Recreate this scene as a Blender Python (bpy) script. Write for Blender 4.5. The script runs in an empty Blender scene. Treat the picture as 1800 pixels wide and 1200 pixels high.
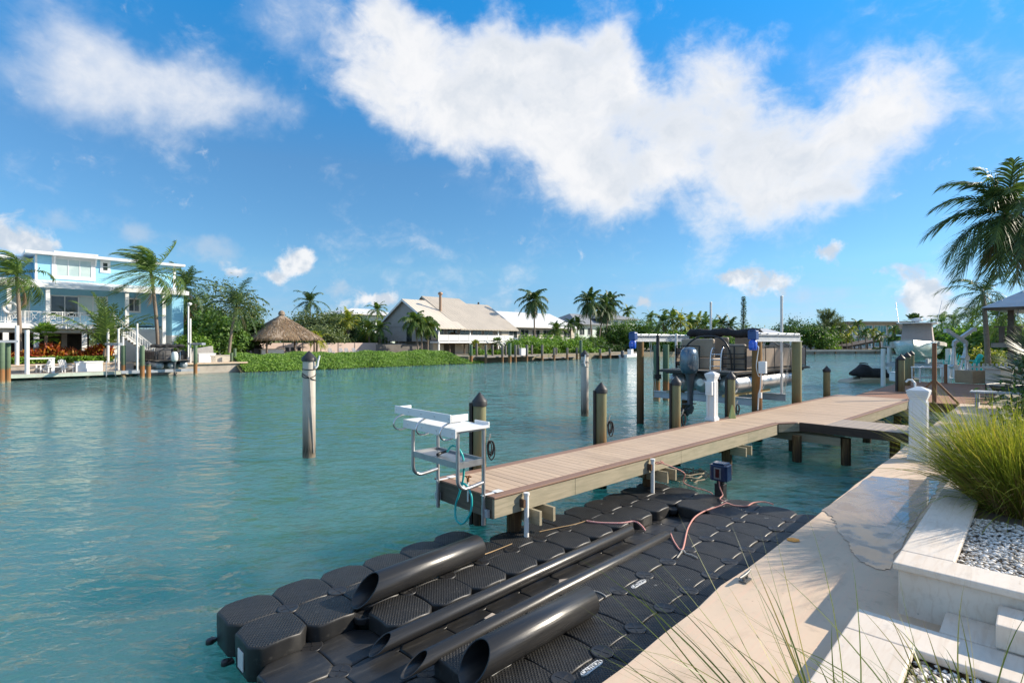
import bpy, math, random
import numpy as np
from mathutils import Vector, Matrix, Euler
R = math.radians
sc = bpy.context.scene
col = sc.collection

# ---------------------------------------------------------------- camera
EYE = 2.85                     # height of the lens above the water
F = 940.0                      # focal length in photo pixels (photo is 1800 wide)
cam = bpy.data.cameras.new('camera'); cam_o = bpy.data.objects.new('camera', cam); col.objects.link(cam_o)
cam.sensor_width = 36; cam.lens = 36 * F / 1800; cam.clip_start = 0.05; cam.clip_end = 6000
cam_o.location = (0, 0, EYE); cam_o.rotation_euler = (R(90), 0, 0)
sc.camera = cam_o
# ---------------------------------------------------------------- light and exposure
SUN_EL, SUN_AZ = 27.0, 80.0    # azimuth clockwise from +Y (the view direction)
sun = bpy.data.lights.new('sun', 'SUN'); sun.energy = 5.0; sun.angle = R(0.55); sun.color = (1.0, .89, .73)
sun_o = bpy.data.objects.new('sun', sun); col.objects.link(sun_o)
sd = Vector((math.cos(R(SUN_EL)) * math.sin(R(SUN_AZ)), math.cos(R(SUN_EL)) * math.cos(R(SUN_AZ)), math.sin(R(SUN_EL))))
sun_o.location = sd * 60; sun_o.rotation_euler = sd.to_track_quat('Z', 'Y').to_euler()
vs = sc.view_settings
vs.view_transform = 'Standard'; vs.look = 'None'; vs.exposure = 0.6; vs.gamma = 1.0; vs.use_curve_mapping = False

# ---------------------------------------------------------------- node helpers
class NT:
    def __init__(s, tree):
        s.t = tree; s.n = tree.nodes; s.l = tree.links
    def node(s, kind, **kw):
        n = s.n.new(kind)
        for k, v in kw.items(): setattr(n, k, v)
        return n
    def put(s, sock, v):
        if v is None: return
        if isinstance(v, bpy.types.NodeSocket): s.l.new(v, sock)
        else:
            if sock.type == 'RGBA' and len(v) == 3: v = (*v, 1)
            sock.default_value = v
    def math(s, op, a, b=None, c=None, clamp=False):
        n = s.node('ShaderNodeMath', operation=op); n.use_clamp = clamp
        s.put(n.inputs[0], a); s.put(n.inputs[1], b)
        if c is not None: s.put(n.inputs[2], c)
        return n.outputs[0]
    def vmath(s, op, a, b=None, out=0):
        n = s.node('ShaderNodeVectorMath', operation=op); s.put(n.inputs[0], a); s.put(n.inputs[1], b)
        return n.outputs[out]
    def scale(s, a, f):
        n = s.node('ShaderNodeVectorMath', operation='SCALE'); s.put(n.inputs[0], a); s.put(n.inputs['Scale'], f); return n.outputs[0]
    def mix(s, f, a, b, blend='MIX'):
        n = s.node('ShaderNodeMix', data_type='RGBA', blend_type=blend); n.clamp_factor = True
        s.put(n.inputs[0], f); s.put(n.inputs[6], a); s.put(n.inputs[7], b); return n.outputs[2]
    def noise(s, vec, scale, detail=4, rough=.55, dist=0, col=False, lac=2.0):
        n = s.node('ShaderNodeTexNoise'); s.put(n.inputs['Vector'], vec); s.put(n.inputs['Scale'], scale)
        n.inputs['Detail'].default_value = detail; n.inputs['Roughness'].default_value = rough
        n.inputs['Distortion'].default_value = dist; n.inputs['Lacunarity'].default_value = lac
        return n.outputs['Color' if col else 'Fac']
    def ramp(s, f, stops, interp='LINEAR'):
        n = s.node('ShaderNodeValToRGB'); s.put(n.inputs[0], f); cr = n.color_ramp; cr.interpolation = interp
        while len(cr.elements) < len(stops): cr.elements.new(1)
        for e, (p, c) in zip(cr.elements, stops):
            e.position = p; e.color = (*c, 1) if hasattr(c, '__len__') else (c, c, c, 1)
        return n.outputs[0]
    def rng(s, v, a, b, c=0.0, d=1.0, smooth=True):
        n = s.node('ShaderNodeMapRange'); n.interpolation_type = 'SMOOTHSTEP' if smooth else 'LINEAR'
        s.put(n.inputs[0], v)
        for i, x in enumerate((a, b, c, d)): n.inputs[i + 1].default_value = x
        return n.outputs[0]
    def mapping(s, vec, sc_=(1, 1, 1), rot=(0, 0, 0), loc=(0, 0, 0)):
        n = s.node('ShaderNodeMapping'); s.put(n.inputs[0], vec)
        n.inputs['Scale'].default_value = sc_; n.inputs['Rotation'].default_value = rot; n.inputs['Location'].default_value = loc
        return n.outputs[0]
    def sep(s, vec):
        n = s.node('ShaderNodeSeparateXYZ'); s.put(n.inputs[0], vec); return n.outputs
    def bump(s, h, strength=.3, dist=.02, normal=None):
        n = s.node('ShaderNodeBump'); s.put(n.inputs['Height'], h); n.inputs['Strength'].default_value = strength
        n.inputs['Distance'].default_value = dist
        if normal is not None: s.put(n.inputs['Normal'], normal)
        return n.outputs[0]

# ---------------------------------------------------------------- sky with clouds (world)
world = bpy.data.worlds.new('World'); sc.world = world; world.use_nodes = True
def build_world():
    g = NT(world.node_tree); g.n.clear()
    out = g.node('ShaderNodeOutputWorld'); bg = g.node('ShaderNodeBackground')
    sky = g.node('ShaderNodeTexSky'); sky.sky_type = 'NISHITA'; sky.sun_disc = False
    sky.sun_elevation = R(SUN_EL); sky.sun_rotation = R(SUN_AZ)
    sky.air_density = 1.0; sky.dust_density = 0.0; sky.ozone_density = 5.0; sky.altitude = 2500
    tc = g.node('ShaderNodeTexCoord').outputs['Generated']
    d = g.vmath('NORMALIZE', tc)
    # clear deep maritime blue: the scattering colours a little richer
    hs = g.node('ShaderNodeHueSaturation'); hs.inputs['Hue'].default_value = SKY_HUE; hs.inputs['Saturation'].default_value = SKY_SAT
    g.put(hs.inputs['Color'], sky.outputs[0])
    tint = g.ramp(g.math('MAXIMUM', g.sep(d)[2], 0.0), SKY_TINT)
    base = g.scale(g.mix(1.0, hs.outputs[0], tint, 'MULTIPLY'), SKY_GAIN)
    # clouds: every cloud is a handful of lobes on the celestial sphere, broken up by noise
    def lobes(ls, dv, soft):
        acc = None
        for (u, v, r, w, sq) in ls:
            c = Vector(((u - 900) / F, 1, (600 - v) / F)).normalized()
            dd = g.vmath('SUBTRACT', dv, tuple(c))
            dd = g.vmath('MULTIPLY', dd, (1, 1, sq))
            ln = g.vmath('LENGTH', dd, out=1)
            f = g.rng(ln, r / F * 1.0, 0.0, 0.0, w)
            acc = f if acc is None else g.math('MAXIMUM', acc, f) if not soft else g.math('ADD', acc, f)
        return acc
    w1 = g.vmath('SUBTRACT', g.noise(d, 5.0, 4, .55, col=True), (.5, .5, .5))
    w2 = g.vmath('SUBTRACT', g.noise(d, 16.0, 4, .6, col=True), (.5, .5, .5))
    dw = g.vmath('ADD', d, g.scale(w1, .13)); dw = g.vmath('ADD', dw, g.scale(w2, .05))
    fine = g.noise(d, 6.5, 6, .62, .5)
    finer = g.noise(g.mapping(d, (1, 1, 1.4)), 26.0, 5, .62, .5)
    tex = g.math('MULTIPLY_ADD', fine, .68, g.math('MULTIPLY', finer, .32))
    big = lobes(BIG_CLOUD, dw, True)
    dens = g.math('ADD', g.math('MULTIPLY', g.math('MINIMUM', big, 1.15), 1.0), g.math('MULTIPLY', g.math('SUBTRACT', tex, .5), 2.3))
    a_big = g.rng(dens, .02, 1.12)
    thin = lobes(THIN_CLOUD, dw, True)
    dthin = g.math('ADD', thin, g.math('MULTIPLY', g.math('SUBTRACT', tex, .5), 2.2))
    a_thin = g.math('MULTIPLY', g.rng(dthin, .05, 1.9), .85)
    small = lobes(SMALL_CLOUD, g.vmath('ADD', d, g.scale(w2, .05)), True)
    dsm = g.math('ADD', small, g.math('MULTIPLY', g.math('SUBTRACT', g.noise(d, 26.0, 6, .62, .4), .5), 1.9))
    a_sm = g.math('MULTIPLY', g.rng(dsm, .22, .85), .92)
    puff = lobes(PUFF_CLOUD, g.vmath('ADD', d, g.scale(w2, .07)), True)
    dpf = g.math('ADD', puff, g.math('MULTIPLY', g.math('SUBTRACT', tex, .5), 1.5))
    a_pf = g.math('MULTIPLY', g.rng(dpf, .2, .9), .5)
    # thin bright veil near the horizon
    z = g.sep(d)[2]
    veil = g.math('MULTIPLY', g.rng(z, .17, .0), g.rng(g.noise(g.mapping(d, (1, 1, 5)), 7.0, 5, .6), .46, .72))
    veil = g.math('MULTIPLY', veil, .38)
    # shade inside the big cloud: thick parts seen from below are greyer
    lit = g.rng(g.noise(g.vmath('ADD', dw, (0.02, 0, .03)), 6.5, 5, .58, .3), .36, .64)
    thick = g.rng(dens, .55, 1.35)
    shade = g.math('MULTIPLY', thick, g.math('SUBTRACT', 1.0, lit))
    ccol = g.mix(g.math('MULTIPLY', shade, .8), CLOUD_LIT, CLOUD_SHADE)
    scol = g.mix(g.rng(g.noise(g.vmath('ADD', d, (0, 0, .01)), 30.0, 4), .4, .62), CLOUD_SHADE, CLOUD_LIT)
    c = g.mix(veil, base, CLOUD_SHADE)
    c = g.mix(a_thin, c, CLOUD_LIT)
    c = g.mix(a_pf, c, CLOUD_SHADE)
    c = g.mix(a_sm, c, scol)
    c = g.mix(g.math('MULTIPLY', a_big, .97), c, ccol)
    # unseen cloud field added overhead and behind the camera as white fill light
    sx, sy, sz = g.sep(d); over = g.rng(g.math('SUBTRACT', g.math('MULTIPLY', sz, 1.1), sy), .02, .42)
    fld = g.rng(g.noise(d, 3.2, 5, .6, .5), .44, .62); c = g.mix(g.math('MULTIPLY', g.math('MULTIPLY', over, fld), g.rng(sz, .0, .12)), c, CLOUD_FILL)
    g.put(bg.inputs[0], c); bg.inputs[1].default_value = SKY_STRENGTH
    g.l.new(bg.outputs[0], out.inputs[0])
SKY_STRENGTH = 0.15
SKY_HUE, SKY_SAT = .5, 1.14
# (the ramp holds values up to 1; the constant below scales it)
SKY_GAIN = 1.44
SKY_TINT = [(0, (.24, .28, .34)), (.06, (.40, .40, .40)), (.13, (.62, .57, .46)), (.3, (.78, .70, .57)), (.53, (.30, .98, .93)), (1, (.25, 1, .95))]
CLOUD_LIT, CLOUD_SHADE, CLOUD_FILL = (4.25, 4.25, 4.3), (2.8, 3.1, 3.5), (3.9, 4.05, 4.3)
# lobes: where (as a direction), radius, weight, vertical squash
BIG_CLOUD = [(690, 50, 80, .7, 1), (715, 140, 150, .75, 1.1), (640, 165, 80, .5, 1.3), (850, 150, 160, .7, 1), (990, 170, 170, .7, 1), (1080, 130, 90, .5, 1.2), (1130, 250, 190, .7, 1),
             (1265, 220, 150, .7, 1), (1270, 130, 90, .5, 1.2), (1365, 75, 70, .5, 1.2), (1390, 280, 160, .75, 1.1), (1320, 330, 110, .6, 1.3),
             (1510, 215, 130, .7, 1.1), (1590, 170, 110, .65, 1.2), (1450, 320, 110, .5, 1.3), (1130, 345, 110, .6, 1.5), (980, 280, 140, .65, 1.3), (810, 230, 120, .55, 1.3),
             (1225, 400, 70, .4, 1.2), (1050, 330, 110, .5, 1.6), (1700, 160, 100, .32, 1.6), (1170, 140, 60, -.45, 1), (1225, 350, 60, -.35, 1.3), (1435, 165, 70, -.5, 1), (1270, 100, 50, -.2, 1), (900, 115, 110, .5, 1.1), (1010, 115, 100, .5, 1.1), (1095, 125, 70, .4, 1), (1150, 190, 90, .3, 1), (820, 30, 60, -.4, 1), (760, 300, 60, -.5, 1)]
THIN_CLOUD = [(90, 30, 120, .6, 1.1), (170, 95, 110, .6, 1), (240, 165, 150, .7, 1.3), (340, 165, 130, .7, 1.4), (420, 200, 110, .5, 1.7), (130, 185, 90, .4, 1.5), (500, 20, 120, .5, 1.2), (580, 90, 120, .55, 1),
              (490, 205, 80, .45, 1.8), (5, 120, 60, .5, 1), (1480, 130, 170, .35, 1.2), (1750, 140, 140, .5, 1.8), (860, 320, 150, .35, 2), (1240, 430, 70, .5, 1), (270, 60, 60, -.5, 1)]
SMALL_CLOUD = [(515, 470, 46, .9, 1.1), (538, 455, 30, .8, 1), (475, 487, 40, .7, 2.0), (650, 527, 40, .9, 1.4), (676, 521, 26, .8, 1), (610, 542, 36, .6, 1.8),
               (15, 415, 60, .9, 1.3), (60, 432, 40, .6, 1.8), (1130, 532, 26, .9, 1.2), (1350, 492, 78, .85, 2.0), (1285, 487, 46, .7, 1.9), (1455, 438, 50, .8, 1.5),
               (1615, 496, 40, .85, .9), (1625, 525, 50, .9, 1.4), (1560, 477, 44, .5, 2.4), (1660, 542, 60, .6, 1.8), (410, 468, 28, .7, 1.3)]
PUFF_CLOUD = [(240, 408, 60, .8, 1.7), (370, 440, 80, .9, 1.8), (90, 390, 50, .6, 1.6), (600, 510, 50, .7, 1.6), (1160, 510, 70, .5, 2), (1440, 520, 90, .6, 2.4), (210, 350, 60, .4, 2), (1050, 400, 80, .4, 2)]

# ---------------------------------------------------------------- frames of the place
AX = R(44.7)      # direction of the canal and seawall, clockwise from the view direction
DX = R(47.3)      # direction of the timber dock
RS, RD = math.pi / 2 - AX, math.pi / 2 - DX
def S(t, s, z=0.0): return Vector((t * math.sin(AX) - s * math.cos(AX), t * math.cos(AX) + s * math.sin(AX), z))
def D(t, s, z=0.0): return Vector((t * math.sin(DX) - s * math.cos(DX), t * math.cos(DX) + s * math.sin(DX), z))
def at(u, s):
    """on the line of sight through photo column u: canal coordinate t and depth at distance s across the canal"""
    k = (u - 900) / F; Y = s / (-k * math.cos(AX) + math.sin(AX)); return Y * (k * math.sin(AX) + math.cos(AX)), Y
def zz(v, Y): return EYE - (v - 600) / F * Y
def G(u, v, z=0.0):
    Y = F * (EYE - z) / (v - 600); return Vector(((u - 900) / F * Y, Y, z))
def V3(u, v, Y): return Vector(((u - 900) / F * Y, Y, zz(v, Y)))

# ---------------------------------------------------------------- mesh builder
class MB:
    def __init__(s): s.v = []; s.f = []; s.sm = []
    def add(s, vs_, fs_, smooth=False, mx=None):
        b = len(s.v)
        s.v += [tuple(mx @ Vector(p)) if mx is not None else tuple(p) for p in vs_]
        s.f += [tuple(i + b for i in f) for f in fs_]; s.sm += [smooth] * len(fs_); return s
    def box(s, x0, x1, y0, y1, z0, z1, mx=None):
        v = [(x, y, z) for z in (z0, z1) for y in (y0, y1) for x in (x0, x1)]
        return s.add(v, [(0, 2, 3, 1), (4, 5, 7, 6), (0, 1, 5, 4), (2, 6, 7, 3), (0, 4, 6, 2), (1, 3, 7, 5)], mx=mx)
    def cbox(s, c, size, rot=(0, 0, 0)):
        m = Matrix.Translation(c) @ Euler(rot).to_matrix().to_4x4(); a, b, h = (k / 2 for k in size)
        return s.box(-a, a, -b, b, -h, h, mx=m)
    def bar(s, p, q, w, h=None, up=(0, 0, 1)):
        p, q = Vector(p), Vector(q); h = w if h is None else h
        x = (q - p); L = x.length; x.normalize(); u = Vector(up)
        if abs(x.dot(u)) > .98: u = Vector((0, 1, 0))
        y = u.cross(x).normalized(); z = x.cross(y)
        m = Matrix(((x.x, y.x, z.x, p.x), (x.y, y.y, z.y, p.y), (x.z, y.z, z.z, p.z), (0, 0, 0, 1)))
        return s.box(0, L, -w / 2, w / 2, -h / 2, h / 2, mx=m)
    def tube(s, pts, r, n=10, caps=True, smooth=True, closed=False):
        pts = [Vector(p) for p in pts]; k = len(pts); rs = r if hasattr(r, '__len__') else [r] * k
        vs_, fs_ = [], []
        up = Vector((0, 0, 1)); prev = None
        for i, p in enumerate(pts):
            a = pts[(i - 1) % k] if closed else pts[max(i - 1, 0)]; b = pts[(i + 1) % k] if closed else pts[min(i + 1, k - 1)]
            t = (b - a).normalized()
            if prev is None:
                y = up.cross(t) if abs(t.z) < .97 else Vector((1, 0, 0)).cross(t)
            else: y = prev - t * prev.dot(t)
            y.normalize(); prev = y; x = t.cross(y)
            for j in range(n):
                A = 2 * math.pi * j / n; vs_.append(p + (y * math.cos(A) + x * math.sin(A)) * rs[i])
        m = k if closed else k - 1
        for i in range(m):
            for j in range(n):
                a, b = i * n + j, i * n + (j + 1) % n; c, d_ = ((i + 1) % k) * n + (j + 1) % n, ((i + 1) % k) * n + j
                fs_.append((a, b, c, d_))
        s.add(vs_, fs_, smooth)
        if caps and not closed:
            s.add(vs_[:n], [tuple(range(n - 1, -1, -1))]); s.add(vs_[-n:], [tuple(range(n))])
        return s
    def lathe(s, prof, n=16, c=(0, 0, 0), smooth=True, sx=1, sy=1):
        vs_ = []; fs_ = []
        for (r, z) in prof:
            for j in range(n):
                A = 2 * math.pi * j / n; vs_.append((c[0] + r * sx * math.cos(A), c[1] + r * sy * math.sin(A), c[2] + z))
        for i in range(len(prof) - 1):
            for j in range(n):
                fs_.append((i * n + j, i * n + (j + 1) % n, (i + 1) * n + (j + 1) % n, (i + 1) * n + j))
        s.add(vs_, fs_, smooth)
        if prof[0][0] > 1e-4: s.add(vs_[:n], [tuple(range(n - 1, -1, -1))])
        if prof[-1][0] > 1e-4: s.add(vs_[-n:], [tuple(range(n))])
        return s
    def prism(s, poly, z0, z1, mx=None):
        n = len(poly); v = [(x, y, z0) for x, y in poly] + [(x, y, z1) for x, y in poly]
        a = sum(poly[i][0] * poly[(i + 1) % n][1] - poly[(i + 1) % n][0] * poly[i][1] for i in range(n))
        f = [tuple(range(n - 1, -1, -1)), tuple(range(n, 2 * n))] + [(i, (i + 1) % n, n + (i + 1) % n, n + i) for i in range(n)]
        if a < 0: f = [tuple(reversed(q)) for q in f]
        return s.add(v, f, mx=mx)
    def loft(s, rings, smooth=True, caps=True):
        n = len(rings[0]); v = [p for r in rings for p in r]; f = []
        for i in range(len(rings) - 1):
            for j in range(n): f.append((i * n + j, i * n + (j + 1) % n, (i + 1) * n + (j + 1) % n, (i + 1) * n + j))
        s.add(v, f, smooth)
        if caps: s.add(rings[0], [tuple(range(n - 1, -1, -1))]); s.add(rings[-1], [tuple(range(n))])
        return s
    def sphere(s, c, r, n=12, m=8, mx=None):
        rx, ry, rz = r if hasattr(r, '__len__') else (r, r, r); v = []; f = []
        for i in range(m + 1):
            a = math.pi * i / m
            for j in range(n):
                b = 2 * math.pi * j / n; v.append((c[0] + rx * math.sin(a) * math.cos(b), c[1] + ry * math.sin(a) * math.sin(b), c[2] - rz * math.cos(a)))
        for i in range(m):
            for j in range(n): f.append((i * n + j, i * n + (j + 1) % n, (i + 1) * n + (j + 1) % n, (i + 1) * n + j))
        return s.add(v, f, True, mx)
    def quad(s, *p): return s.add(p, [tuple(range(len(p)))])
    def build(s, name, m, parent=None, loc=None, rotz=None, bevel=0, seg=2):
        me = bpy.data.meshes.new(name); me.from_pydata(s.v, [], s.f); me.update()
        me.polygons.foreach_set('use_smooth', s.sm)
        o = bpy.data.objects.new(name, me); col.objects.link(o)
        me.materials.append(m)
        if parent is not None: o.parent = parent
        if loc is not None: o.location = loc
        if rotz is not None: o.rotation_euler.z = rotz
        if bevel:
            b = o.modifiers.new('bevel', 'BEVEL'); b.width = bevel; b.segments = seg; b.limit_method = 'ANGLE'; b.angle_limit = R(40)
            b.harden_normals = False
        return o
def npmesh(name, verts, faces, m, parent=None, smooth=False, loc=None, rotz=None):
    """verts (N,3); faces (M,k) all with k corners, or a list of such arrays"""
    fl = faces if isinstance(faces, list) else [faces]
    me = bpy.data.meshes.new(name); verts = np.ascontiguousarray(verts, dtype=np.float32)
    me.vertices.add(len(verts)); me.vertices.foreach_set('co', verts.ravel())
    idx = np.concatenate([f.ravel() for f in fl]).astype(np.int32)
    tot = np.concatenate([np.full(len(f), f.shape[1]) for f in fl]); st = np.concatenate([[0], np.cumsum(tot)[:-1]]).astype(np.int32)
    me.loops.add(len(idx)); me.loops.foreach_set('vertex_index', idx)
    me.polygons.add(len(tot)); me.polygons.foreach_set('loop_start', st)
    me.polygons.foreach_set('use_smooth', np.full(len(tot), smooth))
    me.update(calc_edges=True); me.validate()
    o = bpy.data.objects.new(name, me); col.objects.link(o); me.materials.append(m)
    if parent is not None: o.parent = parent
    if loc is not None: o.location = loc
    if rotz is not None: o.rotation_euler.z = rotz
    return o
def tag(o, label, cat, group=None):
    o['label'] = label; o['category'] = cat
    if group: o['group'] = group
    return o
def struct(o): o['kind'] = 'structure'; return o
def stuff(o, label=None, cat=None):
    o['kind'] = 'stuff'
    if label: o['label'] = label; o['category'] = cat
    return o
def thing(name, label, cat, loc=(0, 0, 0), rotz=0, group=None):
    o = bpy.data.objects.new(name, None); col.objects.link(o); o.empty_display_size = .1
    o.location = loc; o.rotation_euler = (0, 0, rotz); return tag(o, label, cat, group)
def dup(root, loc=None, rotz=None, label=None, scale=None, group=None):
    r = root.copy(); col.objects.link(r)
    for ch in root.children:
        c = ch.copy(); col.objects.link(c); c.parent = r
        for gch in ch.children:
            d_ = gch.copy(); col.objects.link(d_); d_.parent = c
    if loc is not None: r.location = loc
    if rotz is not None: r.rotation_euler.z = rotz
    if scale is not None: r.scale = (scale,) * 3 if not hasattr(scale, '__len__') else scale
    if label: r['label'] = label
    if group: r['group'] = group
    return r

# ---------------------------------------------------------------- materials
MATS = {}
def new_mat(name):
    m = bpy.data.materials.new(name); m.use_nodes = True; g = NT(m.node_tree)
    bs = g.n['Principled BSDF']; MATS[name] = m; return m, g, bs
def coords(g, kind='Object'): return g.node('ShaderNodeTexCoord').outputs[kind]
def mat(name, c1, c2=None, scale=4, rough=.6, metal=0, bump=0, bscale=40, stretch=(1, 1, 1), spec=.5, c3=None, s3=30, a3=.5, rvar=.08, coat=0, bdist=.01):
    """a plain surface: two tones mixed by soft noise, an optional third in small specks, and a fine bump"""
    m, g, bs = new_mat(name); co = g.mapping(coords(g), stretch)
    n1 = g.noise(co, scale, 5, .6)
    c = g.mix(g.rng(n1, .3, .7), c1, c2 if c2 is not None else tuple(k * .8 for k in c1))
    if c3 is not None: c = g.mix(g.math('MULTIPLY', g.rng(g.noise(co, s3, 4, .65), .54, .7), a3), c, c3)
    g.put(bs.inputs['Base Color'], c)
    g.put(bs.inputs['Roughness'], g.math('MULTIPLY_ADD', g.math('SUBTRACT', g.noise(co, scale * 3, 4), .5), rvar * 4, rough))
    bs.inputs['Metallic'].default_value = metal; bs.inputs['Specular IOR Level'].default_value = spec
    if coat: bs.inputs['Coat Weight'].default_value = coat; bs.inputs['Coat Roughness'].default_value = .08
    if bump: g.put(bs.inputs['Normal'], g.bump(g.noise(co, bscale, 5, .6), bump, bdist))
    return m
def leafmat(name, stops, trans=.3, rough=.5, spec=.35):
    """leaves: a tone of its own for each leaf, some light passing through"""
    m, g, bs = new_mat(name)
    ri = g.node('ShaderNodeNewGeometry').outputs['Random Per Island']
    n = g.noise(coords(g), 1.3, 3)
    f = g.math('ADD', g.math('MULTIPLY', ri, .72), g.math('MULTIPLY', g.rng(n, .3, .7), .28))
    c = g.ramp(f, stops)
    g.put(bs.inputs['Base Color'], c); bs.inputs['Roughness'].default_value = rough; bs.inputs['Specular IOR Level'].default_value = spec
    tr = g.node('ShaderNodeBsdfTranslucent'); g.put(tr.inputs[0], g.mix(1, c, (1.25, 1.3, .6), 'MULTIPLY'))
    mx = g.node('ShaderNodeMixShader'); mx.inputs[0].default_value = trans
    g.l.new(bs.outputs[0], mx.inputs[1]); g.l.new(tr.outputs[0], mx.inputs[2])
    g.l.new(mx.outputs[0], g.n['Material Output'].inputs[0])
    return m
build_world()
random.seed(4); rg = np.random.default_rng(7)
# ================================================================ materials
def wood_mat(name, c1, c2, c3, axis=0, grain=9, rough=.75, bump=.35):
    """grain runs along one axis"""
    m, g, bs = new_mat(name); st = [grain] * 3; st[axis] = .6
    co = g.mapping(coords(g), tuple(st)); n = g.noise(co, 3, 6, .65, .6); n2 = g.noise(coords(g), 1.1, 4)
    kn = g.node('ShaderNodeTexVoronoi'); kn.inputs['Scale'].default_value = 1.0; ks = [3.0] * 3; ks[axis] = 1.1
    g.put(kn.inputs['Vector'], g.mapping(coords(g), tuple(ks))); knot = g.rng(kn.outputs['Distance'], .10, .02)
    c = g.mix(g.rng(n, .32, .68), c1, c2); c = g.mix(g.math('MULTIPLY', g.rng(n2, .5, .72), .6), c, c3); c = g.mix(g.math('MULTIPLY', knot, .6), c, tuple(k * .35 for k in c2))
    ri = g.node('ShaderNodeNewGeometry').outputs['Random Per Island']; c = g.mix(1.0, c, g.ramp(ri, [(0, (.84, .84, .85)), (.5, (.95, .95, .95)), (1, (1, 1, .99))]), 'MULTIPLY')
    dirt = g.noise(g.mapping(coords(g), (1, 1, 1)), 1.7, 5, .65); c = g.mix(g.math('MULTIPLY', g.rng(dirt, .54, .74), .28), c, tuple(k * .55 for k in c2))
    g.put(bs.inputs['Base Color'], c); bs.inputs['Roughness'].default_value = rough; bs.inputs['Specular IOR Level'].default_value = .3
    g.put(bs.inputs['Normal'], g.bump(n, bump, .01)); return m
def pile_mat(name, stops, z0, z1, c_streak, rough=.8):
    """a round timber or concrete pile: weathering runs in bands up from the waterline, with upright streaks"""
    m, g, bs = new_mat(name); co = coords(g); z = g.sep(co)[2]
    rt = g.noise(g.mapping(co, (9, 9, .5)), 2.2, 5, .65, .3); n = g.noise(co, 2.4, 4)
    h = g.math('ADD', z, g.math('MULTIPLY', g.math('SUBTRACT', rt, .5), .5 * (z1 - z0) ** .5)); f = g.rng(h, z0, z1, smooth=False)
    c = g.ramp(f, stops); c = g.mix(g.math('MULTIPLY', g.rng(rt, .5, .72), .55), c, c_streak); c = g.mix(g.math('MULTIPLY', g.rng(n, .5, .75), .3), c, tuple(k * .45 for k in c_streak))
    g.put(bs.inputs['Base Color'], c); bs.inputs['Roughness'].default_value = rough; bs.inputs['Specular IOR Level'].default_value = .25
    g.put(bs.inputs['Normal'], g.bump(g.noise(g.mapping(co, (14, 14, 1.2)), 3, 5, .7), .5, .012)); return m
def water_mat():
    m, g, bs = new_mat('canal_water'); co = coords(g)
    big = g.noise(g.mapping(co, (1, 1, 1), (0, 0, R(35))), .05, 4, .55); mid = g.noise(co, .3, 3)
    c = g.mix(g.rng(big, .35, .65), (.060, .186, .170), (.068, .182, .196)); c = g.mix(g.math('MULTIPLY', g.rng(mid, .4, .7), .35), c, (.08, .22, .17))
    g.put(bs.inputs['Base Color'], c); bs.inputs['Roughness'].default_value = .03; bs.inputs['IOR'].default_value = 1.33
    # the water is cloudy: light scatters about inside it, so shadows on it are soft and faint
    bs.subsurface_method = 'RANDOM_WALK'; bs.inputs['Subsurface Weight'].default_value = 1.0; bs.inputs['Subsurface Radius'].default_value = (.5, 1.3, 1.2); bs.inputs['Subsurface Scale'].default_value = 18.0
    # wind chop running along the canal, with finer ripples on top
    r1 = g.mapping(co, (1, 1.9, 1), (0, 0, R(62))); r2 = g.mapping(co, (1, 1.5, 1), (0, 0, R(20)))
    a = g.noise(r1, 1.15, 3, .5, .5); b = g.noise(r2, 3.1, 3, .55, .4); cc = g.noise(r1, 8.5, 3, .55, .3); sw = g.noise(r2, .38, 2)
    gust = g.rng(g.noise(g.mapping(co, (1, .5, 1), (0, 0, R(50))), .10, 3), .36, .64, .55, 1.15)
    h = g.math('MULTIPLY_ADD', a, .15, g.math('MULTIPLY_ADD', b, .085, g.math('MULTIPLY_ADD', cc, .026, g.math('MULTIPLY', sw, .10))))
    h = g.math('MULTIPLY', h, gust)
    nb = g.bump(h, 1.0, 1.0)
    # finer chop as slopes rather than heights, so that it holds at any distance
    n1 = g.vmath('SUBTRACT', g.noise(g.mapping(co, (1, 1.7, 1), (0, 0, R(62))), 2.3, 3, .6, .4, col=True), (.5, .5, .5)); n2 = g.vmath('SUBTRACT', g.noise(g.mapping(co, (1, 1.5, 1), (0, 0, R(40))), 7.5, 3, .6, col=True), (.5, .5, .5))
    n0 = g.vmath('SUBTRACT', g.noise(g.mapping(co, (1, 2.2, 1), (0, 0, R(58))), .7, 2, .5, .3, col=True), (.5, .5, .5))
    sl = g.vmath('ADD', g.scale(n1, 1.0), g.vmath('ADD', g.scale(n2, .62), g.scale(n0, .42))); sl = g.vmath('MULTIPLY', g.scale(sl, gust), (1, 1, 0))
    g.put(bs.inputs['Normal'], g.vmath('NORMALIZE', g.vmath('ADD', nb, sl))); return m
WATER = water_mat()
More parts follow.
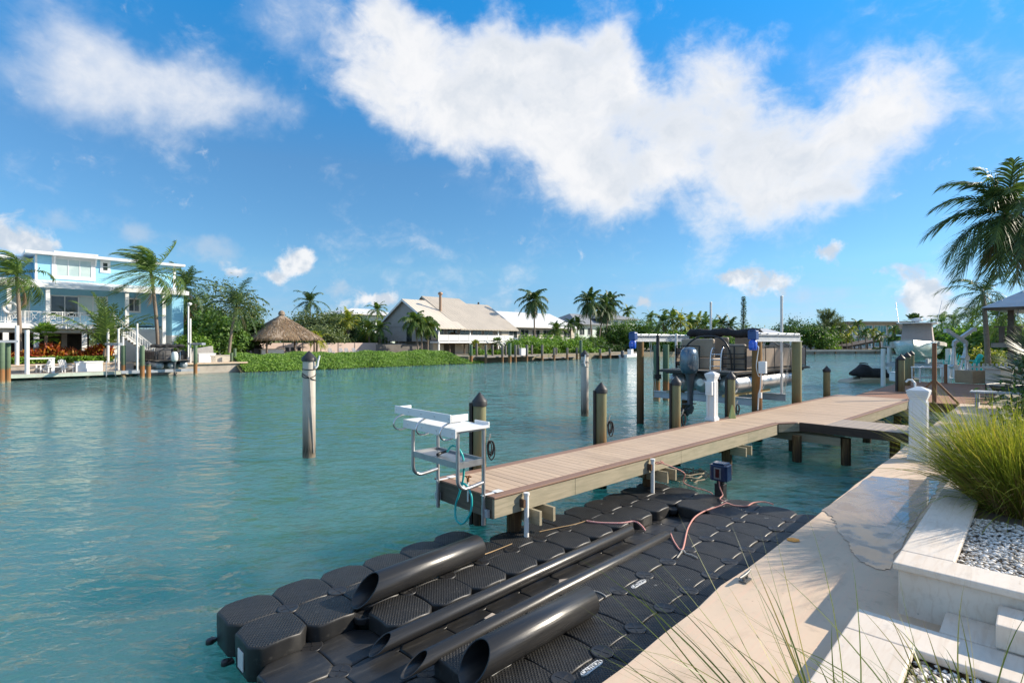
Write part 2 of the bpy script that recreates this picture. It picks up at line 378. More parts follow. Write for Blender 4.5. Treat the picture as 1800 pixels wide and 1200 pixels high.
def concrete_mat(name, c1, c2, c3, rough=.75):
    m, g, bs = new_mat(name); co = coords(g)
    br = g.noise(g.mapping(co, (1.2, 12, 4)), 2.5, 5, .6, .8); n = g.noise(co, 1.1, 5, .6); n2 = g.noise(co, 9, 5, .65)
    c = g.mix(g.rng(n, .35, .65), c1, c2); c = g.mix(g.math('MULTIPLY', g.rng(br, .45, .7), .5), c, c3); c = g.mix(g.math('MULTIPLY', g.rng(n2, .56, .72), .35), c, tuple(k * .6 for k in c2))
    v = g.node('ShaderNodeTexVoronoi'); v.inputs['Scale'].default_value = 11; g.put(v.inputs['Vector'], co)
    pit = g.math('MULTIPLY', g.rng(v.outputs['Distance'], .10, .04), g.rng(g.noise(co, 2.0, 2), .52, .6))
    c = g.mix(g.math('MULTIPLY', pit, .6), c, tuple(k * .4 for k in c2))
    big = g.noise(g.mapping(co, (.7, 1.6, 1)), .9, 6, .68, .8); c = g.mix(g.math('MULTIPLY', g.rng(big, .50, .72), .55), c, (c2[0] * .62, c2[1] * .58, c2[2] * .55))
    spk = g.noise(g.mapping(co, (3, 30, 8)), 3.0, 5, .7, 1.2); c = g.mix(g.math('MULTIPLY', g.rng(spk, .58, .74), .45), c, tuple(min(1, k * 1.18) for k in c3))
    g.put(bs.inputs['Base Color'], c); bs.inputs['Roughness'].default_value = rough
    h = g.math('ADD', g.math('MULTIPLY', br, .5), g.math('ADD', g.math('MULTIPLY', n2, .5), g.math('MULTIPLY', pit, -1.2)))
    g.put(bs.inputs['Normal'], g.bump(h, .25, .006)); return m
CAPC = concrete_mat('seawall_concrete', (.64, .485, .345), (.57, .44, .315), (.68, .45, .315))
STONE = concrete_mat('coral_stone', (.68, .58, .47), (.74, .65, .55), (.60, .47, .35), .6)
ROUGHC = mat('rough_concrete', (.33, .29, .24), (.20, .17, .14), 1.6, .9, bump=.6, bscale=22, c3=(.10, .09, .07), s3=6)
DECK = wood_mat('composite_decking', (.60, .44, .305), (.53, .385, .265), (.64, .475, .33), 1, 12, .62, .12)
DECKEDGE = wood_mat('composite_edge_board', (.30, .18, .125), (.26, .155, .11), (.33, .20, .14), 0, 12, .6, .12)
TIMBER = wood_mat('treated_timber', (.40, .345, .245), (.30, .265, .185), (.22, .225, .15), 0, 7, .8, .4)
TIMBERY = wood_mat('treated_timber_across', (.36, .31, .215), (.28, .245, .165), (.21, .21, .14), 1, 7, .8, .4)
DARKWOOD = wood_mat('dark_brown_board', (.075, .05, .036), (.05, .034, .026), (.10, .07, .05), 1, 8, .7, .3)
PILE = pile_mat('green_timber_pile', [(0, (.035, .028, .018)), (.25, (.10, .055, .025)), (.42, (.20, .115, .045)), (.62, (.19, .17, .09)), (1, (.22, .23, .13))], 0, 2.0, (.30, .22, .10))
PILEO = pile_mat('orange_timber_pile', [(0, (.05, .035, .02)), (.3, (.11, .055, .022)), (.6, (.26, .125, .04)), (1, (.22, .14, .06))], 0, 2.8, (.12, .075, .035))
PILEG = pile_mat('aged_green_pile', [(0, (.33, .30, .20)), (.08, (.30, .15, .06)), (.40, (.27, .12, .045)), (.46, (.10, .14, .085)), (1, (.13, .19, .12))], 0, 2.2, (.06, .08, .05))
PILEGR = pile_mat('grey_weathered_pile', [(0, (.30, .26, .18)), (.1, (.27, .14, .06)), (.36, (.22, .12, .06)), (.45, (.16, .14, .12)), (1, (.22, .20, .18))], 0, 2.0, (.10, .09, .08))
PILEC = pile_mat('concrete_pile', [(0, (.20, .17, .12)), (.05, (.07, .06, .045)), (.16, (.22, .18, .14)), (.5, (.50, .45, .39)), (1, (.60, .54, .46))], 0, 2.5, (.42, .34, .27))
BLACKP = mat('black_plastic', (.018, .018, .019), (.026, .025, .025), 3, .42, bump=.1, bscale=60)
RUBBER = mat('black_rubber', (.012, .012, .012), (.02, .02, .02), 3, .55)
PIPE = mat('black_pipe', (.017, .017, .018), (.028, .027, .026), 2, .33, bump=.12, bscale=18, stretch=(.3, 6, 6), c3=(.07, .062, .05), s3=5, a3=.35)
WHITEV = mat('white_vinyl', (.78, .78, .77), (.74, .74, .73), 2, .35)
WHITEP = mat('white_paint', (.80, .80, .79), (.72, .72, .71), 3, .45, c3=(.55, .53, .49), s3=4, a3=.25)
ALU = mat('aluminium', (.62, .63, .64), (.50, .51, .52), 5, .38, metal=.85, rvar=.06)
GALV = mat('galvanised_beam', (.46, .48, .51), (.38, .41, .44), 4, .45, metal=.35)
STEEL = mat('stainless_steel', (.70, .70, .70), (.60, .60, .60), 3, .22, metal=1)
RUST = mat('rusty_brass', (.32, .13, .04), (.20, .08, .03), 9, .6)
PVC = mat('white_pvc', (.80, .79, .76), (.70, .68, .64), 2, .4, c3=(.45, .36, .27), s3=3, a3=.4)
def simple(name, c, rough=.5, metal=0, **k): return mat(name, c, tuple(x * .85 for x in c), 5, rough, metal, **k)

# ================================================================ water, land
nx = 60
w = MB(); w.box(-700, 900, -60, 900, -6, 0); struct(w.build('water', WATER))
SOIL = mat('sandy_ground', (.30, .25, .18), (.22, .19, .13), .6, .95, bump=.4, bscale=9, c3=(.10, .13, .05), s3=1.4, a3=.8)
sh = [S(-260, 55.6), S(18.8, 55.6), S(19.2, 57.6), S(45, 57.6), S(46.3, 53.9), S(73, 53.3), S(85, 52.2), Vector((46, 112, 0)), Vector((70, 122.2, 0)), Vector((95, 128, 0)), Vector((118, 127, 0)), S(160, 1.2), S(21.4, 1.2), S(-60, 1.2)]
b = MB()
# the land is one sheet round the canal: an outer rim far away, its inner rim along the banks
outer = [Vector((-900, -300, 0)), Vector((-900, 200, 0)), Vector((-900, 400, 0)), Vector((-900, 700, 0)), Vector((-400, 1500, 0)), Vector((100, 1700, 0)), Vector((250, 1700, 0)), Vector((400, 1700, 0)), Vector((600, 1600, 0)), Vector((900, 1500, 0)), Vector((1500, 900, 0)), Vector((1500, 300, 0)), Vector((600, -300, 0)), Vector((60, -200, 0))]
for i in range(len(sh) - 1):
    a0, a1, o0, o1 = sh[i], sh[i + 1], outer[i], outer[i + 1]; zt = .86
    b.quad((a0.x, a0.y, zt), (a1.x, a1.y, zt), (o1.x, o1.y, zt), (o0.x, o0.y, zt)); b.quad((a0.x, a0.y, -1), (a1.x, a1.y, -1), (a1.x, a1.y, zt), (a0.x, a0.y, zt))
struct(b.build('ground', SOIL))

# ================================================================ seawall and path
t = thing('seawall', 'concrete seawall with a broad sandy cap running along the near bank', 'seawall', S(0, 1.76), RS)
b = MB(); xs = np.concatenate([[-2.0], np.linspace(0.4, 21.3, 46)]); rgw = np.random.default_rng(3)
wob = rgw.normal(0, .008, len(xs)); prof = []
for x, k in zip(xs, wob): prof.append([(x, k, .70), (x, .012 + k, .74), (x, .012 + k, .925), (x, -.012 + k, .95), (x, -1.75, .952), (x, -1.75, .70)])
b.loft(prof, False); b.build('cap', CAPC, t)
b = MB(); b.box(-2, 21.28, -.5, -.06, -1.5, .705); b.build('wall_face', ROUGHC, t)
# shallow rain puddle lying on the cap
def flat(name, pix, z, m, lab=None, sub=2, jit=.02, seed=1):
    r = random.Random(seed); p = [G(u, v, z) for u, v in pix]; q = []
    for i in range(len(p)):
        a, c = p[i], p[(i + 1) % len(p)]; n = 6
        for k in range(n):
            e = a.lerp(c, k / n); q.append((e.x + r.uniform(-jit, jit), e.y + r.uniform(-jit, jit), z))
    b = MB(); b.add(q, [tuple(range(len(q)))]); return b.build(name, m)
m, g, bs = new_mat('wet_concrete'); co = coords(g)
wetn = g.noise(co, 3.2, 5, .6)
g.put(bs.inputs['Base Color'], g.mix(g.rng(wetn, .35, .7), (.20, .135, .085), (.26, .18, .115)))
g.put(bs.inputs['Roughness'], g.rng(wetn, .45, .62, .04, .40)); bs.inputs['IOR'].default_value = 1.5; bs.inputs['Specular IOR Level'].default_value = .55
bs.inputs['Coat Weight'].default_value = .25; bs.inputs['Coat Roughness'].default_value = .02
g.put(bs.inputs['Normal'], g.bump(g.noise(co, 5, 2), .02, .01))
PUD = m
struct(flat('puddle', [(1447, 897), (1462, 908), (1470, 922), (1476, 938), (1492, 955), (1497, 968), (1512, 986), (1540, 1000), (1562, 1000), (1600, 930), (1640, 873), (1652, 845), (1600, 842), (1532, 836)], .9562, PUD))
STAIN = mat('rust_stain', (.68, .28, .03), (.60, .27, .06), 9, .8)
struct(flat('rust_stain', [(1383, 945), (1392, 944), (1405, 947), (1406, 951), (1396, 952), (1384, 949)], .9567, STAIN, jit=.004))

# seawall gap cleat
def cleat(p, rz, label, m, L=.22, group=None):
    t = thing('cleat', label, 'cleat', p, rz, group)
    b = MB(); b.box(-.055, .055, -.03, .03, 0, .012); b.tube([(-.03, 0, 0), (-.03, 0, .045)], .012, 8); b.tube([(.03, 0, 0), (.03, 0, .045)], .012, 8); b.build('base', m, t)
    b = MB(); b.tube([(-L / 2, 0, .055), (-L / 4, 0, .05), (0, 0, .048), (L / 4, 0, .05), (L / 2, 0, .058)], [.007, .013, .014, .013, .007], 8); b.build('horn', m, t); return t
cleat(G(1297, 1018, .953) + Vector((.05, -.02, 0)), RS, 'grey metal mooring cleat bolted to the edge of the seawall cap', mat('cast_metal', (.20, .20, .19), (.14, .14, .14), 8, .5, .6))

# ================================================================ planters, steps and pebbles by the path
def planter_t(name, label, x0, x1, y0, y1, zt, cw, group=None):
    pass
t = thing('planter', 'raised stone planter with a wide coping beside the seawall path', 'planter', S(4.53, .74, .95), RS)
zt = 1.31 - .95; cw = .31; LX, WY = 5.6, 5.0
b = MB(); b.box(.03, .20, -WY, -.03, 0, zt - .05); b.box(.2005, LX, -.20, -.03, 0, zt - .05); b.build('wall', STONE, t)
b = MB(); b.box(0, cw, -WY, 0, zt - .05, zt); b.box(cw + .0015, LX, -cw, 0, zt - .05, zt); b.build('coping', STONE, t, bevel=.012, seg=3)
b = MB(); b.add([(cw - .05, -WY, zt - .075), (LX, -WY, zt - .075), (LX, -cw + .05, zt - .075), (cw - .05, -cw + .05, zt - .075)], [(0, 1, 2, 3)]); SOILD = mat('dark_soil', (.20, .155, .115), (.12, .095, .07), 3, .95, bump=.6, bscale=30); b.build('soil', SOILD, t)
t = thing('planter', 'low stone planter at the path edge holding white pebbles and long grass', 'planter', S(4.20, .876, .95), RS)
zl = 1.06 - .95
b = MB(); b.box(-3.6, -.03, -.19, -.03, 0, zl - .05); b.box(-.19, -.03, -3.4, -.1905, 0, zl - .05); b.build('wall', STONE, t)
b = MB(); b.box(-.34, 0, -3.4, 0, zl - .05, zl); b.box(-3.6, -.3415, -.35, 0, zl - .05, zl); b.build('coping', STONE, t, bevel=.012, seg=3)
b = MB(); b.add([(-3.6, -3.4, zl - .09), (-.3, -3.4, zl - .09), (-.3, -.3, zl - .09), (-3.6, -.3, zl - .09)], [(0, 1, 2, 3)]); b.build('soil', SOILD, t)
b = MB(); b.box(0, .34, 0, .9, 0, 1.055 - .95); tag(b.build('stone_slab', STONE, loc=S(4.215, -.45, .953), rotz=RS, bevel=.008), 'low stone landing slab between the two planters', 'step')
b = MB(); b.box(0, .33, -3.0, 0, 0, .14); tag(b.build('stone_step', STONE, loc=S(4.205, .19, 1.0615), rotz=RS, bevel=.008), 'upper white stone step against the raised planter', 'step')
# pebbles: small stones scattered over the beds
def pebbles(name, x0, x1, y0, y1, z, n, seed, m, hole=None, size=(.010, .024)):
    r = np.random.default_rng(seed); base = np.array([(1, 0, 0), (-1, 0, 0), (0, 1, 0), (0, -1, 0), (0, 0, 1), (0, 0, -1)], float)
    fc = np.array([(0, 2, 4), (2, 1, 4), (1, 3, 4), (3, 0, 4), (2, 0, 5), (1, 2, 5), (3, 1, 5), (0, 3, 5)])
    px = r.uniform(x0, x1, n); py = r.uniform(y0, y1, n)
    sz = r.uniform(*size, n); a = r.uniform(0, 6.28, n)
    v = base[None] * np.stack([sz * r.uniform(.8, 1.5, n), sz * r.uniform(.6, 1, n), sz * r.uniform(.35, .6, n)], 1)[:, None, :] * (1 + r.normal(0, .12, (n, 6, 1)))
    ca, sa = np.cos(a)[:, None], np.sin(a)[:, None]; tx = r.normal(0, .3, n)[:, None]
    x = v[:, :, 0] * ca - v[:, :, 1] * sa; y = v[:, :, 0] * sa + v[:, :, 1] * ca; zc = v[:, :, 2] + x * tx
    V = np.stack([x + px[:, None], y + py[:, None], zc + z + r.uniform(0, .018, n)[:, None]], 2).reshape(-1, 3)
    Fc = (fc[None] + (np.arange(n) * 6)[:, None, None]).reshape(-1, 3)
    return npmesh(name, V, Fc, m, smooth=True)
m, g, bs = new_mat('white_pebble'); ri = g.node('ShaderNodeNewGeometry').outputs['Random Per Island']
g.put(bs.inputs['Base Color'], g.ramp(ri, [(0, (.30, .25, .19)), (.2, (.52, .47, .40)), (.55, (.70, .67, .62)), (1, (.80, .78, .74))])); bs.inputs['Roughness'].default_value = .7
PEB = m
o = pebbles('pebble_bed', 4.84, 6.4, -2.2, .44, 1.24, 9000, 1, PEB); o.rotation_euler.z = RS; stuff(o, 'bed of white pebbles inside the raised stone planter', 'pebbles')
o = pebbles('pebble_bed', 2.2, 3.86, -1.6, .52, .99, 6500, 2, PEB, size=(.012, .03)); o.rotation_euler.z = RS; stuff(o, 'bed of white pebbles in the low planter under the near grass', 'pebbles')

# ================================================================ vinyl posts
def vinyl_post(p, rz, label, h=1.12, w=.215, box=False, group=None, hook=False):
    t = thing('utility_post', label, 'post', p, rz, group); a = w / 2
    b = MB(); b.box(-a, a, -a, a, 0, h - .06); b.build('shaft', WHITEV, t, bevel=.006)
    b = MB()
    for sx, sy in ((1, 0), (-1, 0), (0, 1), (0, -1)):      # raised stiles round a sunk panel
        for k in (-1, 1):
            c = (sx * (a + .004) if sx else k * (a - .022), sy * (a + .004) if sy else k * (a - .022), h * .46)
            b.cbox(c, (.012 if sx else .04, .012 if sy else .04, h * .74))
    b.build('stile', WHITEV, t, bevel=.003)
    b = MB(); b.box(-a - .03, a + .03, -a - .03, a + .03, 0, .07); b.box(-a - .016, a + .016, -a - .016, a + .016, .0705, .10); b.build('base', WHITEV, t, bevel=.005)
    b = MB(); z = h - .14
    for i, e in enumerate((.012, .024, .034, .040)): b.box(-a - e, a + e, -a - e, a + e, z + i * .033, z + i * .033 + .030)
    e = .038; zt = z + .132; b.add([(-a - e, -a - e, zt), (a + e, -a - e, zt), (a + e, a + e, zt), (-a - e, a + e, zt), (-.03, -.03, zt + .055), (.03, -.03, zt + .055), (.03, .03, zt + .055), (-.03, .03, zt + .055)],
           [(0, 1, 5, 4), (1, 2, 6, 5), (2, 3, 7, 6), (3, 0, 4, 7), (4, 5, 6, 7), (3, 2, 1, 0)])
    b.build('cap', WHITEV, t, bevel=.004)
    if box:
        b = MB(); b.cbox((-a - .05, 0.0, h * .69), (.09, .17, .34)); o = b.build('socket_box', WHITEP, t, bevel=.012); b = MB(); b.cbox((-a - .102, 0, h * .69), (.012, .10, .20)); b.build('cover_flap', WHITEV, o, bevel=.004)
        b = MB(); b.tube([(-a - .03, .05, h * .5), (-a - .03, .05, .1)], .011, 8); b.build('conduit', PVC, t)
    if hook:
        b = MB(); b.tube([(0, .05, h), (0, .05, h + .1), (.01, .09, h + .15), (.01, .14, h + .15), (.01, .17, h + .11)], .016, 8); b.build('spout', PVC, t)
    return t
vinyl_post(S(10.72, 1.40, .953), RS, 'white panelled vinyl post standing on the seawall path', 1.125, hook=True)

# ================================================================ timber dock
DT0, DR, DL, ZD = 4.38, 5.07, 6.36, .90
dock = thing('dock', 'timber dock with tan composite decking reaching out from the seawall', 'dock', D(DT0, DR, 0), RD)
def dl(t_, s_, z_): return (t_ - DT0, s_ - DR, z_)
bw, gap = .138, .006
b = MB(); x = .15; rb = random.Random(2)
T1 = 13.3 - DT0; T2 = 22.2 - DT0; TB = 13.85 - DT0
while x < T2 - .15:
    y0 = .145 if x < T1 - .02 else (-.27 + .0 if x < TB + .02 else -.97 + .145)
    if T1 - .02 <= x < TB + .02: y0 = .145 - (x - T1) / (TB - T1) * .55
    dz = rb.uniform(-.0012, .0012); b.box(x, x + bw, y0, DL - DR - .145, ZD - .026 + dz, ZD + dz); x += bw + gap
b.build('deck_boards', DECK, dock, bevel=.003, seg=1)
# walkway to the seawall: boards laid the other way
b = MB(); y = -.97 + .145; yb = 0
WX0, WX1 = 13.85 - DT0, 15.2 - DT0
x = WX0 + .005
y = -.835
while y > -3.0:
    b.box(WX0, WX1, y - bw, y, ZD - .026, ZD + rb.uniform(-.001, .001)); y -= bw + gap
b.build('walkway_boards', DECKEDGE if False else mat('walkway_decking', (.36, .29, .23), (.31, .25, .20), 3, .65, bump=.15, stretch=(.5, 8, 1)), dock, bevel=.003, seg=1)
b = MB()
b.box(-.012, T1, -.012, .140, ZD - .024, ZD + .002); b.box(-.012, T2, DL - DR - .140, DL - DR + .012, ZD - .024, ZD + .002)
b.box(-.012, .140, .1415, DL - DR - .1415, ZD - .024, ZD + .0015); b.box(WX1, T2, -.982, -.84, ZD - .024, ZD + .002); b.box(T2 - .14, T2 + .012, -.838, DL - DR - .1415, ZD - .024, ZD + .0015)
b.add([(T1, -.012, ZD + .002), (TB, -.31, ZD + .002), (TB, -.16, ZD + .002), (T1, .14, ZD + .002), (T1, -.012, ZD - .024), (TB, -.31, ZD - .024), (TB, -.16, ZD - .024), (T1, .14, ZD - .024)],
      [(0, 1, 2, 3), (4, 7, 6, 5), (0, 4, 5, 1), (3, 2, 6, 7), (0, 3, 7, 4), (1, 5, 6, 2)])
b.build('edge_boards', DECKEDGE, dock, bevel=.006)
b = MB(); zf0, zf1 = ZD - .27, ZD - .032
seams = [0, 1.55, 4.5, 7.3, T1]
for i in range(4): b.box(seams[i] + .0015, seams[i + 1] - .0015, .004, .044, zf0, zf1)
b.box(WX1, T2, -.968, -.928, zf0, zf1)
b.build('side_fascia', TIMBER, dock, bevel=.003, seg=1)
b = MB(); b.box(.004, .042, .0455, DL - DR - .004, zf0 - .02, zf1); b.build('end_fascia', wood_mat('dark_end_board', (.17, .135, .095), (.11, .09, .065), (.07, .065, .05), 1, 8, .8, .4), dock, bevel=.003, seg=1)  # end board given a darker wood tone than the side boards
b = MB()
for zz0, zz1 in ((zf0 + .16, zf1), (zf0 + .06, zf0 + .155)):
    p0, p1 = (T1 + .01, -.005), (TB - .005, -.30); b.bar((p0[0], p0[1], (zz0 + zz1) / 2), (p1[0], p1[1], (zz0 + zz1) / 2), .035, zz1 - zz0)
b.build('corner_boards', TIMBER, dock)
b = MB(); b.box(WX0 - .04, WX0 - .003, -3.05, -.28, zf0 + .07, ZD + .001); b.build('walkway_fascia', DARKWOOD, dock, bevel=.003, seg=1)
b = MB(); b.box(.05, T2, DL - DR - .05, DL - DR - .012, zf0, zf1); b.box(.05, T2, .62, .66, zf0, zf1); b.box(WX0 + .0, WX1, -2.98, -2.94, zf0, zf1); b.box(WX1 - .05, WX1 - .01, -2.9, -.97, zf0, zf1)
for k in range(9): b.box(TB + .3 + k * .9, TB + .34 + k * .9, -.92, .6, zf0, zf1)
b.build('stringers', TIMBER, dock)
for tt in (5.05, 8.15, 11.2, 13.95, 17.5, 21.0):
    y0 = -.18 if tt < 13 else -1.15
    for k in (0, .26): b = MB(); b.box(tt - DT0 - .05 + k, tt - DT0 + k, y0, DL - DR - .05, zf0 - .19, zf0 - .002); b.build('cross_beam', TIMBERY, dock, bevel=.003, seg=1)
for i, (tt, ss) in enumerate([(4.95, 5.32), (8.2, 5.32), (11.2, 5.32), (13.6, 4.75), (14.5, 3.0), (14.05, 3.85), (17.6, 4.3), (21.1, 4.3), (14.9, 5.3)]):
    b = MB(); b.tube([(0, 0, -1.6), (0, 0, zf0 - .01)], .105, 12); b.build('pile', PILE, dock, loc=dl(tt, ss, 0))
# pale reddish rust marks etc. are in the timber; the white guide poles are clamped to the fascia
def guide_pole(p, h, label, r=.033):
    t = thing('guide_pole', label, 'pole', p, RD, 'white guide poles along the dock side')
    b = MB(); b.tube([(0, 0, 0), (0, 0, h)], r, 14); b.build('pipe', PVC, t)
    b = MB(); b.tube([(0, 0, h - .005), (0, 0, h + .025)], r * 1.25, 14); b.build('pipe_cap', PVC, t)
    b = MB(); b.box(-.07, -.035, -.02, .06, h - .16, h - .06); b.build('bracket', mat('rusty_bracket', (.09, .06, .045), (.16, .09, .05), 7, .7, .4) if 'rusty_bracket' not in MATS else MATS['rusty_bracket'], t)
    return t
guide_pole(D(4.885, 5.015, .05), .80, 'white plastic guide pole at the outer end of the dock')
guide_pole(D(7.85, 5.015, .05), .80, 'white plastic guide pole with a pink rope tied on top')

# ================================================================ pilings
CAPM = mat('black_pile_cap', (.022, .021, .022), (.032, .03, .03), 4, .5)
def piling(p, top, r, label, m, cap=True, strip=None, rope=None, group=None, segs=18, lean=0, name='piling', flat_cap=False, strip_top=None):
    t = thing(name, label, 'piling', (p[0], p[1], 0), RD, group)
    zc = top - (.17 if cap else 0) * (r / .11) ** .6
    b = MB(); n = 7; pts = [(lean * (k / n), 0, -1.5 + (zc + 1.5) * k / n) for k in range(n + 1)]; b.tube(pts, [r * (1.03 - .06 * k / n) for k in range(n + 1)], segs); b.build('shaft', m, t)
    if cap:
        b = MB(); q = r * 1.13; e = zc - .05; b.lathe([(q, e), (q * 1.01, e + .075), (q * .97, e + .085), (r * .12, top - .008), (0, top)], 20, (lean, 0, 0)); b.build('cap', CAPM, t)
    if strip is not None:
        b = MB(); a = strip; d_ = Vector((math.cos(a), math.sin(a), 0)); c = d_ * (r + .022)
        b.cbox((c.x, c.y, (strip_top or zc) / 2 - .3), (.05, .14, (strip_top or zc) + .6), (0, 0, a)); b.build('rub_strip', RUBBER, t, bevel=.005)
    return t
BLKROPE = mat('black_rope', (.02, .02, .02), (.035, .033, .03), 40, .8, bump=.5, bscale=120)
GREYROPE = mat('grey_rope', (.42, .40, .36), (.30, .28, .25), 40, .85, bump=.5, bscale=120)
def hung_rope(parent, r, ang, z, m=None):
    """a coil of line hung on a cleat at the side of a post"""
    u = Vector((math.cos(ang), math.sin(ang), 0)); v = Vector((-math.sin(ang), math.cos(ang), 0)); c = u * (r + .03)
    b = MB(); rr = random.Random(int(z * 100))
    for k in range(5):
        L = rr.uniform(.16, .30); w_ = rr.uniform(.025, .05); off = v * rr.uniform(-.02, .02) + u * rr.uniform(0, .03); pts = []
        for j in range(15):
            a = 2 * math.pi * j / 14; pts.append(c + off + u * (w_ * 1.25 * (1 + math.sin(a)) - .02) + v * (w_ * .4 * math.sin(a)) + Vector((0, 0, z - L / 2 + L / 2 * math.cos(a))))
        b.tube(pts[:-1], .010, 6, closed=True)
    b.build('rope_coil', m or BLKROPE, parent)
    b = MB(); b.tube([c + Vector((0, 0, z - .06)) + u * -.02, c + Vector((0, 0, z + .02)) + u * .01, c + Vector((0, 0, z + .11)) + u * .035], .011, 8); b.build('cleat', ALU, parent)
dock_piles = [(5.3, 'timber piling with black cone cap beside the fish cleaning table'), (8.36, 'timber piling with black cone cap on the open water side of the bare dock stretch'),
              (11.13, 'timber piling with black cone cap just in front of the grey outboard motor'), (13.9, 'timber piling with black cone cap right of the white power post')]
for (tt, lab) in dock_piles:
    p = D(tt, 6.49); o = piling(p, 2.06, .105, lab, PILE, strip=math.pi * .5 + .55, group='capped pilings along the dock')
    hung_rope(o, .105, -math.pi / 2 + .75, 1.30 if tt < 9 else 1.18)
piling(D(21.5, 6.5), 1.97, .115, 'green timber piling with black cone cap at the far end of the dock', PILE, group='capped pilings along the dock')
o = piling((-5.01, 13.2, 0), 2.62, .153, 'pale concrete mooring piling with black cap standing alone in mid canal', PILEC, group='pale mooring pilings in the canal')
# lashings and a white cleat on the lone concrete pile
b = MB(); q = .16
for zb, tilt, ph in ((2.17, .01, 0), (2.03, .07, .6), (1.98, -.09, 2.1)):
    b.tube([(q * math.cos(a), q * math.sin(a), zb + tilt * math.sin(a + ph)) for a in np.linspace(0, 2 * math.pi, 25)[:-1]], .011, 6, closed=True)
b.build('lashing', BLKROPE, o)
b = MB(); b.tube([(-.05, -.155, 1.98), (-.01, -.166, 1.2), (.05, -.164, .12)], .011, 6); b.build('hanging_line', GREYROPE, o)
b = MB(); b.tube([(.10, -.14, 2.20), (.14, -.17, 2.26), (.15, -.18, 2.36), (.18, -.21, 2.50)], [.035, .03, .026, .02], 8); b.build('cleat', WHITEP, o)
o = piling((2.78, 20.45, 0), 2.53, .145, 'pale concrete mooring piling wrapped in grey rope nearer the boat lift', PILEC, group='pale mooring pilings in the canal')
b = MB()
for k in range(5): b.tube([(.155 * math.cos(a), .155 * math.sin(a), 1.95 + k * .035 + .05 * math.sin(a + k * 1.3)) for a in np.linspace(0, 2 * math.pi, 21)[:-1]], .016, 6, closed=True)
b.build('lashing', GREYROPE, o)
b = MB(); b.tube([(-.10, -.12, 2.35), (-.15, -.1, 2.05), (-.12, -.13, 1.9)], .03, 8); b.build('cleat', WHITEP, o)
# ================================================================ floating platform of black plastic cubes
m, g, bs = new_mat('float_tread'); co = coords(g)
r1 = g.sep(g.mapping(co, (1, 1, 1), (0, 0, R(38)))); r2 = g.sep(g.mapping(co, (1, 1, 1), (0, 0, R(-38))))
def ridges(v, k): return g.math('POWER', g.math('ABSOLUTE', g.math('SINE', g.math('MULTIPLY', v, k))), 5.0)
tr = g.math('MAXIMUM', ridges(r1[0], 130.0), ridges(r2[0], 130.0))
nz = g.noise(co, 4, 4); tr = g.math('MULTIPLY', tr, g.rng(nz, .3, .5, .45, 1))
up = g.rng(g.sep(g.node('ShaderNodeNewGeometry').outputs['Normal'])[2], .75, .95)
wn = g.noise(g.node('ShaderNodeNewGeometry').outputs['Position'], 1.7, 5, .65)
dc = g.mix(g.rng(wn, .3, .7), (.013, .0135, .0145), (.023, .0225, .022)); oi = g.node('ShaderNodeObjectInfo').outputs['Random']; dc = g.mix(g.math('MULTIPLY', oi, .35), dc, (.036, .035, .033)); dc = g.mix(g.math('MULTIPLY', g.rng(g.noise(co, 14, 5, .7), .56, .72), .4), dc, (.10, .095, .085))
drp = g.math('MULTIPLY', g.rng(g.noise(g.node('ShaderNodeNewGeometry').outputs['Position'], 9.0, 3, .6), .70, .74), .5); dc = g.mix(drp, dc, (.36, .35, .32))
g.put(bs.inputs['Base Color'], dc); g.put(bs.inputs['Roughness'], g.math('MULTIPLY_ADD', wn, .22, .36)); bs.inputs['Specular IOR Level'].default_value = .5
g.put(bs.inputs['Normal'], g.bump(g.math('MULTIPLY', tr, up), .9, .008)); TREAD = m
SMOOTHF = mat('float_smooth', (.015, .0155, .0165), (.027, .026, .025), 2.5, .42, bump=.12, bscale=30, c3=(.085, .08, .07), s3=5, a3=.3, stretch=(.6, 3, 1))
P_ = .497; W_ = .5
def float_mesh(h, tread):
    b = MB()
    def ring(a, c, z, bul=0):
        pts = []
        for (sx, sy) in ((1, 1), (-1, 1), (-1, -1), (1, -1)):
            pts += ([(sx * a, sy * (a - c)), (sx * (a - c), sy * a)] if sx * sy > 0 else [(sx * (a - c), sy * a), (sx * a, sy * (a - c))])
        out = []
        for i in range(8):
            p, q = pts[i], pts[(i + 1) % 8]; out.append((p[0], p[1], z))
            if i % 2 == 1: 
                for f_ in (.33, .67): 
                    x, y = p[0] + (q[0] - p[0]) * f_, p[1] + (q[1] - p[1]) * f_; out.append((x, y, z + bul))
        return out
    b.loft([ring(.215, .10, -.14), ring(.240, .10, -.02), ring(.246, .095, h - .12, .004), ring(.247, .095, h - .03, .008), ring(.2455, .095, h - .014, .008), ring(.240, .094, h - .005, .008), ring(.232, .092, h - .001, .008), ring(.222, .088, h, .007), ring(.10, .04, h + .003, .002), ring(.02, .009, h + .003)], True)
    return b
LOW = .05
def Sf(t_, s_, z): return S(t_ * 1.02, s_ * 1.02, z - LOW)
def Gf(u, v, z): return G(u, v, z - LOW)
platform = thing('floating_platform', 'floating platform of black plastic cubes moored between the dock and the seawall', 'floating dock', Sf(1.59, 5.52, 0), RS); platform.scale = (1.02, 1.02, 1)
hi = float_mesh(.35, True).build('float', TREAD, platform); lo = float_mesh(.20, False).build('float', SMOOTHF, platform)
used = {}
def hcell(i, j):
    if j == 0 and i > 5: return 0
    if j == 3 and i < 12: return 2
    if j in (2, 4) and i < 2: return 2
    return 1
NI, NJ = 14, 7
rf = random.Random(5)
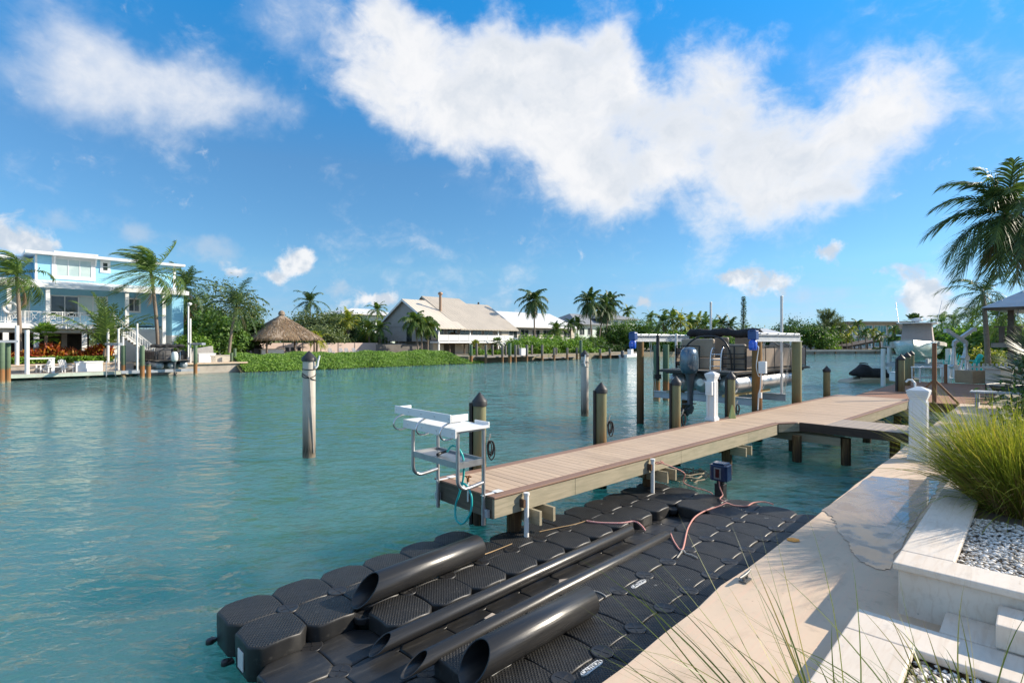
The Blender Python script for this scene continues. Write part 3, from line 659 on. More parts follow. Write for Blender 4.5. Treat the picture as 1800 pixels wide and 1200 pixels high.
for i in range(NI):
    for j in range(NJ):
        k = hcell(i, j)
        if not k: continue
        if k in used: o = (hi if k == 1 else lo).copy(); col.objects.link(o)
        else: o = hi if k == 1 else lo; used[k] = 1
        o.location = ((i + .5) * P_, -(j + .5) * W_, rf.uniform(-.006, .006)); o.rotation_euler = (rf.uniform(-.012, .012), rf.uniform(-.012, .012), rf.choice((0, math.pi)))
def disc():
    b = MB(); b.lathe([(.08, -.06), (.096, -.012), (.096, .006), (.090, .012), (.080, .008), (.0, .009)], 22)
    for a in range(4): b.cbox((.03 * math.cos(a * 1.57), .03 * math.sin(a * 1.57), .008), (.07, .012, .006), (0, 0, a * 1.57))
    return b
dm = disc().build('coupling_pin', BLACKP, platform); first = True
b = MB(); b.lathe([(.05, -.16), (.055, -.02), (.05, .012), (.03, .02), (.02, .02), (.018, .006), (0, .006)], 14); 
for i in range(1, NI):
    for j in range(1, NJ):
        cells = [hcell(i - 1, j - 1), hcell(i, j - 1), hcell(i - 1, j), hcell(i, j)]
        if 0 in cells: continue
        z = .345 if 2 not in cells else (.185 if cells.count(2) > 1 else .29)
        if first: o = dm; first = False
        else: o = dm.copy(); col.objects.link(o)
        o.location = (i * P_, -j * W_, z); o.rotation_euler.z = rf.uniform(0, 1.5)
# lugs standing out along the rim, each with a pin head
lug = MB(); lug.box(-.04, .02, -.035, .035, .02, .06); lug.lathe([(.034, .015), (.038, .04), (.034, .07), (.015, .074), (0, .07)], 12, (-.045, 0, 0)); lm = lug.build('rim_lug', BLACKP, platform, bevel=.006); fl = True
for (x, y, rz) in [(-.0, 0 - .02, .6)] + [(0, -k * W_, 0) for k in range(1, NJ)] + [(k * P_, 0, -math.pi / 2) for k in range(1, 7)] + [(NI * P_, -k * W_, math.pi) for k in range(2, NJ)]:
    if fl: o = lm; fl = False
    else: o = lm.copy(); col.objects.link(o)
    o.location = (x, y, .02); o.rotation_euler.z = rz
LABW = simple('label_white', (.75, .74, .70), .45); LABY = simple('label_yellow', (.70, .52, .03), .5); INK = simple('black_ink', (.02, .02, .02), .5)
def text_mesh(txt, size, m, parent, loc, rot, name='lettering', ext=.0006):
    cu = bpy.data.curves.new('t', 'FONT'); cu.body = txt; cu.size = size; cu.align_x = 'CENTER'; cu.align_y = 'CENTER'; cu.extrude = ext
    to = bpy.data.objects.new('t', cu); col.objects.link(to); dg = bpy.context.evaluated_depsgraph_get()
    me = bpy.data.meshes.new_from_object(to.evaluated_get(dg)); bpy.data.objects.remove(to); me.materials.clear(); me.materials.append(m)
    o = bpy.data.objects.new(name, me); col.objects.link(o); o.parent = parent; o.location = loc; o.rotation_euler = rot; return o
def local(o, p): return (Matrix.Rotation(-o.rotation_euler.z, 4, 'Z') @ (Vector(p) - o.location))
for (i, j) in ((2, 5), (4, 5), (6, 5), (8, 4), (3, 6)):
    c = ((i + .52) * P_, -(j + .06) * W_ - .045, .360)
    b = MB(); b.prism([(.13 * math.cos(a) * (1 if abs(math.cos(a)) < .8 else 1.0), .028 * max(-1, min(1, 1.5 * math.sin(a)))) for a in np.linspace(0, 2 * math.pi, 21)[:-1]], -.02, .0)
    o = b.build('caution_sticker', LABW, platform, loc=c); text_mesh('CAUTION', .052, INK, o, (0, 0, .0012), (0, 0, 0))
for i in (6, 7): b = MB(); b.box(.1, .36, -.003, .004, .30, .312); b.build('yellow_strip', LABY, platform, loc=(i * P_, -W_ - .0, .018))
b = MB(); b.box(-.11, .11, .0, .02, .22, .30); b.build('white_tag', LABW, platform, loc=(P_ - .1, -.004, 0))
b = MB(); b.box(-.008, .0, -.06, .06, .10, .26); b.build('white_tag', LABW, platform, loc=(.0, -W_ * 1.5, 0))

# ================================================================ pipes lying on the platform
def pipe(p0, p1, r, wall, label, cut=0, closed_far=True):
    p0, p1 = Vector(p0), Vector(p1); L = (p1 - p0).length; ang = math.atan2(p1.y - p0.y, p1.x - p0.x); tilt = math.atan2(p1.z - p0.z, math.hypot(p1.x - p0.x, p1.y - p0.y))
    t = thing('pipe', label, 'pipe', p0, ang); t.rotation_euler.y = -tilt
    n = 28; rings = []; ri = r - wall
    def ring(rad, x, c=0): return [(x + c * (1 + math.sin(2 * math.pi * j / n)) / 2, rad * math.cos(2 * math.pi * j / n), rad * math.sin(2 * math.pi * j / n)) for j in range(n)]
    # the near end is sawn off on the slant
    seq = [ring(ri, L * .96), ring(ri, .01, cut), ring(ri + wall * .1, 0, cut), ring(r - .002, 0, cut), ring(r, .004, cut), ring(r, L * .5), ring(r, L - .012), ring(r - .012, L)]
    if not closed_far: seq = [ring(ri, L - .003)] + seq[1:-1] + [ring(r - .003, L), ring(ri + .001, L)]
    b = MB(); b.loft(seq, True, False)
    if closed_far: b.add(seq[-1], [tuple(range(n))])
    o = b.build('pipe_wall', PIPE, t)
    return t
pipe(Sf(2.50, 4.56, .49), Sf(4.10, 4.60, .50), .135, .014, 'short fat black pipe with a slanted open end lying nearest the open canal', .26)
pipe(Sf(2.30, 3.93, .315), Sf(6.20, 3.90, .33), .068, .014, 'long thin black pipe lying on the canal side of the platform groove', .20)
pipe(Sf(2.28, 3.44, .36), Sf(6.28, 3.42, .355), .066, .011, 'long thin black pipe lying on the seawall side of the platform groove', .24)
pipe(Sf(2.50, 2.98, .485), Sf(3.98, 2.95, .485), .135, .014, 'short fat black pipe with a slanted open end lying nearest the seawall', .22)
# sea-washed wood scraps in the groove
for q, (tt, ss, L, a, lab) in enumerate([(3.45, 3.70, .16, .9, 'larger bleached scrap of wood between the two thin pipes'), (4.55, 3.68, .18, .2, 'bleached wood chip farther along between the two thin pipes'), (3.62, 3.66, .10, .4, 'smallest brown wood scrap between the two thin pipes')]):
    b = MB(); b.add([(-L / 2, -.035, 0), (L / 2, -.03, 0), (L / 2 * .8, .04, .01), (-L / 2 * .7, .035, .005), (-L / 2, -.03, .035), (L / 2, -.02, .03), (L / 2 * .7, .03, .045), (-L / 2 * .8, .03, .04)], [(0, 3, 2, 1), (4, 5, 6, 7), (0, 1, 5, 4), (1, 2, 6, 5), (2, 3, 7, 6), (3, 0, 4, 7)])
    tag(b.build('wood_scrap', wood_mat('bleached_wood' if q < 2 else 'brown_scrap', (.45, .38, .31) if q < 2 else (.30, .20, .13), (.36, .30, .24), (.25, .2, .15), 0, 10), loc=Sf(tt, ss, .215), rotz=a, bevel=.006), lab, 'wood scrap')

# ================================================================ winch head on its post and the ropes
wp = thing('winch_post', 'black post with a dark blue box head and small window at the platform end', 'winch', Sf(8.60, 3.72, .20), RS)
b = MB(); b.box(-.07, .07, -.075, .075, -.1, .34); b.box(-.05, .05, -.05, .05, .34, .42); b.build('post', BLACKP, wp, bevel=.008)
NAVY = mat('navy_gloss', (.018, .035, .085), (.012, .022, .055), 3, .22, coat=.5)
b = MB(); b.prism([(-.12, -.12), (-.09, -.15), (.09, -.15), (.13, -.11), (.13, .11), (.09, .15), (-.09, .15), (-.12, .12)], .40, .66); b.prism([(-.10, -.10), (.10, -.12), (.10, .12), (-.10, .10)], .6605, .69); b.build('head', NAVY, wp, bevel=.012)
b = MB(); b.box(-.128, -.118, -.06, .06, .43, .62); o = b.build('face_plate', simple('grey_metal_plate', (.25, .26, .28), .35, .6), wp, bevel=.004)
b = MB(); b.box(-.134, -.126, -.032, .032, .46, .60); b.build('dark_window', simple('dark_red_lens', (.06, .01, .012), .15), o)
def rope_mat(name, c1, c2):
    m, g, bs = new_mat(name); co = coords(g); w = g.node('ShaderNodeTexWave'); w.bands_direction = 'DIAGONAL'; w.inputs['Scale'].default_value = 38; w.inputs['Distortion'].default_value = 2
    g.put(w.inputs['Vector'], co); g.put(bs.inputs['Base Color'], g.mix(g.rng(w.outputs['Fac'], .45, .6), c1, c2)); bs.inputs['Roughness'].default_value = .8
    g.put(bs.inputs['Normal'], g.bump(w.outputs['Fac'], .5, .004)); return m
PINK = rope_mat('pink_rope', (.62, .20, .17), (.55, .34, .28)); REDW = rope_mat('red_white_rope', (.62, .035, .035), (.75, .60, .55)); TANROPE = rope_mat('tan_rope', (.45, .30, .15), (.33, .22, .11))
def smooth(pts, k=5):
    pts = [Vector(p) for p in pts]; out = []
    for i in range(len(pts) - 1):
        a, b_, c, d_ = pts[max(i - 1, 0)], pts[i], pts[i + 1], pts[min(i + 2, len(pts) - 1)]
        for j in range(k):
            t_ = j / k; out.append(.5 * ((2 * b_) + (c - a) * t_ + (2 * a - 5 * b_ + 4 * c - d_) * t_ ** 2 + (3 * b_ - a - 3 * c + d_) * t_ ** 3))
    return out + [pts[-1]]
def rope(pts, r, m, label, name='rope'):
    b = MB(); b.tube(smooth(pts), r, 8); return tag(b.build(name, m), label, 'rope')
zt_ = .368
rope([Gf(1031, 915, .375), Gf(1052, 918, zt_), Gf(1090, 919, zt_), Gf(1115, 916, .372), Gf(1127, 923, .36), Gf(1134, 932, .30)], .013, REDW, 'short red and white braided rope lying beside the platform groove')
rope([Gf(948, 934, zt_), Gf(985, 926, zt_), Gf(1010, 921, zt_), Gf(1033, 914, .372)], .006, TANROPE, 'thin tan line running into the red and white braided rope')
rope([Gf(848, 975, .40), Gf(870, 967, .36), Gf(900, 955, zt_), Gf(845, 985, .36)][:3], .006, TANROPE, 'thin tan line trailing from the fat pipe nearest the canal')
rope([Gf(1179, 938, .38), Gf(1184, 950, .37), Gf(1191, 961, zt_), Gf(1196, 966, zt_), Gf(1201, 962, zt_), Gf(1207, 935, zt_), Gf(1212, 922, zt_), Gf(1222, 908, zt_), Gf(1240, 897, zt_), Gf(1262, 890, zt_), Gf(1277, 884, .40), Gf(1290, 888, zt_), Gf(1312, 889, zt_), Gf(1325, 883, zt_), Gf(1345, 882, zt_), Gf(1359, 886, zt_)], .011, PINK, 'long pink rope looping over the cubes from the groove to the winch post')
rope([Sf(8.50, 3.70, .62), Sf(8.48, 3.68, .5), Sf(8.45, 3.62, .40), Sf(8.3, 3.6, .37), Gf(1279, 884, .39)], .010, PINK, 'pink rope hanging down from the blue winch head')
rope([D(8.02, 4.97, .82), D(8.08, 4.95, .78), D(8.02, 5.05, .76), D(7.99, 4.97, .80), D(8.4, 4.75, .60), Sf(8.5, 4.3, .45), Sf(8.62, 3.95, .36), Sf(8.6, 3.85, .33)], .010, PINK, 'pink rope slung from the white guide pole down to the platform end')
rope([Gf(1190, 980, zt_), Gf(1196, 972, zt_), Gf(1200, 966, .375), Gf(1206, 972, zt_), Gf(1216, 975, zt_), Gf(1226, 980, zt_)], .009, GREYROPE, 'grey knotted line where the pink rope ties onto a cube')
rope([Gf(1043, 1038, .37), Gf(1052, 1040, zt_), Gf(1062, 1045, zt_), Gf(1066, 1050, .36)], .007, GREYROPE, 'pale line curling from the far end of the fat pipe nearest the seawall')
# driftwood ring caught between dock and platform
t = thing('driftwood', 'tangled ring of bleached driftwood floating between dock and platform', 'driftwood', Gf(1208, 845, .0), .4)
b = MB(); rr = random.Random(8)
for k in range(7):
    a0 = rr.uniform(0, 6.28); pts = [((.42 + rr.uniform(-.08, .06)) * math.cos(a0 + q * .42), (.27 + rr.uniform(-.04, .04)) * math.sin(a0 + q * .42), .05 + k * .025 + rr.uniform(-.02, .02)) for q in range(9)]; b.tube(smooth(pts, 3), rr.uniform(.010, .026), 6)
for k in range(9): b.tube([(rr.uniform(-.4, .2), rr.uniform(-.2, .2), .04), (rr.uniform(-.1, .5), rr.uniform(-.25, .25), rr.uniform(.06, .22))], rr.uniform(.006, .014), 5)
b.build('branches', wood_mat('driftwood_bleached', (.48, .41, .31), (.38, .31, .22), (.22, .17, .11), 0, 8), t)
b = MB()
for k in range(5): b.sphere((.40 + rr.uniform(-.06, .06), rr.uniform(-.22, .12), .10 + rr.uniform(0, .06)), (rr.uniform(.05, .08), .045, .045), 8, 6)
b.build('float_lumps', mat('foam_lump', (.50, .36, .20), (.60, .50, .36), 6, .8), t)

# ================================================================ fish cleaning table at the dock end
ft = thing('fish_table', 'aluminium fish cleaning table with white plastic top hung off the dock end', 'fish table', D(DT0, 5.72, ZD), RD)
# local: x along the dock (minus = out over the water), y across
AL = mat('brushed_tube', (.50, .51, .52), (.42, .43, .44), 6, .36, metal=.8); hw = .50
HDPE = mat('white_board', (.82, .82, .80), (.78, .78, .76), 3, .4)
ZT = .86; xo = -.46; xi = -.055
for sy in (-1, 1):
    b = MB(); y = sy * hw
    b.tube(smooth([(xo, y, ZT), (xo, y, .5), (xo, y, .28), (xo + .02, y, .20), (xo + .08, y, .15), (xo + .16, y, .14), (xi - .01, y, .17)], 4), .024, 12); b.build('front_leg', AL, ft)
    b = MB(); b.tube([(xi, y, ZT - .02), (xi, y, -.36)], .024, 12); b.tube([(xi, y, -.12), (xi, y, -.37)], .029, 12); b.build('back_leg', AL, ft)
    b = MB(); b.box(xi - .03, xi + .28, y - .02, y + .02, .0025, .012); b.box(xi + .18, xi + .30, y - .05, y + .05, .0125, .018); b.build('foot_strap', WHITEP, ft)
    b = MB(); b.cbox((xi + .02, y + sy * .03, -.22), (.05, .09, .10)); b.build('bracket', GALV, ft, bevel=.005)
b = MB(); b.box(xo, xi, -hw, hw, .43, .445)
for y in (-hw, hw): b.box(xo - .01, xi + .01, y - .012, y + .012, .40, .475)
for x in (xo, xi): b.box(x - .012, x + .012, -hw + .0135, hw - .0135, .40, .475)
b.build('shelf', mat('shelf_sheet', (.40, .41, .42), (.33, .34, .35), 6, .42, metal=.8), ft)
b = MB(); b.box(xo + .01, xi - .01, -hw + .0, hw - .0, ZT - .03, ZT - .001); b.build('top_frame', AL, ft)
b = MB(); b.box(xo - .06, xi + .03, -hw - .06, hw + .12, ZT, ZT + .035); b.build('cutting_board', HDPE, ft, bevel=.006)
b = MB(); b.box(xo - .082, xo - .062, -hw - .06, hw + .12, ZT - .075, ZT + .035); b.build('front_apron', HDPE, ft, bevel=.004)
b = MB()
b.box(xi + .031, xi + .052, -hw - .06, -.28, ZT, ZT + .075)
b.build('back_ledge', HDPE, ft, bevel=.004)
# the upper rail tray stands off the front on bent hooks
b = MB(); b.box(xo - .142, xo - .122, -hw - .04, hw + .24, ZT + .115, ZT + .215); b.box(xo - .12, xo + .10, hw + .20, hw + .22, ZT + .12, ZT + .205); b.box(xo - .12, xo + .13, -hw - .04, -hw - .02, ZT + .12, ZT + .205); b.box(xo - .121, xo - .0, -hw - .018, hw + .199, ZT + .115, ZT + .13); b.build('upper_rail', HDPE, ft, bevel=.005)
for y in (-hw + .02, .03, hw + .08):
    b = MB(); b.tube(smooth([(xo + .05, y, ZT + .11), (xo - .12, y, ZT + .105), (xo - .22, y, ZT + .06), (xo - .25, y, ZT - .02), (xo - .20, y, ZT - .08), (xo - .10, y, ZT - .085), (xo + .02, y, ZT - .04)], 4), .012, 8); b.build('rod_hook', STEEL, ft)
b = MB()
for y in np.linspace(-hw - .01, hw + .18, 5): b.tube([(xo - .125, y, ZT + .165), (xo - .148, y, ZT + .165)], .012, 10)
for y in np.linspace(-hw, hw, 4): b.tube([(xo - .07, y, ZT - .02), (xo - .088, y, ZT - .02)], .013, 10)
b.build('bolt_heads', simple('pale_bolt', (.7, .7, .68), .4), ft)
b = MB(); b.tube([(xo + .12, hw - .35, ZT - .09), (xo + .12, hw + .05, ZT - .09)], .03, 10); b.build('drain_trough', AL, ft)
# tap and hose
tp = thing('tap', 'small brass tap with red rusty handle on the dock end board', 'tap', D(DT0 + .03, 5.58, ZD - .16), RD)
b = MB(); b.tube([(-.05, 0, 0), (-.05, 0, .26)], .014, 10); b.tube([(-.05, 0, .22), (-.13, 0, .22), (-.16, 0, .18)], .014, 8); b.build('riser', PVC, tp)
b = MB(); b.tube([(-.05, 0, .26), (-.05, 0, .32)], .020, 10); b.cbox((-.05, 0, .33), (.10, .016, .016), (0, 0, .5)); b.cbox((-.05, 0, .33), (.10, .016, .016), (0, 0, 2.0)); b.build('valve', RUST, tp)
def fl_(x, y, z): m_ = Matrix.Rotation(RD, 4, 'Z'); return ft.location + m_ @ Vector((x, y, z))
TEAL = mat('teal_hose', (.03, .48, .45), (.025, .42, .42), 4, .4)
b = MB(); b.tube(smooth([fl_(-.22, .05, .50), fl_(-.25, -.10, .60), fl_(-.25, -.24, .58), fl_(-.22, -.30, .45), fl_(-.20, -.27, .2), fl_(-.19, -.17, -.02), fl_(-.18, -.08, -.2), fl_(-.2, -.12, -.36), fl_(-.2, -.26, -.38), fl_(-.2, -.42, -.2), fl_(-.2, -.44, -.0), fl_(-.2, -.34, .12), fl_(-.19, -.20, .12), fl_(-.16, -.14, .03)], 5), .014, 8)
tag(b.build('hose', TEAL), 'turquoise garden hose looped over the fish cleaning table shelf', 'hose')
b = MB(); b.tube([fl_(-.28, .12, .475), fl_(-.22, .06, .50)], .016, 8); b.tube([fl_(-.28, .12, .475), fl_(-.34, .10, .465)], .022, 8); tag(b.build('hose_nozzle', BLACKP), 'black spray nozzle resting on the fish table shelf', 'nozzle')

# ================================================================ power post on the dock
vinyl_post(D(12.6, 6.36, ZD + .001), RD, 'white vinyl power post with socket box standing on the dock', 1.16, .19, box=True)
b = MB(); b.add([(-.07, -.07, 0), (.07, -.07, 0), (.07, .07, 0), (-.07, .07, 0), (-.015, -.015, .33), (.015, -.015, .33), (.015, .015, .33), (-.015, .015, .33)], [(0, 3, 2, 1), (4, 5, 6, 7), (0, 1, 5, 4), (1, 2, 6, 5), (2, 3, 7, 6), (3, 0, 4, 7)])
tag(b.build('marker_cone', mat('faded_yellow_green', (.42, .48, .18), (.35, .42, .16), 6, .6), loc=D(13.35, 6.2, ZD + .002), bevel=.006), 'small faded yellow green cone on the dock right of the power post', 'cone')
# ================================================================ boat lift beside the dock
TAN = mat('tan_upholstery', (.34, .265, .19), (.29, .225, .16), 3, .5, bump=.1, bscale=60)
TANPANEL = mat('tan_fence_panel', (.25, .20, .155), (.21, .17, .135), 2, .45, spec=.4)
BLKTUBE = mat('black_rail', (.015, .015, .016), (.025, .025, .026), 4, .4)
CANVAS = mat('black_canvas', (.014, .014, .016), (.026, .026, .028), 3, .85, bump=.6, bscale=9, bdist=.05)
LIFTBLUE = mat('blue_motor', (.015, .11, .62), (.012, .09, .52), 3, .35, coat=.3); LIFTNAVY = mat('navy_gearbox', (.03, .08, .24), (.025, .065, .2), 3, .4)
piling(D(15.9, 10.65), 2.84, .125, 'brown timber lift piling at the open water corner under the left blue motor', PILEO, cap=False, group='boat lift pilings')
piling(D(15.55, 6.50), 2.84, .14, 'brown timber lift piling at the dock edge under the right blue motor', PILEO, cap=False, group='boat lift pilings')
piling(D(18.45, 6.45), 2.84, .145, 'thick lift piling at the dock edge under the far end of the right beam', PILE, cap=False, group='boat lift pilings')
piling(D(18.9, 10.65), 2.84, .125, 'lift piling standing behind the outboard at the far open water corner', PILEO, cap=False, group='boat lift pilings')
lift = thing('boat_lift', 'four post boat lift with white beams and two blue motors holding the pontoon boat', 'boat lift', D(15.6, 8.5, 0), RD)
for y, x0, x1 in ((10.65 - 8.5, .0, 3.65), (6.47 - 8.5, -.25, 3.2)):
    b = MB(); b.box(x0, x1, y - .08, y + .08, 2.845, 2.865); b.box(x0, x1, y - .012, y + .012, 2.866, 3.03); b.box(x0, x1, y - .08, y + .08, 3.031, 3.05); b.build('top_beam', GALV, lift)
    b = MB(); b.tube([(x0 + .1, y, 3.085), (x1 - .1, y, 3.085)], .028, 10)
    for k in (.3, .8, 1.6, 2.2, 2.9): b.cbox((x0 + k, y, 3.075), (.07, .11, .05))
    b.build('drive_shaft', ALU, lift)
    b = MB(); b.cbox((x0 - .12, y, 3.03), (.20, .24, .26)); b.tube([(x0 - .16, y, 3.16), (x0 - .16, y, 3.19)], .09, 14); b.build('gearbox', LIFTNAVY, lift, bevel=.02)
    b = MB(); b.lathe([(.085, 2.60), (.105, 2.62), (.112, 2.7), (.112, 2.84), (.08, 2.89), (.06, 2.9)], 14, (x0 - .14, y, 0)); b.cbox((x0 - .26, y, 2.74), (.05, .12, .15)); b.build('motor', LIFTBLUE, lift, bevel=.01)
for xc, (g0, g1) in ((.6, (1.6, 3.4)), (2.65, (2.0, 4.2))):
    b = MB()
    for z0, z1, w_ in ((.93, .945, .09), (.946, 1.134, .012), (1.135, 1.15, .09)): b.box(xc - w_, xc + w_, -1.78, 1.78, z0, z1)
    b.build('cradle_beam', GALV, lift)
    for y in (-1.74, 1.74):
        b = MB()
        for k in (-.05, .05): b.tube([(xc + k, y, 1.15), (xc + k, y * 1.12, 2.85)], .008, 5)
        b.build('cable', STEEL, lift)
for y in (-.95, .95): b = MB(); b.box(.1, 3.4, y - .06, y + .06, 1.152, 1.235); b.build('bunk', TIMBER if y > 0 else wood_mat('yellow_timber', (.55, .42, .20), (.46, .34, .15), (.38, .27, .12), 0, 7), lift)
for (x, y, z0, z1) in ((1.9, 1.70, 1.1, 3.1), (.62, -1.66, 1.0, 2.75), (4.2, 1.55, 1.1, 4.35), (2.65, -1.66, 1.15, 4.30)):
    b = MB(); b.tube([(x, y, z0), (x, y, z1)], .042, 12); b.lathe([(.046, z1), (.046, z1 + .03), (0, z1 + .04)], 12, (x, y, 0)); b.build('guide_pole', PVC, lift)
# switch box and its conduit on the near right piling
sb = thing('switch_box', 'white lift switch box with grey conduit on the right motor piling', 'switch box', D(15.38, 6.34, 2.12), RD)
b = MB(); b.box(-.06, .06, -.17, .03, -.17, .17); b.build('case', WHITEV, sb, bevel=.012)
b = MB(); b.box(-.066, -.058, -.14, .0, -.10, .10); b.build('cover', WHITEP, sb, bevel=.004)
b = MB(); b.tube(smooth([(-.02, .09, .62), (-.06, .02, .55), (-.07, .05, .3), (-.06, .08, .0), (-.05, .02, -.25), (-.03, -.06, -.19)], 4), .013, 8); b.tube([(-.03, -.04, -.17), (-.03, -.02, -.6), (-.03, .03, -.75), (-.03, .05, -1.2)], .02, 8); b.cbox((-.03, -.02, -.78), (.06, .07, .16)); b.build('conduit', PVC, sb)

# ================================================================ pontoon boats
def pontoon_boat(label, loc, rz, cowl_m, panel_m, L=6.5, tubes_m=None, seat_m=None):
    TANS = seat_m or TAN
    t = thing('pontoon_boat', label, 'pontoon boat', loc, rz); tm = tubes_m or MATS['tube_aluminium']
    for y in (-.88, 0, .88):
        b = MB(); r = .31; b.loft([[(x, y + rr_ * math.cos(a), .31 + up + rr_ * math.sin(a)) for a in np.linspace(0, 2 * math.pi, 19)[:-1]] for (x, rr_, up) in [(.35, .12, .02), (.42, .27, 0), (.50, r, 0), (L - 1.2, r, 0), (L - .6, .24, .05), (L - .2, .10, .16), (L - .1, .02, .2)]])
        for x in np.arange(1.2, L - 1, 1.1): b.tube([(x, y, .31), (x + .05, y, .31)], .318, 18, caps=False)
        b.build('pontoon_tube', tm, t)
    b = MB(); b.box(.0, L - .2, -1.26, 1.26, .63, .70); 
    for x in np.arange(.3, L - .4, .55): b.box(x, x + .05, -1.2, 1.2, .57, .629)
    b.build('deck', BLKTUBE, t)
    b = MB(); b.box(.02, L - .24, -1.22, 1.22, .7015, .715); b.build('deck_carpet', mat('beige_carpet', (.36, .29, .22), (.30, .24, .18), 9, .9) if 'beige_carpet' not in MATS else MATS['beige_carpet'], t)
    F0, F1, zt = .95, L - .5, 1.48
    def fence(p, q, n, panel):
        p, q = Vector(p), Vector(q); o = MB()
        for k in range(n + 1):
            e = p.lerp(q, k / n); o.bar((e.x, e.y, .72), (e.x, e.y, zt), .035)
        for z in ((.76, zt) if panel else (.76, .92, 1.08, 1.24, zt)): o.bar((p.x, p.y, z), (q.x, q.y, z), .03)
        ob = o.build('rail', BLKTUBE, t)
        if panel:
            b = MB(); b.bar((p.x, p.y, 1.1), (q.x, q.y, 1.1), .014, .62); b.build('panel', panel_m, ob)
    fence((F0, -1.2, 0), (F1, -1.2, 0), 7, True); fence((F0, 1.2, 0), (F1, 1.2, 0), 7, True); fence((F1, -1.2, 0), (F1, 1.2, 0), 3, True)
    fence((F0, .35, 0), (F0, 1.2, 0), 2, False); fence((F0, -1.2, 0), (F0, -.45, 0), 2, False)
    b = MB(); b.tube(smooth([(F0, -.75, .72), (F0 - .06, -.7, 1.35), (F0 - .1, -.45, 1.72), (F0 - .1, 0, 1.8), (F0 - .1, .45, 1.72), (F0 - .06, .85, 1.35), (F0, .9, .72)], 4), .028, 10); b.build('tow_arch', BLKTUBE, t)
    def seat(x, y, w, d_, hb, back=1):
        b = MB(); b.box(x, x + d_, y - w / 2, y + w / 2, .72, 1.08); b.build('seat_base', TANS, t, bevel=.04, seg=3)
        b = MB(); bx = x if back > 0 else x + d_ - .16; b.box(bx, bx + .16, y - w / 2, y + w / 2, 1.09, hb); b.build('seat_back', TANS, t, bevel=.06, seg=3)
    seat(F0 + .12, .5, 1.15, .6, 1.72); seat(F0 + 1.6, -.35, .52, .52, 1.82); seat(F0 + 1.7, .45, .52, .52, 1.78); seat(F0 + 2.6, -.75, .7, 1.3, 1.58, -1); seat(F0 + 3.4, .75, .7, 1.6, 1.52, -1); seat(F0 + .14, -.80, .6, .7, 1.55)
    b = MB(); b.box(F0 + 2.5, F0 + 2.95, -.6, -.1, .72, 1.55); b.build('helm_console', BLKTUBE, t, bevel=.05)
    # folded bimini: a lumpy roll across the boat on slanting hoops
    rr = random.Random(3); b = MB(); n = 18
    pts = [(F0 + .95 + .05 * math.sin(k * 1.7), -1.30 + 2.6 * k / n, 1.93 + .03 * math.sin(k * .9) - .05 * abs(k / n - .5)) for k in range(n + 1)]
    b.tube(pts, [.05] + [.135 + rr.uniform(-.025, .035) for k in range(n - 1)] + [.05], 10); b.tube([(p[0] + .16, p[1], p[2] - .02) for p in pts[1:-1]], [.12 + rr.uniform(-.03, .03) for k in range(n - 1)], 8); b.build('bimini_roll', CANVAS, t)
    for y in (-1.22, 1.22):
        b = MB(); b.tube([(F0 + 2.5, y, 1.48), (F0 + .95, y, 1.92)], .018, 8); b.tube([(F0 + .5, y, .8), (F0 + 1.0, y, 1.9)], .018, 8); b.tube([(F0 + 3.4, y, 1.48), (F0 + 1.1, y, 1.95)], .016, 8); b.build('bimini_hoop', BLKTUBE, t)
    b = MB()
    for y in (-.62, -.28): b.tube(smooth([(.75, y, 1.35), (.62, y, 1.42), (.5, y, 1.2), (.46, y, .72), (.42, y, .45)], 4), .022, 8)
    for z in (.85, 1.05, 1.22): b.tube([(.5, -.62, z), (.5, -.28, z)], .02, 8)
    b.build('boarding_ladder', STEEL, t)
    # outboard
    mo = MB()
    prof = [(.62, .10, .10), (.66, .22, .20), (.80, .27, .25), (1.00, .275, .26), (1.20, .265, .25), (1.36, .235, .215), (1.44, .15, .14), (1.455, .02, .02)]
    mo.loft([[(-.30 - .04 * (z - .62) + a * 1.25 * math.cos(w) * (1 if math.cos(w) < 0 else .85), c * math.copysign(abs(math.sin(w)) ** .75, math.sin(w)), z) for w in np.linspace(0, 2 * math.pi, 23)[:-1]] for (z, a, c) in prof]); o = mo.build('outboard_cowl', cowl_m, t)
    b = MB(); b.loft([[(-.26 + x_ * w_ + off, y_ * h_, z) for (x_, y_) in ((1, .6), (.4, 1), (-.4, 1), (-1, .5), (-1, -.5), (-.4, -1), (.4, -1), (1, -.6))] for (z, w_, h_, off) in [(.66, .18, .15, 0), (.4, .15, .10, 0), (.1, .13, .06, 0), (-.35, .13, .04, -.02), (-.42, .22, .06, -.06), (-.5, .20, .06, -.06), (-.62, .10, .02, -.02)]]); b.box(-.58, -.12, -.12, .12, -.305, -.285); o2 = b.build('outboard_leg', mat('leg_grey', (.10, .11, .12), (.07, .08, .09), 4, .4, .3) if 'leg_grey' not in MATS else MATS['leg_grey'], t)
    b = MB()
    for k in range(3):
        a = k * 2.094; c, s_ = math.cos(a), math.sin(a); b.add([(-.56, .03 * c, -.47 + .03 * s_), (-.53, .18 * c - .07 * s_, -.47 + .18 * s_ + .07 * c), (-.57, .2 * c, -.47 + .2 * s_), (-.60, .17 * c + .08 * s_, -.47 + .17 * s_ - .08 * c)], [(0, 1, 2, 3)])
    b.tube([(-.46, 0, -.47), (-.66, 0, -.47)], .045, 10); b.build('propeller', BLACKP, o2)
    return t
mat('tube_aluminium', (.60, .61, .62), (.50, .51, .52), 2.5, .33, metal=.75, c3=(.36, .36, .36), s3=3, a3=.5)
mat('old_tube_aluminium', (.42, .45, .48), (.33, .36, .39), 2.5, .45, metal=.4)
COWL = mat('blue_grey_cowl', (.10, .15, .20), (.085, .125, .17), 2, .22, metal=.35, coat=.7)
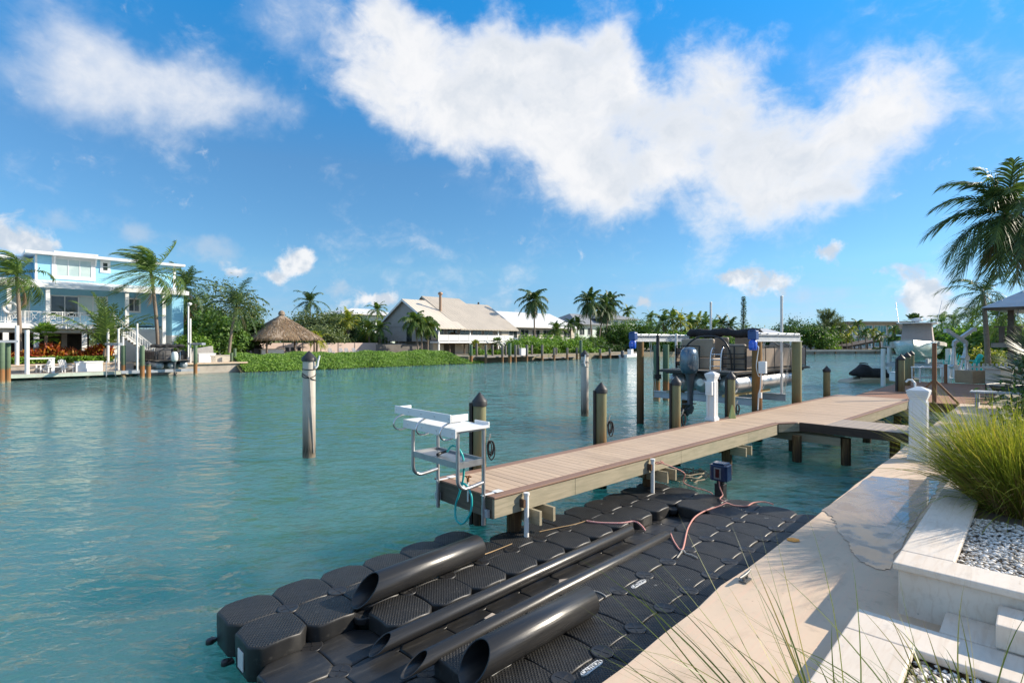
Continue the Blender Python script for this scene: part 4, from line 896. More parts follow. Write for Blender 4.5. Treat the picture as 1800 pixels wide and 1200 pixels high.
pontoon_boat('tan panelled pontoon boat with grey outboard raised on the lift by the dock', D(15.6, 8.45, 1.22), RD, COWL, TANPANEL)
# a dark guide pole and a pair of old piles beyond the lift
b = MB(); b.tube([(0, 0, 1.55), (0, 0, 3.05)], .055, 10); b.tube([(0, 0, 3.05), (0, 0, 3.12)], .03, 8); b.box(-.1, .1, -.06, .06, 1.6, 1.75)
tag(b.build('rub_pole', RUBBER, loc=D(15.75, 9.86, 0)), 'black padded upright pole at the stern corner of the pontoon boat', 'pole')
piling((6.9, 25.5, 0), 2.68, .16, 'green topped old piling left of its twin behind the pontoon boat', PILEG, cap=False, group='old green pilings behind the boat lift')
piling((7.4, 25.7, 0), 2.70, .15, 'green topped old piling right of its twin behind the pontoon boat', PILEG, cap=False, group='old green pilings behind the boat lift')
# ================================================================ plants
def leaf(name, *stops, **k): return leafmat(name, list(stops), **k)
LPALM = leaf('palm_leaf', (0, (0.054, 0.101, 0.028)), (.45, (0.093, 0.163, 0.039)), (.8, (0.155, 0.232, 0.046)), (1, (0.341, 0.341, 0.078)), trans=.3)
LPALMD = leaf('dark_palm_leaf', (0, (0.034, 0.070, 0.028)), (.5, (0.062, 0.116, 0.037)), (.85, (0.116, 0.171, 0.046)), (1, (0.232, 0.248, 0.078)), trans=.25, spec=.45)
LPALMY = leaf('yellow_palm_leaf', (0, (0.093, 0.155, 0.031)), (.4, (0.202, 0.264, 0.046)), (.8, (0.434, 0.403, 0.062)), (1, (0.651, 0.512, 0.078)), trans=.35)
LDEAD = leaf('dead_frond', (0, (.14, .09, .05)), (.6, (.24, .16, .09)), (1, (.33, .24, .14)), trans=.1)
LBROAD = leaf('broad_leaf', (0, (0.043, 0.093, 0.022)), (.5, (0.085, 0.171, 0.031)), (.85, (0.139, 0.240, 0.039)), (1, (0.248, 0.310, 0.054)))
LDARK = leaf('dark_leaf', (0, (0.028, 0.062, 0.019)), (.6, (0.054, 0.116, 0.028)), (1, (0.116, 0.186, 0.043)))
LLIGHT = leaf('light_leaf', (0, (0.078, 0.171, 0.028)), (.5, (0.147, 0.279, 0.039)), (1, (0.295, 0.419, 0.062)), trans=.35)
LHEDGE = leaf('hedge_leaf', (0, (0.070, 0.139, 0.022)), (.45, (0.132, 0.256, 0.031)), (.85, (0.217, 0.357, 0.046)), (1, (0.372, 0.434, 0.078)), trans=.3)
LOLIVE = leaf('olive_leaf', (0, (0.078, 0.116, 0.046)), (.5, (0.132, 0.178, 0.070)), (1, (0.232, 0.264, 0.109)))
LGRASSG = leaf('fountain_grass', (0, (.12, .145, .018)), (.35, (.20, .235, .028)), (.65, (.33, .34, .05)), (.85, (.46, .35, .10)), (1, (.40, .24, .10)), trans=.4, rough=.45)
LGRASSB = leaf('dry_grass', (0, (.20, .12, .05)), (.5, (.32, .20, .09)), (1, (.42, .29, .14)), trans=.25)
LGRASSD = leaf('grass_blade', (0, (.07, .10, .018)), (.5, (.13, .17, .03)), (.7, (.22, .22, .05)), (.85, (.36, .28, .10)), (1, (.42, .28, .12)), trans=.3, rough=.4)
LCROT = leaf('croton_leaf', (0, (.16, .02, .012)), (.35, (.30, .045, .015)), (.6, (.42, .11, .02)), (.8, (.50, .27, .03)), (1, (.16, .18, .03)), trans=.3)
LSILV = leaf('silver_palmetto', (0, (.05, .08, .045)), (.5, (.085, .125, .07)), (1, (.15, .19, .12)), trans=.25, spec=.4)
BARKP = mat('palm_trunk', (.28, .22, .17), (.19, .145, .11), 5, .9, bump=.8, bscale=7, stretch=(1, 1, 6), bdist=.03)
BARK = mat('bark', (.22, .17, .13), (.12, .09, .07), 3, .95, bump=.8, bscale=12, bdist=.02)

def _norm(a): return a / np.maximum(np.linalg.norm(a, axis=-1, keepdims=True), 1e-9)
class Leaves:
    def __init__(s): s.V = []; s.Q = []; s.T = []; s.n = 0
    def strip(s, base, dirs, side, L, w, drop, k=3, wprof=(1, 1.0, .6, 0), curl=None):
        """many strap leaves at once: base (N,3) unit dirs, side vectors, lengths, widths; they sag by drop"""
        N = len(base); cols_ = []
        for j in range(k + 1):
            f = j / k; c = base + dirs * (L * f)[:, None] + np.array([0, 0, -1.0]) * (drop * L * f ** 2)[:, None]
            if curl is not None: c = c + curl * (L * f ** 2)[:, None]
            ww = (w * np.interp(f, np.linspace(0, 1, len(wprof)), wprof) / 2)[:, None]
            if j < k or wprof[-1] > 0: cols_ += [c - side * ww, c + side * ww]
            else: cols_ += [c]
        m = len(cols_); s.V.append(np.stack(cols_, 1).reshape(-1, 3)); o = s.n + np.arange(N) * m
        for j in range(k):
            if 2 * j + 3 < m: s.Q.append(np.stack([o + 2 * j, o + 2 * j + 1, o + 2 * j + 3, o + 2 * j + 2], 1))
            else: s.T.append(np.stack([o + 2 * j, o + 2 * j + 1, o + 2 * j + 2], 1))
        s.n += N * m
    def card(s, c, u, v, L, w):
        """pointed leaves: rhombs with a fold"""
        N = len(c); nrm = np.cross(u, v); P = np.stack([c - u * (L / 2)[:, None], c + v * (w / 2)[:, None] + nrm * (w * .15)[:, None], c + u * (L / 2)[:, None], c - v * (w / 2)[:, None] + nrm * (w * .15)[:, None]], 1)
        s.V.append(P.reshape(-1, 3)); o = s.n + np.arange(N) * 4; s.Q.append(np.stack([o, o + 1, o + 2, o + 3], 1)); s.n += N * 4
    def build(s, name, m, parent=None, loc=None, rotz=None):
        f = []
        if s.Q: f.append(np.concatenate(s.Q))
        if s.T: f.append(np.concatenate(s.T))
        return npmesh(name, np.concatenate(s.V), f, m, parent, loc=loc, rotz=rotz)
def frond(lv, org, az, el, L, droop, wind, r, nl=26, ll=.75, lw=.05, hang=.5, seg=14):
    d = np.array([math.cos(el) * math.cos(az), math.cos(el) * math.sin(az), math.sin(el)]); p = np.array(org, float); pts = [p]; ds = [d]
    for i in range(seg):
        d = d + np.array([0, 0, -droop / seg * (1 + i / seg)]) + np.array(wind) / seg * (i / seg + .3); d = d / np.linalg.norm(d); p = p + d * L / seg; pts.append(p); ds.append(d)
    pts, ds = np.array(pts), np.array(ds); f = np.linspace(.10, 1, nl); x = f * seg; i0 = np.minimum(x.astype(int), seg - 1); fr = (x - i0)[:, None]
    c = pts[i0] * (1 - fr) + pts[i0 + 1] * fr; t = _norm(ds[i0] * (1 - fr) + ds[i0 + 1] * fr); side = _norm(np.cross(t, np.array([0, 0, 1.0]) + r.normal(0, .05, 3)))
    prof = 1.22 * ll * np.sin(np.pi * np.clip(.18 + f * .74, 0, 1)) ** .6; lw = lw * 1.15
    up = np.cross(side, t)
    for sg in (-1, 1):
        ang = np.interp(f, [0, 1], [1.05, .45]) + r.normal(0, .07, nl); dr = _norm(t * np.cos(ang)[:, None] + side * (sg * np.sin(ang))[:, None] + up * (.18 + r.normal(0, .07, nl))[:, None])
        lv.strip(c, dr, t, prof * r.uniform(.85, 1.1, nl), np.full(nl, lw), hang + r.normal(0, .12, nl), 3, (.7, 1, .7, 0), curl=np.tile(np.array(wind) * .35, (nl, 1)))
    # midrib
    w = np.interp(np.linspace(0, 1, seg + 1), [0, 1], [.05, .012])[:, None]; sd = _norm(np.cross(ds, [0, 0, 1.0])); ring = np.stack([pts - sd * w, pts + np.array([0, 0, 1]) * w * .7, pts + sd * w], 1); n0 = lv.n
    lv.V.append(ring.reshape(-1, 3)); lv.n += 3 * (seg + 1)
    for k in range(2):
        a = n0 + np.arange(seg) * 3 + k; lv.Q.append(np.stack([a, a + 1, a + 4, a + 3], 1))
def palm(label, base, top, L=3.2, nf=20, wind=(0, 0, 0), seed=1, m=None, trunk_r=.15, nl=26, ll=.75, lw=.055, dead=2, nuts=0, el=(-.55, 1.35), droop=1.0, hang=.5, bend=.15, name='palm_tree', group=None, cat='palm tree', bulge=1.5):
    """base, top: world points; a ringed leaning trunk, a crown of feathered fronds, some dead ones hanging"""
    r = np.random.default_rng(seed); base, top = Vector(base), Vector(top); t = thing(name, label, cat, base, 0, group); h = top - base
    b = MB(); n = 9; hx, hy = h.x, h.y
    pts = [(hx * (k / n) ** (1 + bend * 4), hy * (k / n) ** (1 + bend * 4), h.z * k / n) for k in range(n + 1)]
    b.tube(pts, [trunk_r * (bulge if k == 0 else (1.1 - .35 * k / n)) for k in range(n + 1)], 9); b.build('trunk', BARKP, t)
    lv = Leaves(); o = np.array(h)
    for k in range(nf):
        f = k / max(nf - 1, 1); e = el[1] + (el[0] - el[1]) * f ** 1.25 + r.normal(0, .09); az = k * 2.399 + r.normal(0, .2)
        frond(lv, o + np.array([0, 0, .1 * (1 - f)]), az, e, L * r.uniform(.82, 1.08) * (.75 + .25 * min(1, f * 4)), droop * r.uniform(.8, 1.25), wind, r, nl, ll, lw, hang)
    lv.build('crown', m or LPALM, t)
    if dead:
        lv = Leaves()
        for k in range(dead): frond(lv, o - np.array([0, 0, .15]), r.uniform(0, 6.28), r.uniform(-1.1, -.75), L * .7, .9, np.array(wind) * .4, r, int(nl * .7), ll * .6, lw * .7, .8)
        lv.build('dead_fronds', LDEAD, t)
    if nuts:
        b = MB()
        for k in range(nuts): a = r.uniform(0, 6.28); b.sphere((o[0] + .22 * math.cos(a), o[1] + .22 * math.sin(a), o[2] - .15 - r.uniform(0, .2)), .12, 8, 6)
        b.build('coconuts', mat('coconut', (.30, .24, .05), (.22, .20, .04), 4, .5) if 'coconut' not in MATS else MATS['coconut'], t)
    return t
def fan(lv, org, az, el, Lp, R_, r, nb=18, w=.045, spread=2.6, drop=.15, seg=0):
    """a fan leaf on a stalk"""
    d = np.array([math.cos(el) * math.cos(az), math.cos(el) * math.sin(az), math.sin(el)]); o = np.array(org, float); hub = o + d * Lp - np.array([0, 0, Lp * .1])
    side = _norm(np.cross(d, [0, 0, 1.0])); up = np.cross(side, d); a = np.linspace(-spread / 2, spread / 2, nb) + r.normal(0, .03, nb)
    dr = _norm(d[None] * np.cos(a)[:, None] + side[None] * np.sin(a)[:, None] + up[None] * (.12 + .25 * np.abs(a) / spread)[:, None]); sd = _norm(np.cross(dr, up[None] + r.normal(0, .2, (nb, 3))))
    lv.strip(np.tile(hub, (nb, 1)), dr, sd, R_ * (1 - .25 * (np.abs(a) / spread * 2) ** 2) * r.uniform(.9, 1.05, nb), np.full(nb, w), drop + r.normal(0, .06, nb), 3, (.35, 1, .7, 0))
    lv.strip(o[None], d[None], side[None], np.array([Lp]), np.array([.03]), np.array([.1]), 3, (1, .8, .7, .6))
def fan_palm(label, base, h, nf=22, Lp=.7, R_=.6, seed=1, m=None, trunk_r=.1, name='fan_palm', cat='palm', el=(-.4, 1.4), w=.05, lean=(0, 0), nb=18, drop=.15, group=None):
    r = np.random.default_rng(seed); t = thing(name, label, cat, base, 0, group)
    if h > .2: b = MB(); b.tube([(lean[0] * k / 4, lean[1] * k / 4, h * k / 4) for k in range(5)], [trunk_r * 1.2] + [trunk_r] * 4, 9); b.build('trunk', BARKP, t)
    lv = Leaves()
    for k in range(nf):
        f = k / (nf - 1); fan(lv, (lean[0], lean[1], h + .05), k * 2.4 + r.normal(0, .2), el[1] + (el[0] - el[1]) * f + r.normal(0, .1), Lp * r.uniform(.8, 1.15), R_ * r.uniform(.85, 1.1), r, nb, w, drop=drop)
    lv.build('crown', m or LPALM, t); return t
def clump_points(r, blobs, n, clump=28, rad=.22):
    """points gathered in clumps over the outer part of a set of ellipsoids, with outward normals"""
    P = []; Nn = []; vol = np.array([b[3] * b[4] * b[5] for b in blobs]) ** .67; vol = vol / vol.sum()
    for b, share in zip(blobs, vol):
        k = max(1, int(n * share / clump)); d = _norm(r.normal(0, 1, (k, 3))); rr_ = r.uniform(.35, 1, k) ** .5; rr_ *= (1 + r.normal(0, .10, k))
        cc = d * rr_[:, None] * np.array(b[3:6]) + np.array(b[:3]); s_ = rad * (b[3] * b[4] * b[5]) ** .333
        q = r.normal(0, 1, (k, clump, 3)) * s_ * np.array([1, 1, .7]) + cc[:, None]; P.append(q.reshape(-1, 3)); Nn.append(np.repeat(d, clump, 0))
    return np.concatenate(P), np.concatenate(Nn)
def foliage(lv, r, blobs, n, L, w, clump=28, rad=.22, zmin=None, upb=.5):
    P, N = clump_points(r, blobs, n, clump, rad)
    if zmin is not None: k = P[:, 2] > zmin; P, N = P[k], N[k]
    m = len(P); nr = _norm(N * .6 + r.normal(0, .6, (m, 3)) + np.array([0, 0, upb])); u = _norm(np.cross(nr, r.normal(0, 1, (m, 3)))); v = np.cross(nr, u)
    lv.card(P, u, v, L * r.uniform(.7, 1.3, m), w * r.uniform(.7, 1.3, m))
def tree(label, base, blobs, n, L, w, m, seed=1, trunk_r=.15, limbs=5, name='tree', cat='tree', clump=28, rad=.22, zmin=.15, group=None, trunk=True):
    r = np.random.default_rng(seed); t = thing(name, label, cat, base, 0, group); lv = Leaves(); foliage(lv, r, blobs, n, L, w, clump, rad, zmin); lv.build('crown', m, t)
    if trunk:
        b = MB(); c = np.array([q[:3] for q in blobs]).mean(0); b.tube([(0, 0, -.1), (c[0] * .25, c[1] * .25, c[2] * .35), (c[0] * .6, c[1] * .6, c[2] * .7), (c[0], c[1], c[2] * 1.1)], [trunk_r * 1.3, trunk_r, trunk_r * .7, trunk_r * .3], 8)
        for k in range(limbs):
            q = blobs[k % len(blobs)]; e = np.array(q[:3]) + r.normal(0, .35, 3) * np.array(q[3:6]); b.tube([(c[0] * .25, c[1] * .25, c[2] * .38), tuple(np.array([c[0] * .3, c[1] * .3, c[2] * .6]) * .5 + e * .5 - np.array([0, 0, .2])), tuple(e)], [trunk_r * .6, trunk_r * .35, trunk_r * .1], 6)
        b.build('trunk', BARK, t)
    return t
def bush(label, base, rx, ry, h, n, L, w, m, seed=1, name='shrub', cat='shrub', group=None, rz=0):
    r = np.random.default_rng(seed); blobs = [(0, 0, h * .45, rx * .8, ry * .8, h * .55)] + [(r.uniform(-.5, .5) * rx, r.uniform(-.5, .5) * ry, h * r.uniform(.35, .6), rx * .5, ry * .5, h * .4) for _ in range(5)]
    lv = Leaves(); foliage(lv, r, blobs, n, L, w, 22, .2, .02); o = lv.build(name, m, loc=base, rotz=rz); return tag(o, label, cat, group)
def blades(name, label, base, n, Lr, wr, spread, m, seed=1, lean=(0, 0), drop=(.25, .7), rad=.12, up=(.35, 1.4), k=6, parent=None, curl=.0, azr=(0, 6.283)):
    r = np.random.default_rng(seed); lv = Leaves(); az = r.uniform(*azr, n); el = r.uniform(*up, n) if not callable(up) else up(r, n)
    d = np.stack([np.cos(el) * np.cos(az) * spread + lean[0], np.cos(el) * np.sin(az) * spread + lean[1], np.sin(el)], 1); d = _norm(d)
    q = rad * np.sqrt(r.uniform(0, 1, n)); b0 = np.stack([q * np.cos(az), q * np.sin(az), np.zeros(n)], 1); sd = _norm(np.cross(d, r.normal(0, 1, (n, 3)) * .4 + np.array([0, 0, 1.0]) + .01))
    cl = np.stack([r.normal(0, 1, n) * curl, r.normal(0, 1, n) * curl, np.zeros(n)], 1)
    lv.strip(b0, d, sd, r.uniform(*Lr, n), r.uniform(*wr, n), r.uniform(*drop, n), k, (.8, 1, .9, .7, .4, 0), curl=cl); o = lv.build(name, m, parent, loc=base)
    if label: tag(o, label, 'grass')
    return o
# ================================================================ near plants
gt = thing('ornamental_grass', 'big yellow green fountain grass clump growing in the raised planter', 'grass', (4.88, 5.08, 1.23), 0)
blades('green_blades', None, (0, 0, 0), 4000, (.95, 1.5), (.005, .010), .60, LGRASSG, 3, (-.05, 0), (.12, .6), .34, (.55, 1.5), 6, gt, .10)
blades('outer_blades', None, (0, 0, .02), 260, (.9, 1.45), (.004, .007), .95, LGRASSG, 5, (-.12, -.05), (.5, 1.0), .32, (.25, .9), 7, gt, .12)
blades('dry_blades', None, (0, 0, 0), 3000, (.35, .95), (.005, .010), .6, LGRASSB, 4, (0, 0), (.1, .5), .36, (.6, 1.55), 4, gt, .2)
gt2 = thing('ornamental_grass', 'fountain grass clump at the right border beyond the big clump', 'grass', (6.9, 6.4, 1.23), 0)
blades('green_blades', None, (0, 0, 0), 2200, (.85, 1.3), (.006, .011), .95, LGRASSG, 13, (-.05, 0), (.22, .75), .34, (.5, 1.5), 5, gt2, .10)
blades('dry_blades', None, (0, 0, 0), 700, (.30, .7), (.006, .011), .8, LGRASSB, 14, (0, 0), (.2, .8), .34, (.5, 1.5), 4, gt2, .2)
# long thin blades of the grass at the photographer's feet, arching out over the path
for i, (p, n, sp, lean, Lr, sd, lab) in enumerate([
        (S(2.30, .55, 1.00), 110, .85, (-.55, .10), (.8, 1.55), 21, 'sparse long grass blades arching low over the seawall at the bottom edge'),
        (S(2.80, .20, 1.08), 110, .85, (-.10, .05), (.5, 1.1), 22, 'tuft of thin green grass in the low planter among white pebbles'),
        (S(2.65, -.35, 1.08), 50, .8, (.12, .12), (.5, 1.0), 23, 'tuft of thin grass leaning toward the white stone step')]):
    o = blades('ornamental_grass', lab, p, n, Lr, (.0055, .0095), sp, LGRASSD, sd, lean, (.12, .55), .10, (.55, 1.45), 8, None, .12)
# saw palmetto by the right border
fan_palm('silvery saw palmetto shrub spreading behind the fountain grass', (11.5, 10.9, .95), 1.0, 42, 1.0, .8, 31, LSILV, .16, 'saw_palmetto', 'palmetto', (-.25, 1.45), .05, nb=22, drop=.05)
fan_palm('darker saw palmetto shrub at the right border under the raised pavilion', (15.0, 13.9, .95), .9, 36, 1.0, .85, 32, LSILV, .16, 'saw_palmetto', 'palmetto', (-.3, 1.45), .06, nb=22, drop=.05)
bush('low dark green shrub filling in below the saw palmetto', (9.0, 8.6, .95), 1.1, 1.1, 1.3, 3600, .09, .05, LDARK, 33)

for i, (p, rx, h_, lab) in enumerate([((10.3, 9.6, .95), 1.1, 1.9, 'green shrub at the right border nearest the saw palmetto'), ((12.9, 12.0, .95), 1.2, 2.1, 'green shrub at the right border second along the seawall path'), ((15.6, 14.5, .95), 1.2, 2.0, 'green shrub at the right border third along the seawall path'), ((18.6, 16.9, .95), 1.2, 1.9, 'green shrub at the right border farthest along the seawall path')]):
    bush(lab, p, rx, rx, h_, 3600, .13, .08, LDARK, 35 + i)
# ================================================================ raised pavilion and palms at the right border
pv = thing('pavilion', 'raised timber pavilion with grey metal roof at the right border', 'pavilion', (25.6, 24.7, .86), R(40))
SEAM = mat('metal_roof', (.42, .44, .46), (.35, .37, .39), 2, .4, metal=.5); GREYW = wood_mat('grey_brown_slats', (.16, .12, .09), (.10, .075, .06), (.20, .16, .13), 2, 9, .85, .4)
b = MB(); b.add([(-3.9, -2.2, 3.50), (4, -2.2, 3.50), (4, 2.4, 3.50), (-3.9, 2.4, 3.50), (-.4, 0, 5.1), (4, 0, 5.1)], [(0, 1, 5, 4), (2, 3, 4, 5), (3, 0, 4), (0, 3, 2, 1)]); rf_ = b.build('roof', SEAM, pv)
b = MB()
for k in range(14):
    x = -3.6 + k * .55; f = min(1, max(0.02, (x + 3.9) / 3.5)); b.bar((x, -2.2, 3.522), (x, -2.2 + 2.2 * f, 3.522 + 1.6 * f), .035, .035)
for k in range(7): y = -1.8 + k * .6; f = 1 - abs(y) / 2.3; b.bar((-3.9, y, 3.12), (-3.9 + 3.5 * max(f, .05), y, 3.52 + 1.6 * max(f, .05)), .035, .035)
b.build('standing_seam', simple('roof_white_rib', (.6, .61, .62), .4, .3), rf_)
b = MB(); b.box(-3.86, 4, -2.16, -2.10, 3.36, 3.495); b.box(-3.86, -3.80, -2.09, 2.3, 3.36, 3.495); b.build('eave_board', GREYW, pv)
for x, y in ((-2.35, -1.75), (-2.35, 1.6), (1.5, -1.75)): b = MB(); b.box(x - .1, x + .1, y - .1, y + .1, 0, 3.49); b.build('post', GREYW, pv)
b = MB(); b.box(-2.9, 4, -2.0, 2.2, 1.72, 1.92); b.build('floor', ROUGHC, pv)
b = MB()
for k in range(7): x = -2.82 + k * .12; b.box(x, x + .085, -1.98, -1.93, 1.93, 2.62)
for k in range(5): z = 1.98 + k * .135; b.box(-1.9, 3.9, -1.97, -1.93, z, z + .085)
for k in range(14): y = -1.9 + k * .28; b.box(-2.88, -2.83, y, y + .2, 1.93, 2.62)
b.box(-2.9, 4, -2.02, -1.90, 2.625, 2.68); b.box(-2.90, -2.80, -1.89, 2.1, 2.625, 2.68); b.build('slat_railing', GREYW, pv)
for x in (-2.4, 0, 2.4): b = MB(); b.box(x - .15, x + .15, -1.7, -1.4, 0, 1.72); b.build('pier', ROUGHC, pv)
palm('tall coconut palm with heavy drooping crown at the right border', (23.4, 22.6, .86), (20.3, 22.0, 8.0), 2.9, 36, (-.35, 0, -.05), 41, LPALMD, .24, 40, .85, .062, 3, 7, (-1.15, 1.4), 1.15, .55, .1)
palm('small palm with thin crown left of the pavilion roof', (27.6, 31.0, .86), (27.3, 31.0, 5.6), 2.3, 15, (-.35, 0, 0), 42, LPALMD, .14, 24, .55, .05, 1, 0, (-.6, 1.2), 1.2, .5)
palm('second small palm close to the pavilion eave', (30.0, 31.5, .86), (29.3, 31.4, 4.6), 2.3, 15, (-.3, 0, 0), 43, LPALM, .14, 24, .55, .05, 1, 0, (-.6, 1.2), 1.2, .5)
rz = random.Random(9)
for i, (u, v0, Y, wd, ht, m, lab) in enumerate([
        (1652, 580, 62, 3.2, 4.4, LBROAD, 'green bush behind the white davit arms'), (1690, 575, 56, 3.0, 4.6, LBROAD, 'broad leafy tree between the two davit arms'), (1735, 572, 50, 3.0, 4.5, LLIGHT, 'bright leafy tree left of the slatted pavilion railing'),
        (1775, 568, 44, 3.0, 4.6, LBROAD, 'dark leafy tree behind the slatted pavilion railing'), (1620, 590, 75, 3, 4, LDARK, 'dark tree behind the covered boat')]):
    X = (u - 900) / F * Y; H = zz(v0, Y) - .86
    tree(lab, (X, Y, .86), [(0, 0, H * .55, wd, wd * .8, H * .45), (-wd * .6, 0, H * .45, wd * .6, wd * .6, H * .35), (wd * .6, .3, H * .5, wd * .6, wd * .6, H * .4), (0, -.5, H * .25, wd, wd * .7, H * .25)], 5200, .42, .2, m, 60 + i, .14, name='leafy_tree', group='leafy trees behind the neighbouring dock')
bush('yellow leaved croton shrub beside the turquoise chairs', (31.0, 35.0, .86), 1.8, 1.2, 1.5, 2600, .22, .09, LPALMY, 66, 'croton_shrub', 'shrub')
for i, (u, Y, zt_p, L_, lab) in enumerate([(1705, 60, 5.6, 2.4, 'feathery palm poking above the trees behind the davits'), (1672, 66, 5.4, 2.4, 'feathery palm above the bush left of the davits'), (1750, 52, 5.2, 2.2, 'feathery palm above the bright leafy tree'), (1652, 75, 5.4, 2.4, 'feathery palm behind the boat hardtop')]):
    X = (u - 900) / F * Y; palm(lab, (X, Y, .86), (X + .3, Y, zt_p), L_, 14, (-.3, 0, 0), 70 + i, LPALM, .13, 18, .6, .08, 0, 0, (-.5, 1.3), 1.1, .5, group='feathery palms behind the neighbouring dock')
# ================================================================ the neighbour's brown dock and what stands on it
REDW_ = wood_mat('red_brown_decking', (.40, .21, .125), (.31, .16, .095), (.24, .13, .085), 1, 9, .75, .3); REDX = wood_mat('red_brown_timber', (.30, .15, .08), (.22, .11, .06), (.16, .09, .06), 2, 8, .75, .3)
nb = thing('dock', 'red brown timber dock of the neighbouring plot with dark front beam', 'dock', S(22.6, 1.5, .0), RS)
b = MB(); x = .06
while x < 11.4: b.box(x, x + .14, -.6, 3.5, .77, .80); x += .148
b.build('deck_boards', REDW_, nb)
b = MB(); b.box(0, .055, -.6, 3.5, .50, .795); b.box(.056, 11.4, 3.505, 3.55, .50, .795); b.build('front_beam', wood_mat('dark_dock_beam', (.16, .08, .05), (.10, .055, .035), (.08, .05, .035), 1, 8, .8, .3), nb)
for i, (x, y) in enumerate([(.4, .4), (.4, 2.9), (4, 3.2), (8, 3.2)]): b = MB(); b.tube([(x, y, -1.5), (x, y, .49)], .12, 10); b.build('pile', PILE, nb)
tp_ = thing('braced_post', 'tall brown timber post with two slanting braces at the edge of the brown dock', 'post', S(22.75, 2.55, .80), RS)
b = MB(); b.box(-.045, .045, -.06, .06, 0, 2.0); b.build('post', REDX, tp_, bevel=.006)
for sy in (-1, 1): b = MB(); b.bar((0, sy * .62, .02), (0, sy * .04, .72), .07, .06); b.build('brace', REDX, tp_)
for i, (p, top, lab) in enumerate([((16.0, 22.0, 0), 2.33, 'front piling of the three at the canal corner of the brown dock'), ((18.4, 24.9, 0), 2.36, 'middle piling of the three at the canal corner of the brown dock'), ((20.9, 28.0, 0), 2.38, 'rear piling of the three at the canal corner of the brown dock')]):
    piling(p, top, .135, lab, PILEG if i == 9 else PILE, group='capped pilings at the neighbouring dock', strip=math.pi * .5 + .6 if i == 0 else None)
def at2(u, v, z): return G(u, v, z)
# white pipe table
wt = thing('pipe_table', 'white pipe frame table standing at the back of the brown dock', 'table', (20.8, 26.8, .81), R(0))
b = MB(); b.box(-.6, .6, -.3, .3, .72, .78); b.build('tabletop', WHITEP, wt, bevel=.01)
for x in (-.55, .55):
    for y in (-.26, .26): b = MB(); b.tube([(x, y, 0), (x, y, .72)], .035, 8); b.build('leg', PVC, wt)
b = MB(); b.tube([(-.55, .26, .22), (.55, .26, .22)], .03, 8); b.build('cross_rail', PVC, wt)
b = MB(); b.box(-.28, .28, -.22, .22, 0, .42); b.box(-.30, .30, -.24, .24, .421, .47); tag(b.build('storage_box', WHITEP, loc=(19.9, 27.6, .81), bevel=.02), 'small grey white box left of the white pipe table', 'box')
b = MB(); b.box(-.45, .45, -.45, .45, 0, .62)
tag(b.build('planter_box', concrete_mat('tan_block', (.42, .30, .18), (.34, .24, .15), (.48, .34, .2)), loc=(22.6, 26.3, .81), rotz=R(8), bevel=.02), 'weathered tan concrete block at the foot of the white davit', 'block')
b = MB(); b.box(-.05, .05, -.05, .05, 0, .95); tag(b.build('timber_post', REDX, loc=(21.0, 25.9, .81)), 'short red brown post beside the tan concrete block', 'post')
def davit(label, loc, rz, arm, h1=1.25):
    t = thing('davit', label, 'davit', loc, rz, 'white boat davits')
    b = MB(); b.bar((-.12, -.16, 0), (0, 0, h1), .07); b.bar((-.12, .16, 0), (0, 0, h1), .07); b.bar((.16, 0, 0), (0, 0, h1), .08); b.box(-.2, .22, -.2, .2, 0, .03); b.build('a_frame', WHITEP, t)
    b = MB(); b.bar((0, 0, h1 - .05), (.02, 0, h1 + .18), .13, .13); b.bar((.02, 0, h1 + .15), arm, .15, .16); b.cbox(tuple(Vector(arm) * .98 + Vector((0, 0, .01))), (.2, .18, .2)); b.build('boom', mat('white_alloy', (.62, .62, .62), (.54, .54, .54), 3, .38, .3) if 'white_alloy' not in MATS else MATS['white_alloy'], t)
    b = MB(); b.tube([(-.02, -.14, .62), (-.02, .14, .62)], .13, 14); b.build('winch_drum', ALU, t)
davit('white davit whose boom reaches up to the left over the brown dock', (22.9, 27.0, 1.4), 0, (-1.05, -.1, 2.02)); davit('white davit whose boom reaches up to the right beside the slatted pavilion', (23.3, 28.2, .9), 0, (1.15, .1, 2.62), 1.75)
TURQ = mat('turquoise_plastic', (.02, .50, .52), (.018, .44, .46), 3, .4)
def adirondack(label, loc, rz, m, group, nm='adirondack_chair'):
    t = thing(nm, label, 'chair', loc, rz, group)
    b = MB()
    for k in range(5): y = -.24 + k * .12; hh = (.92, .98, 1.0, .98, .92)[k]; b.bar((-.20, y, .30), (-.48, y, hh), .11, .022, (0, 1, 0))
    b.build('backrest', m, t)
    b = MB()
    for k in range(5): x = -.18 + k * .115; b.box(x, x + .1, -.28, .28, .29 + k * .022, .312 + k * .022)
    b.build('seat', m, t)
    for sy in (-1, 1):
        b = MB(); b.box(-.42, .36, sy * .33 - .06, sy * .33 + .06, .575, .60); b.build('armrest', m, t)
        b = MB(); b.box(.26, .34, sy * .30 - .02, sy * .30 + .02, 0, .574); b.build('front_leg', m, t); b = MB(); b.bar((.26, sy * .26, .33), (-.55, sy * .26, .02), .03, .12, (0, 0, 1)); b.build('back_leg', m, t)
    return t
adirondack('turquoise plastic chair on the neighbouring terrace left of the davit', (26.3, 32.0, 1.12), R(70), TURQ, 'turquoise chairs'); adirondack('turquoise plastic chair on the neighbouring terrace right of the davit', (27.8, 32.4, 1.10), R(115), TURQ, 'turquoise chairs')
b = MB(); b.box(-.35, .35, -.3, .3, 0, .62); b.box(-.38, .38, -.33, .33, .621, .66); tag(b.build('storage_box', WHITEP, loc=(24.6, 30.0, .87), bevel=.015), 'white dock box below the left turquoise chair', 'box')
fn = thing('picket_fence', 'white picket fence between the davit and the stucco pillar', 'fence', (23.6, 27.6, .87), R(-10))
b = MB()
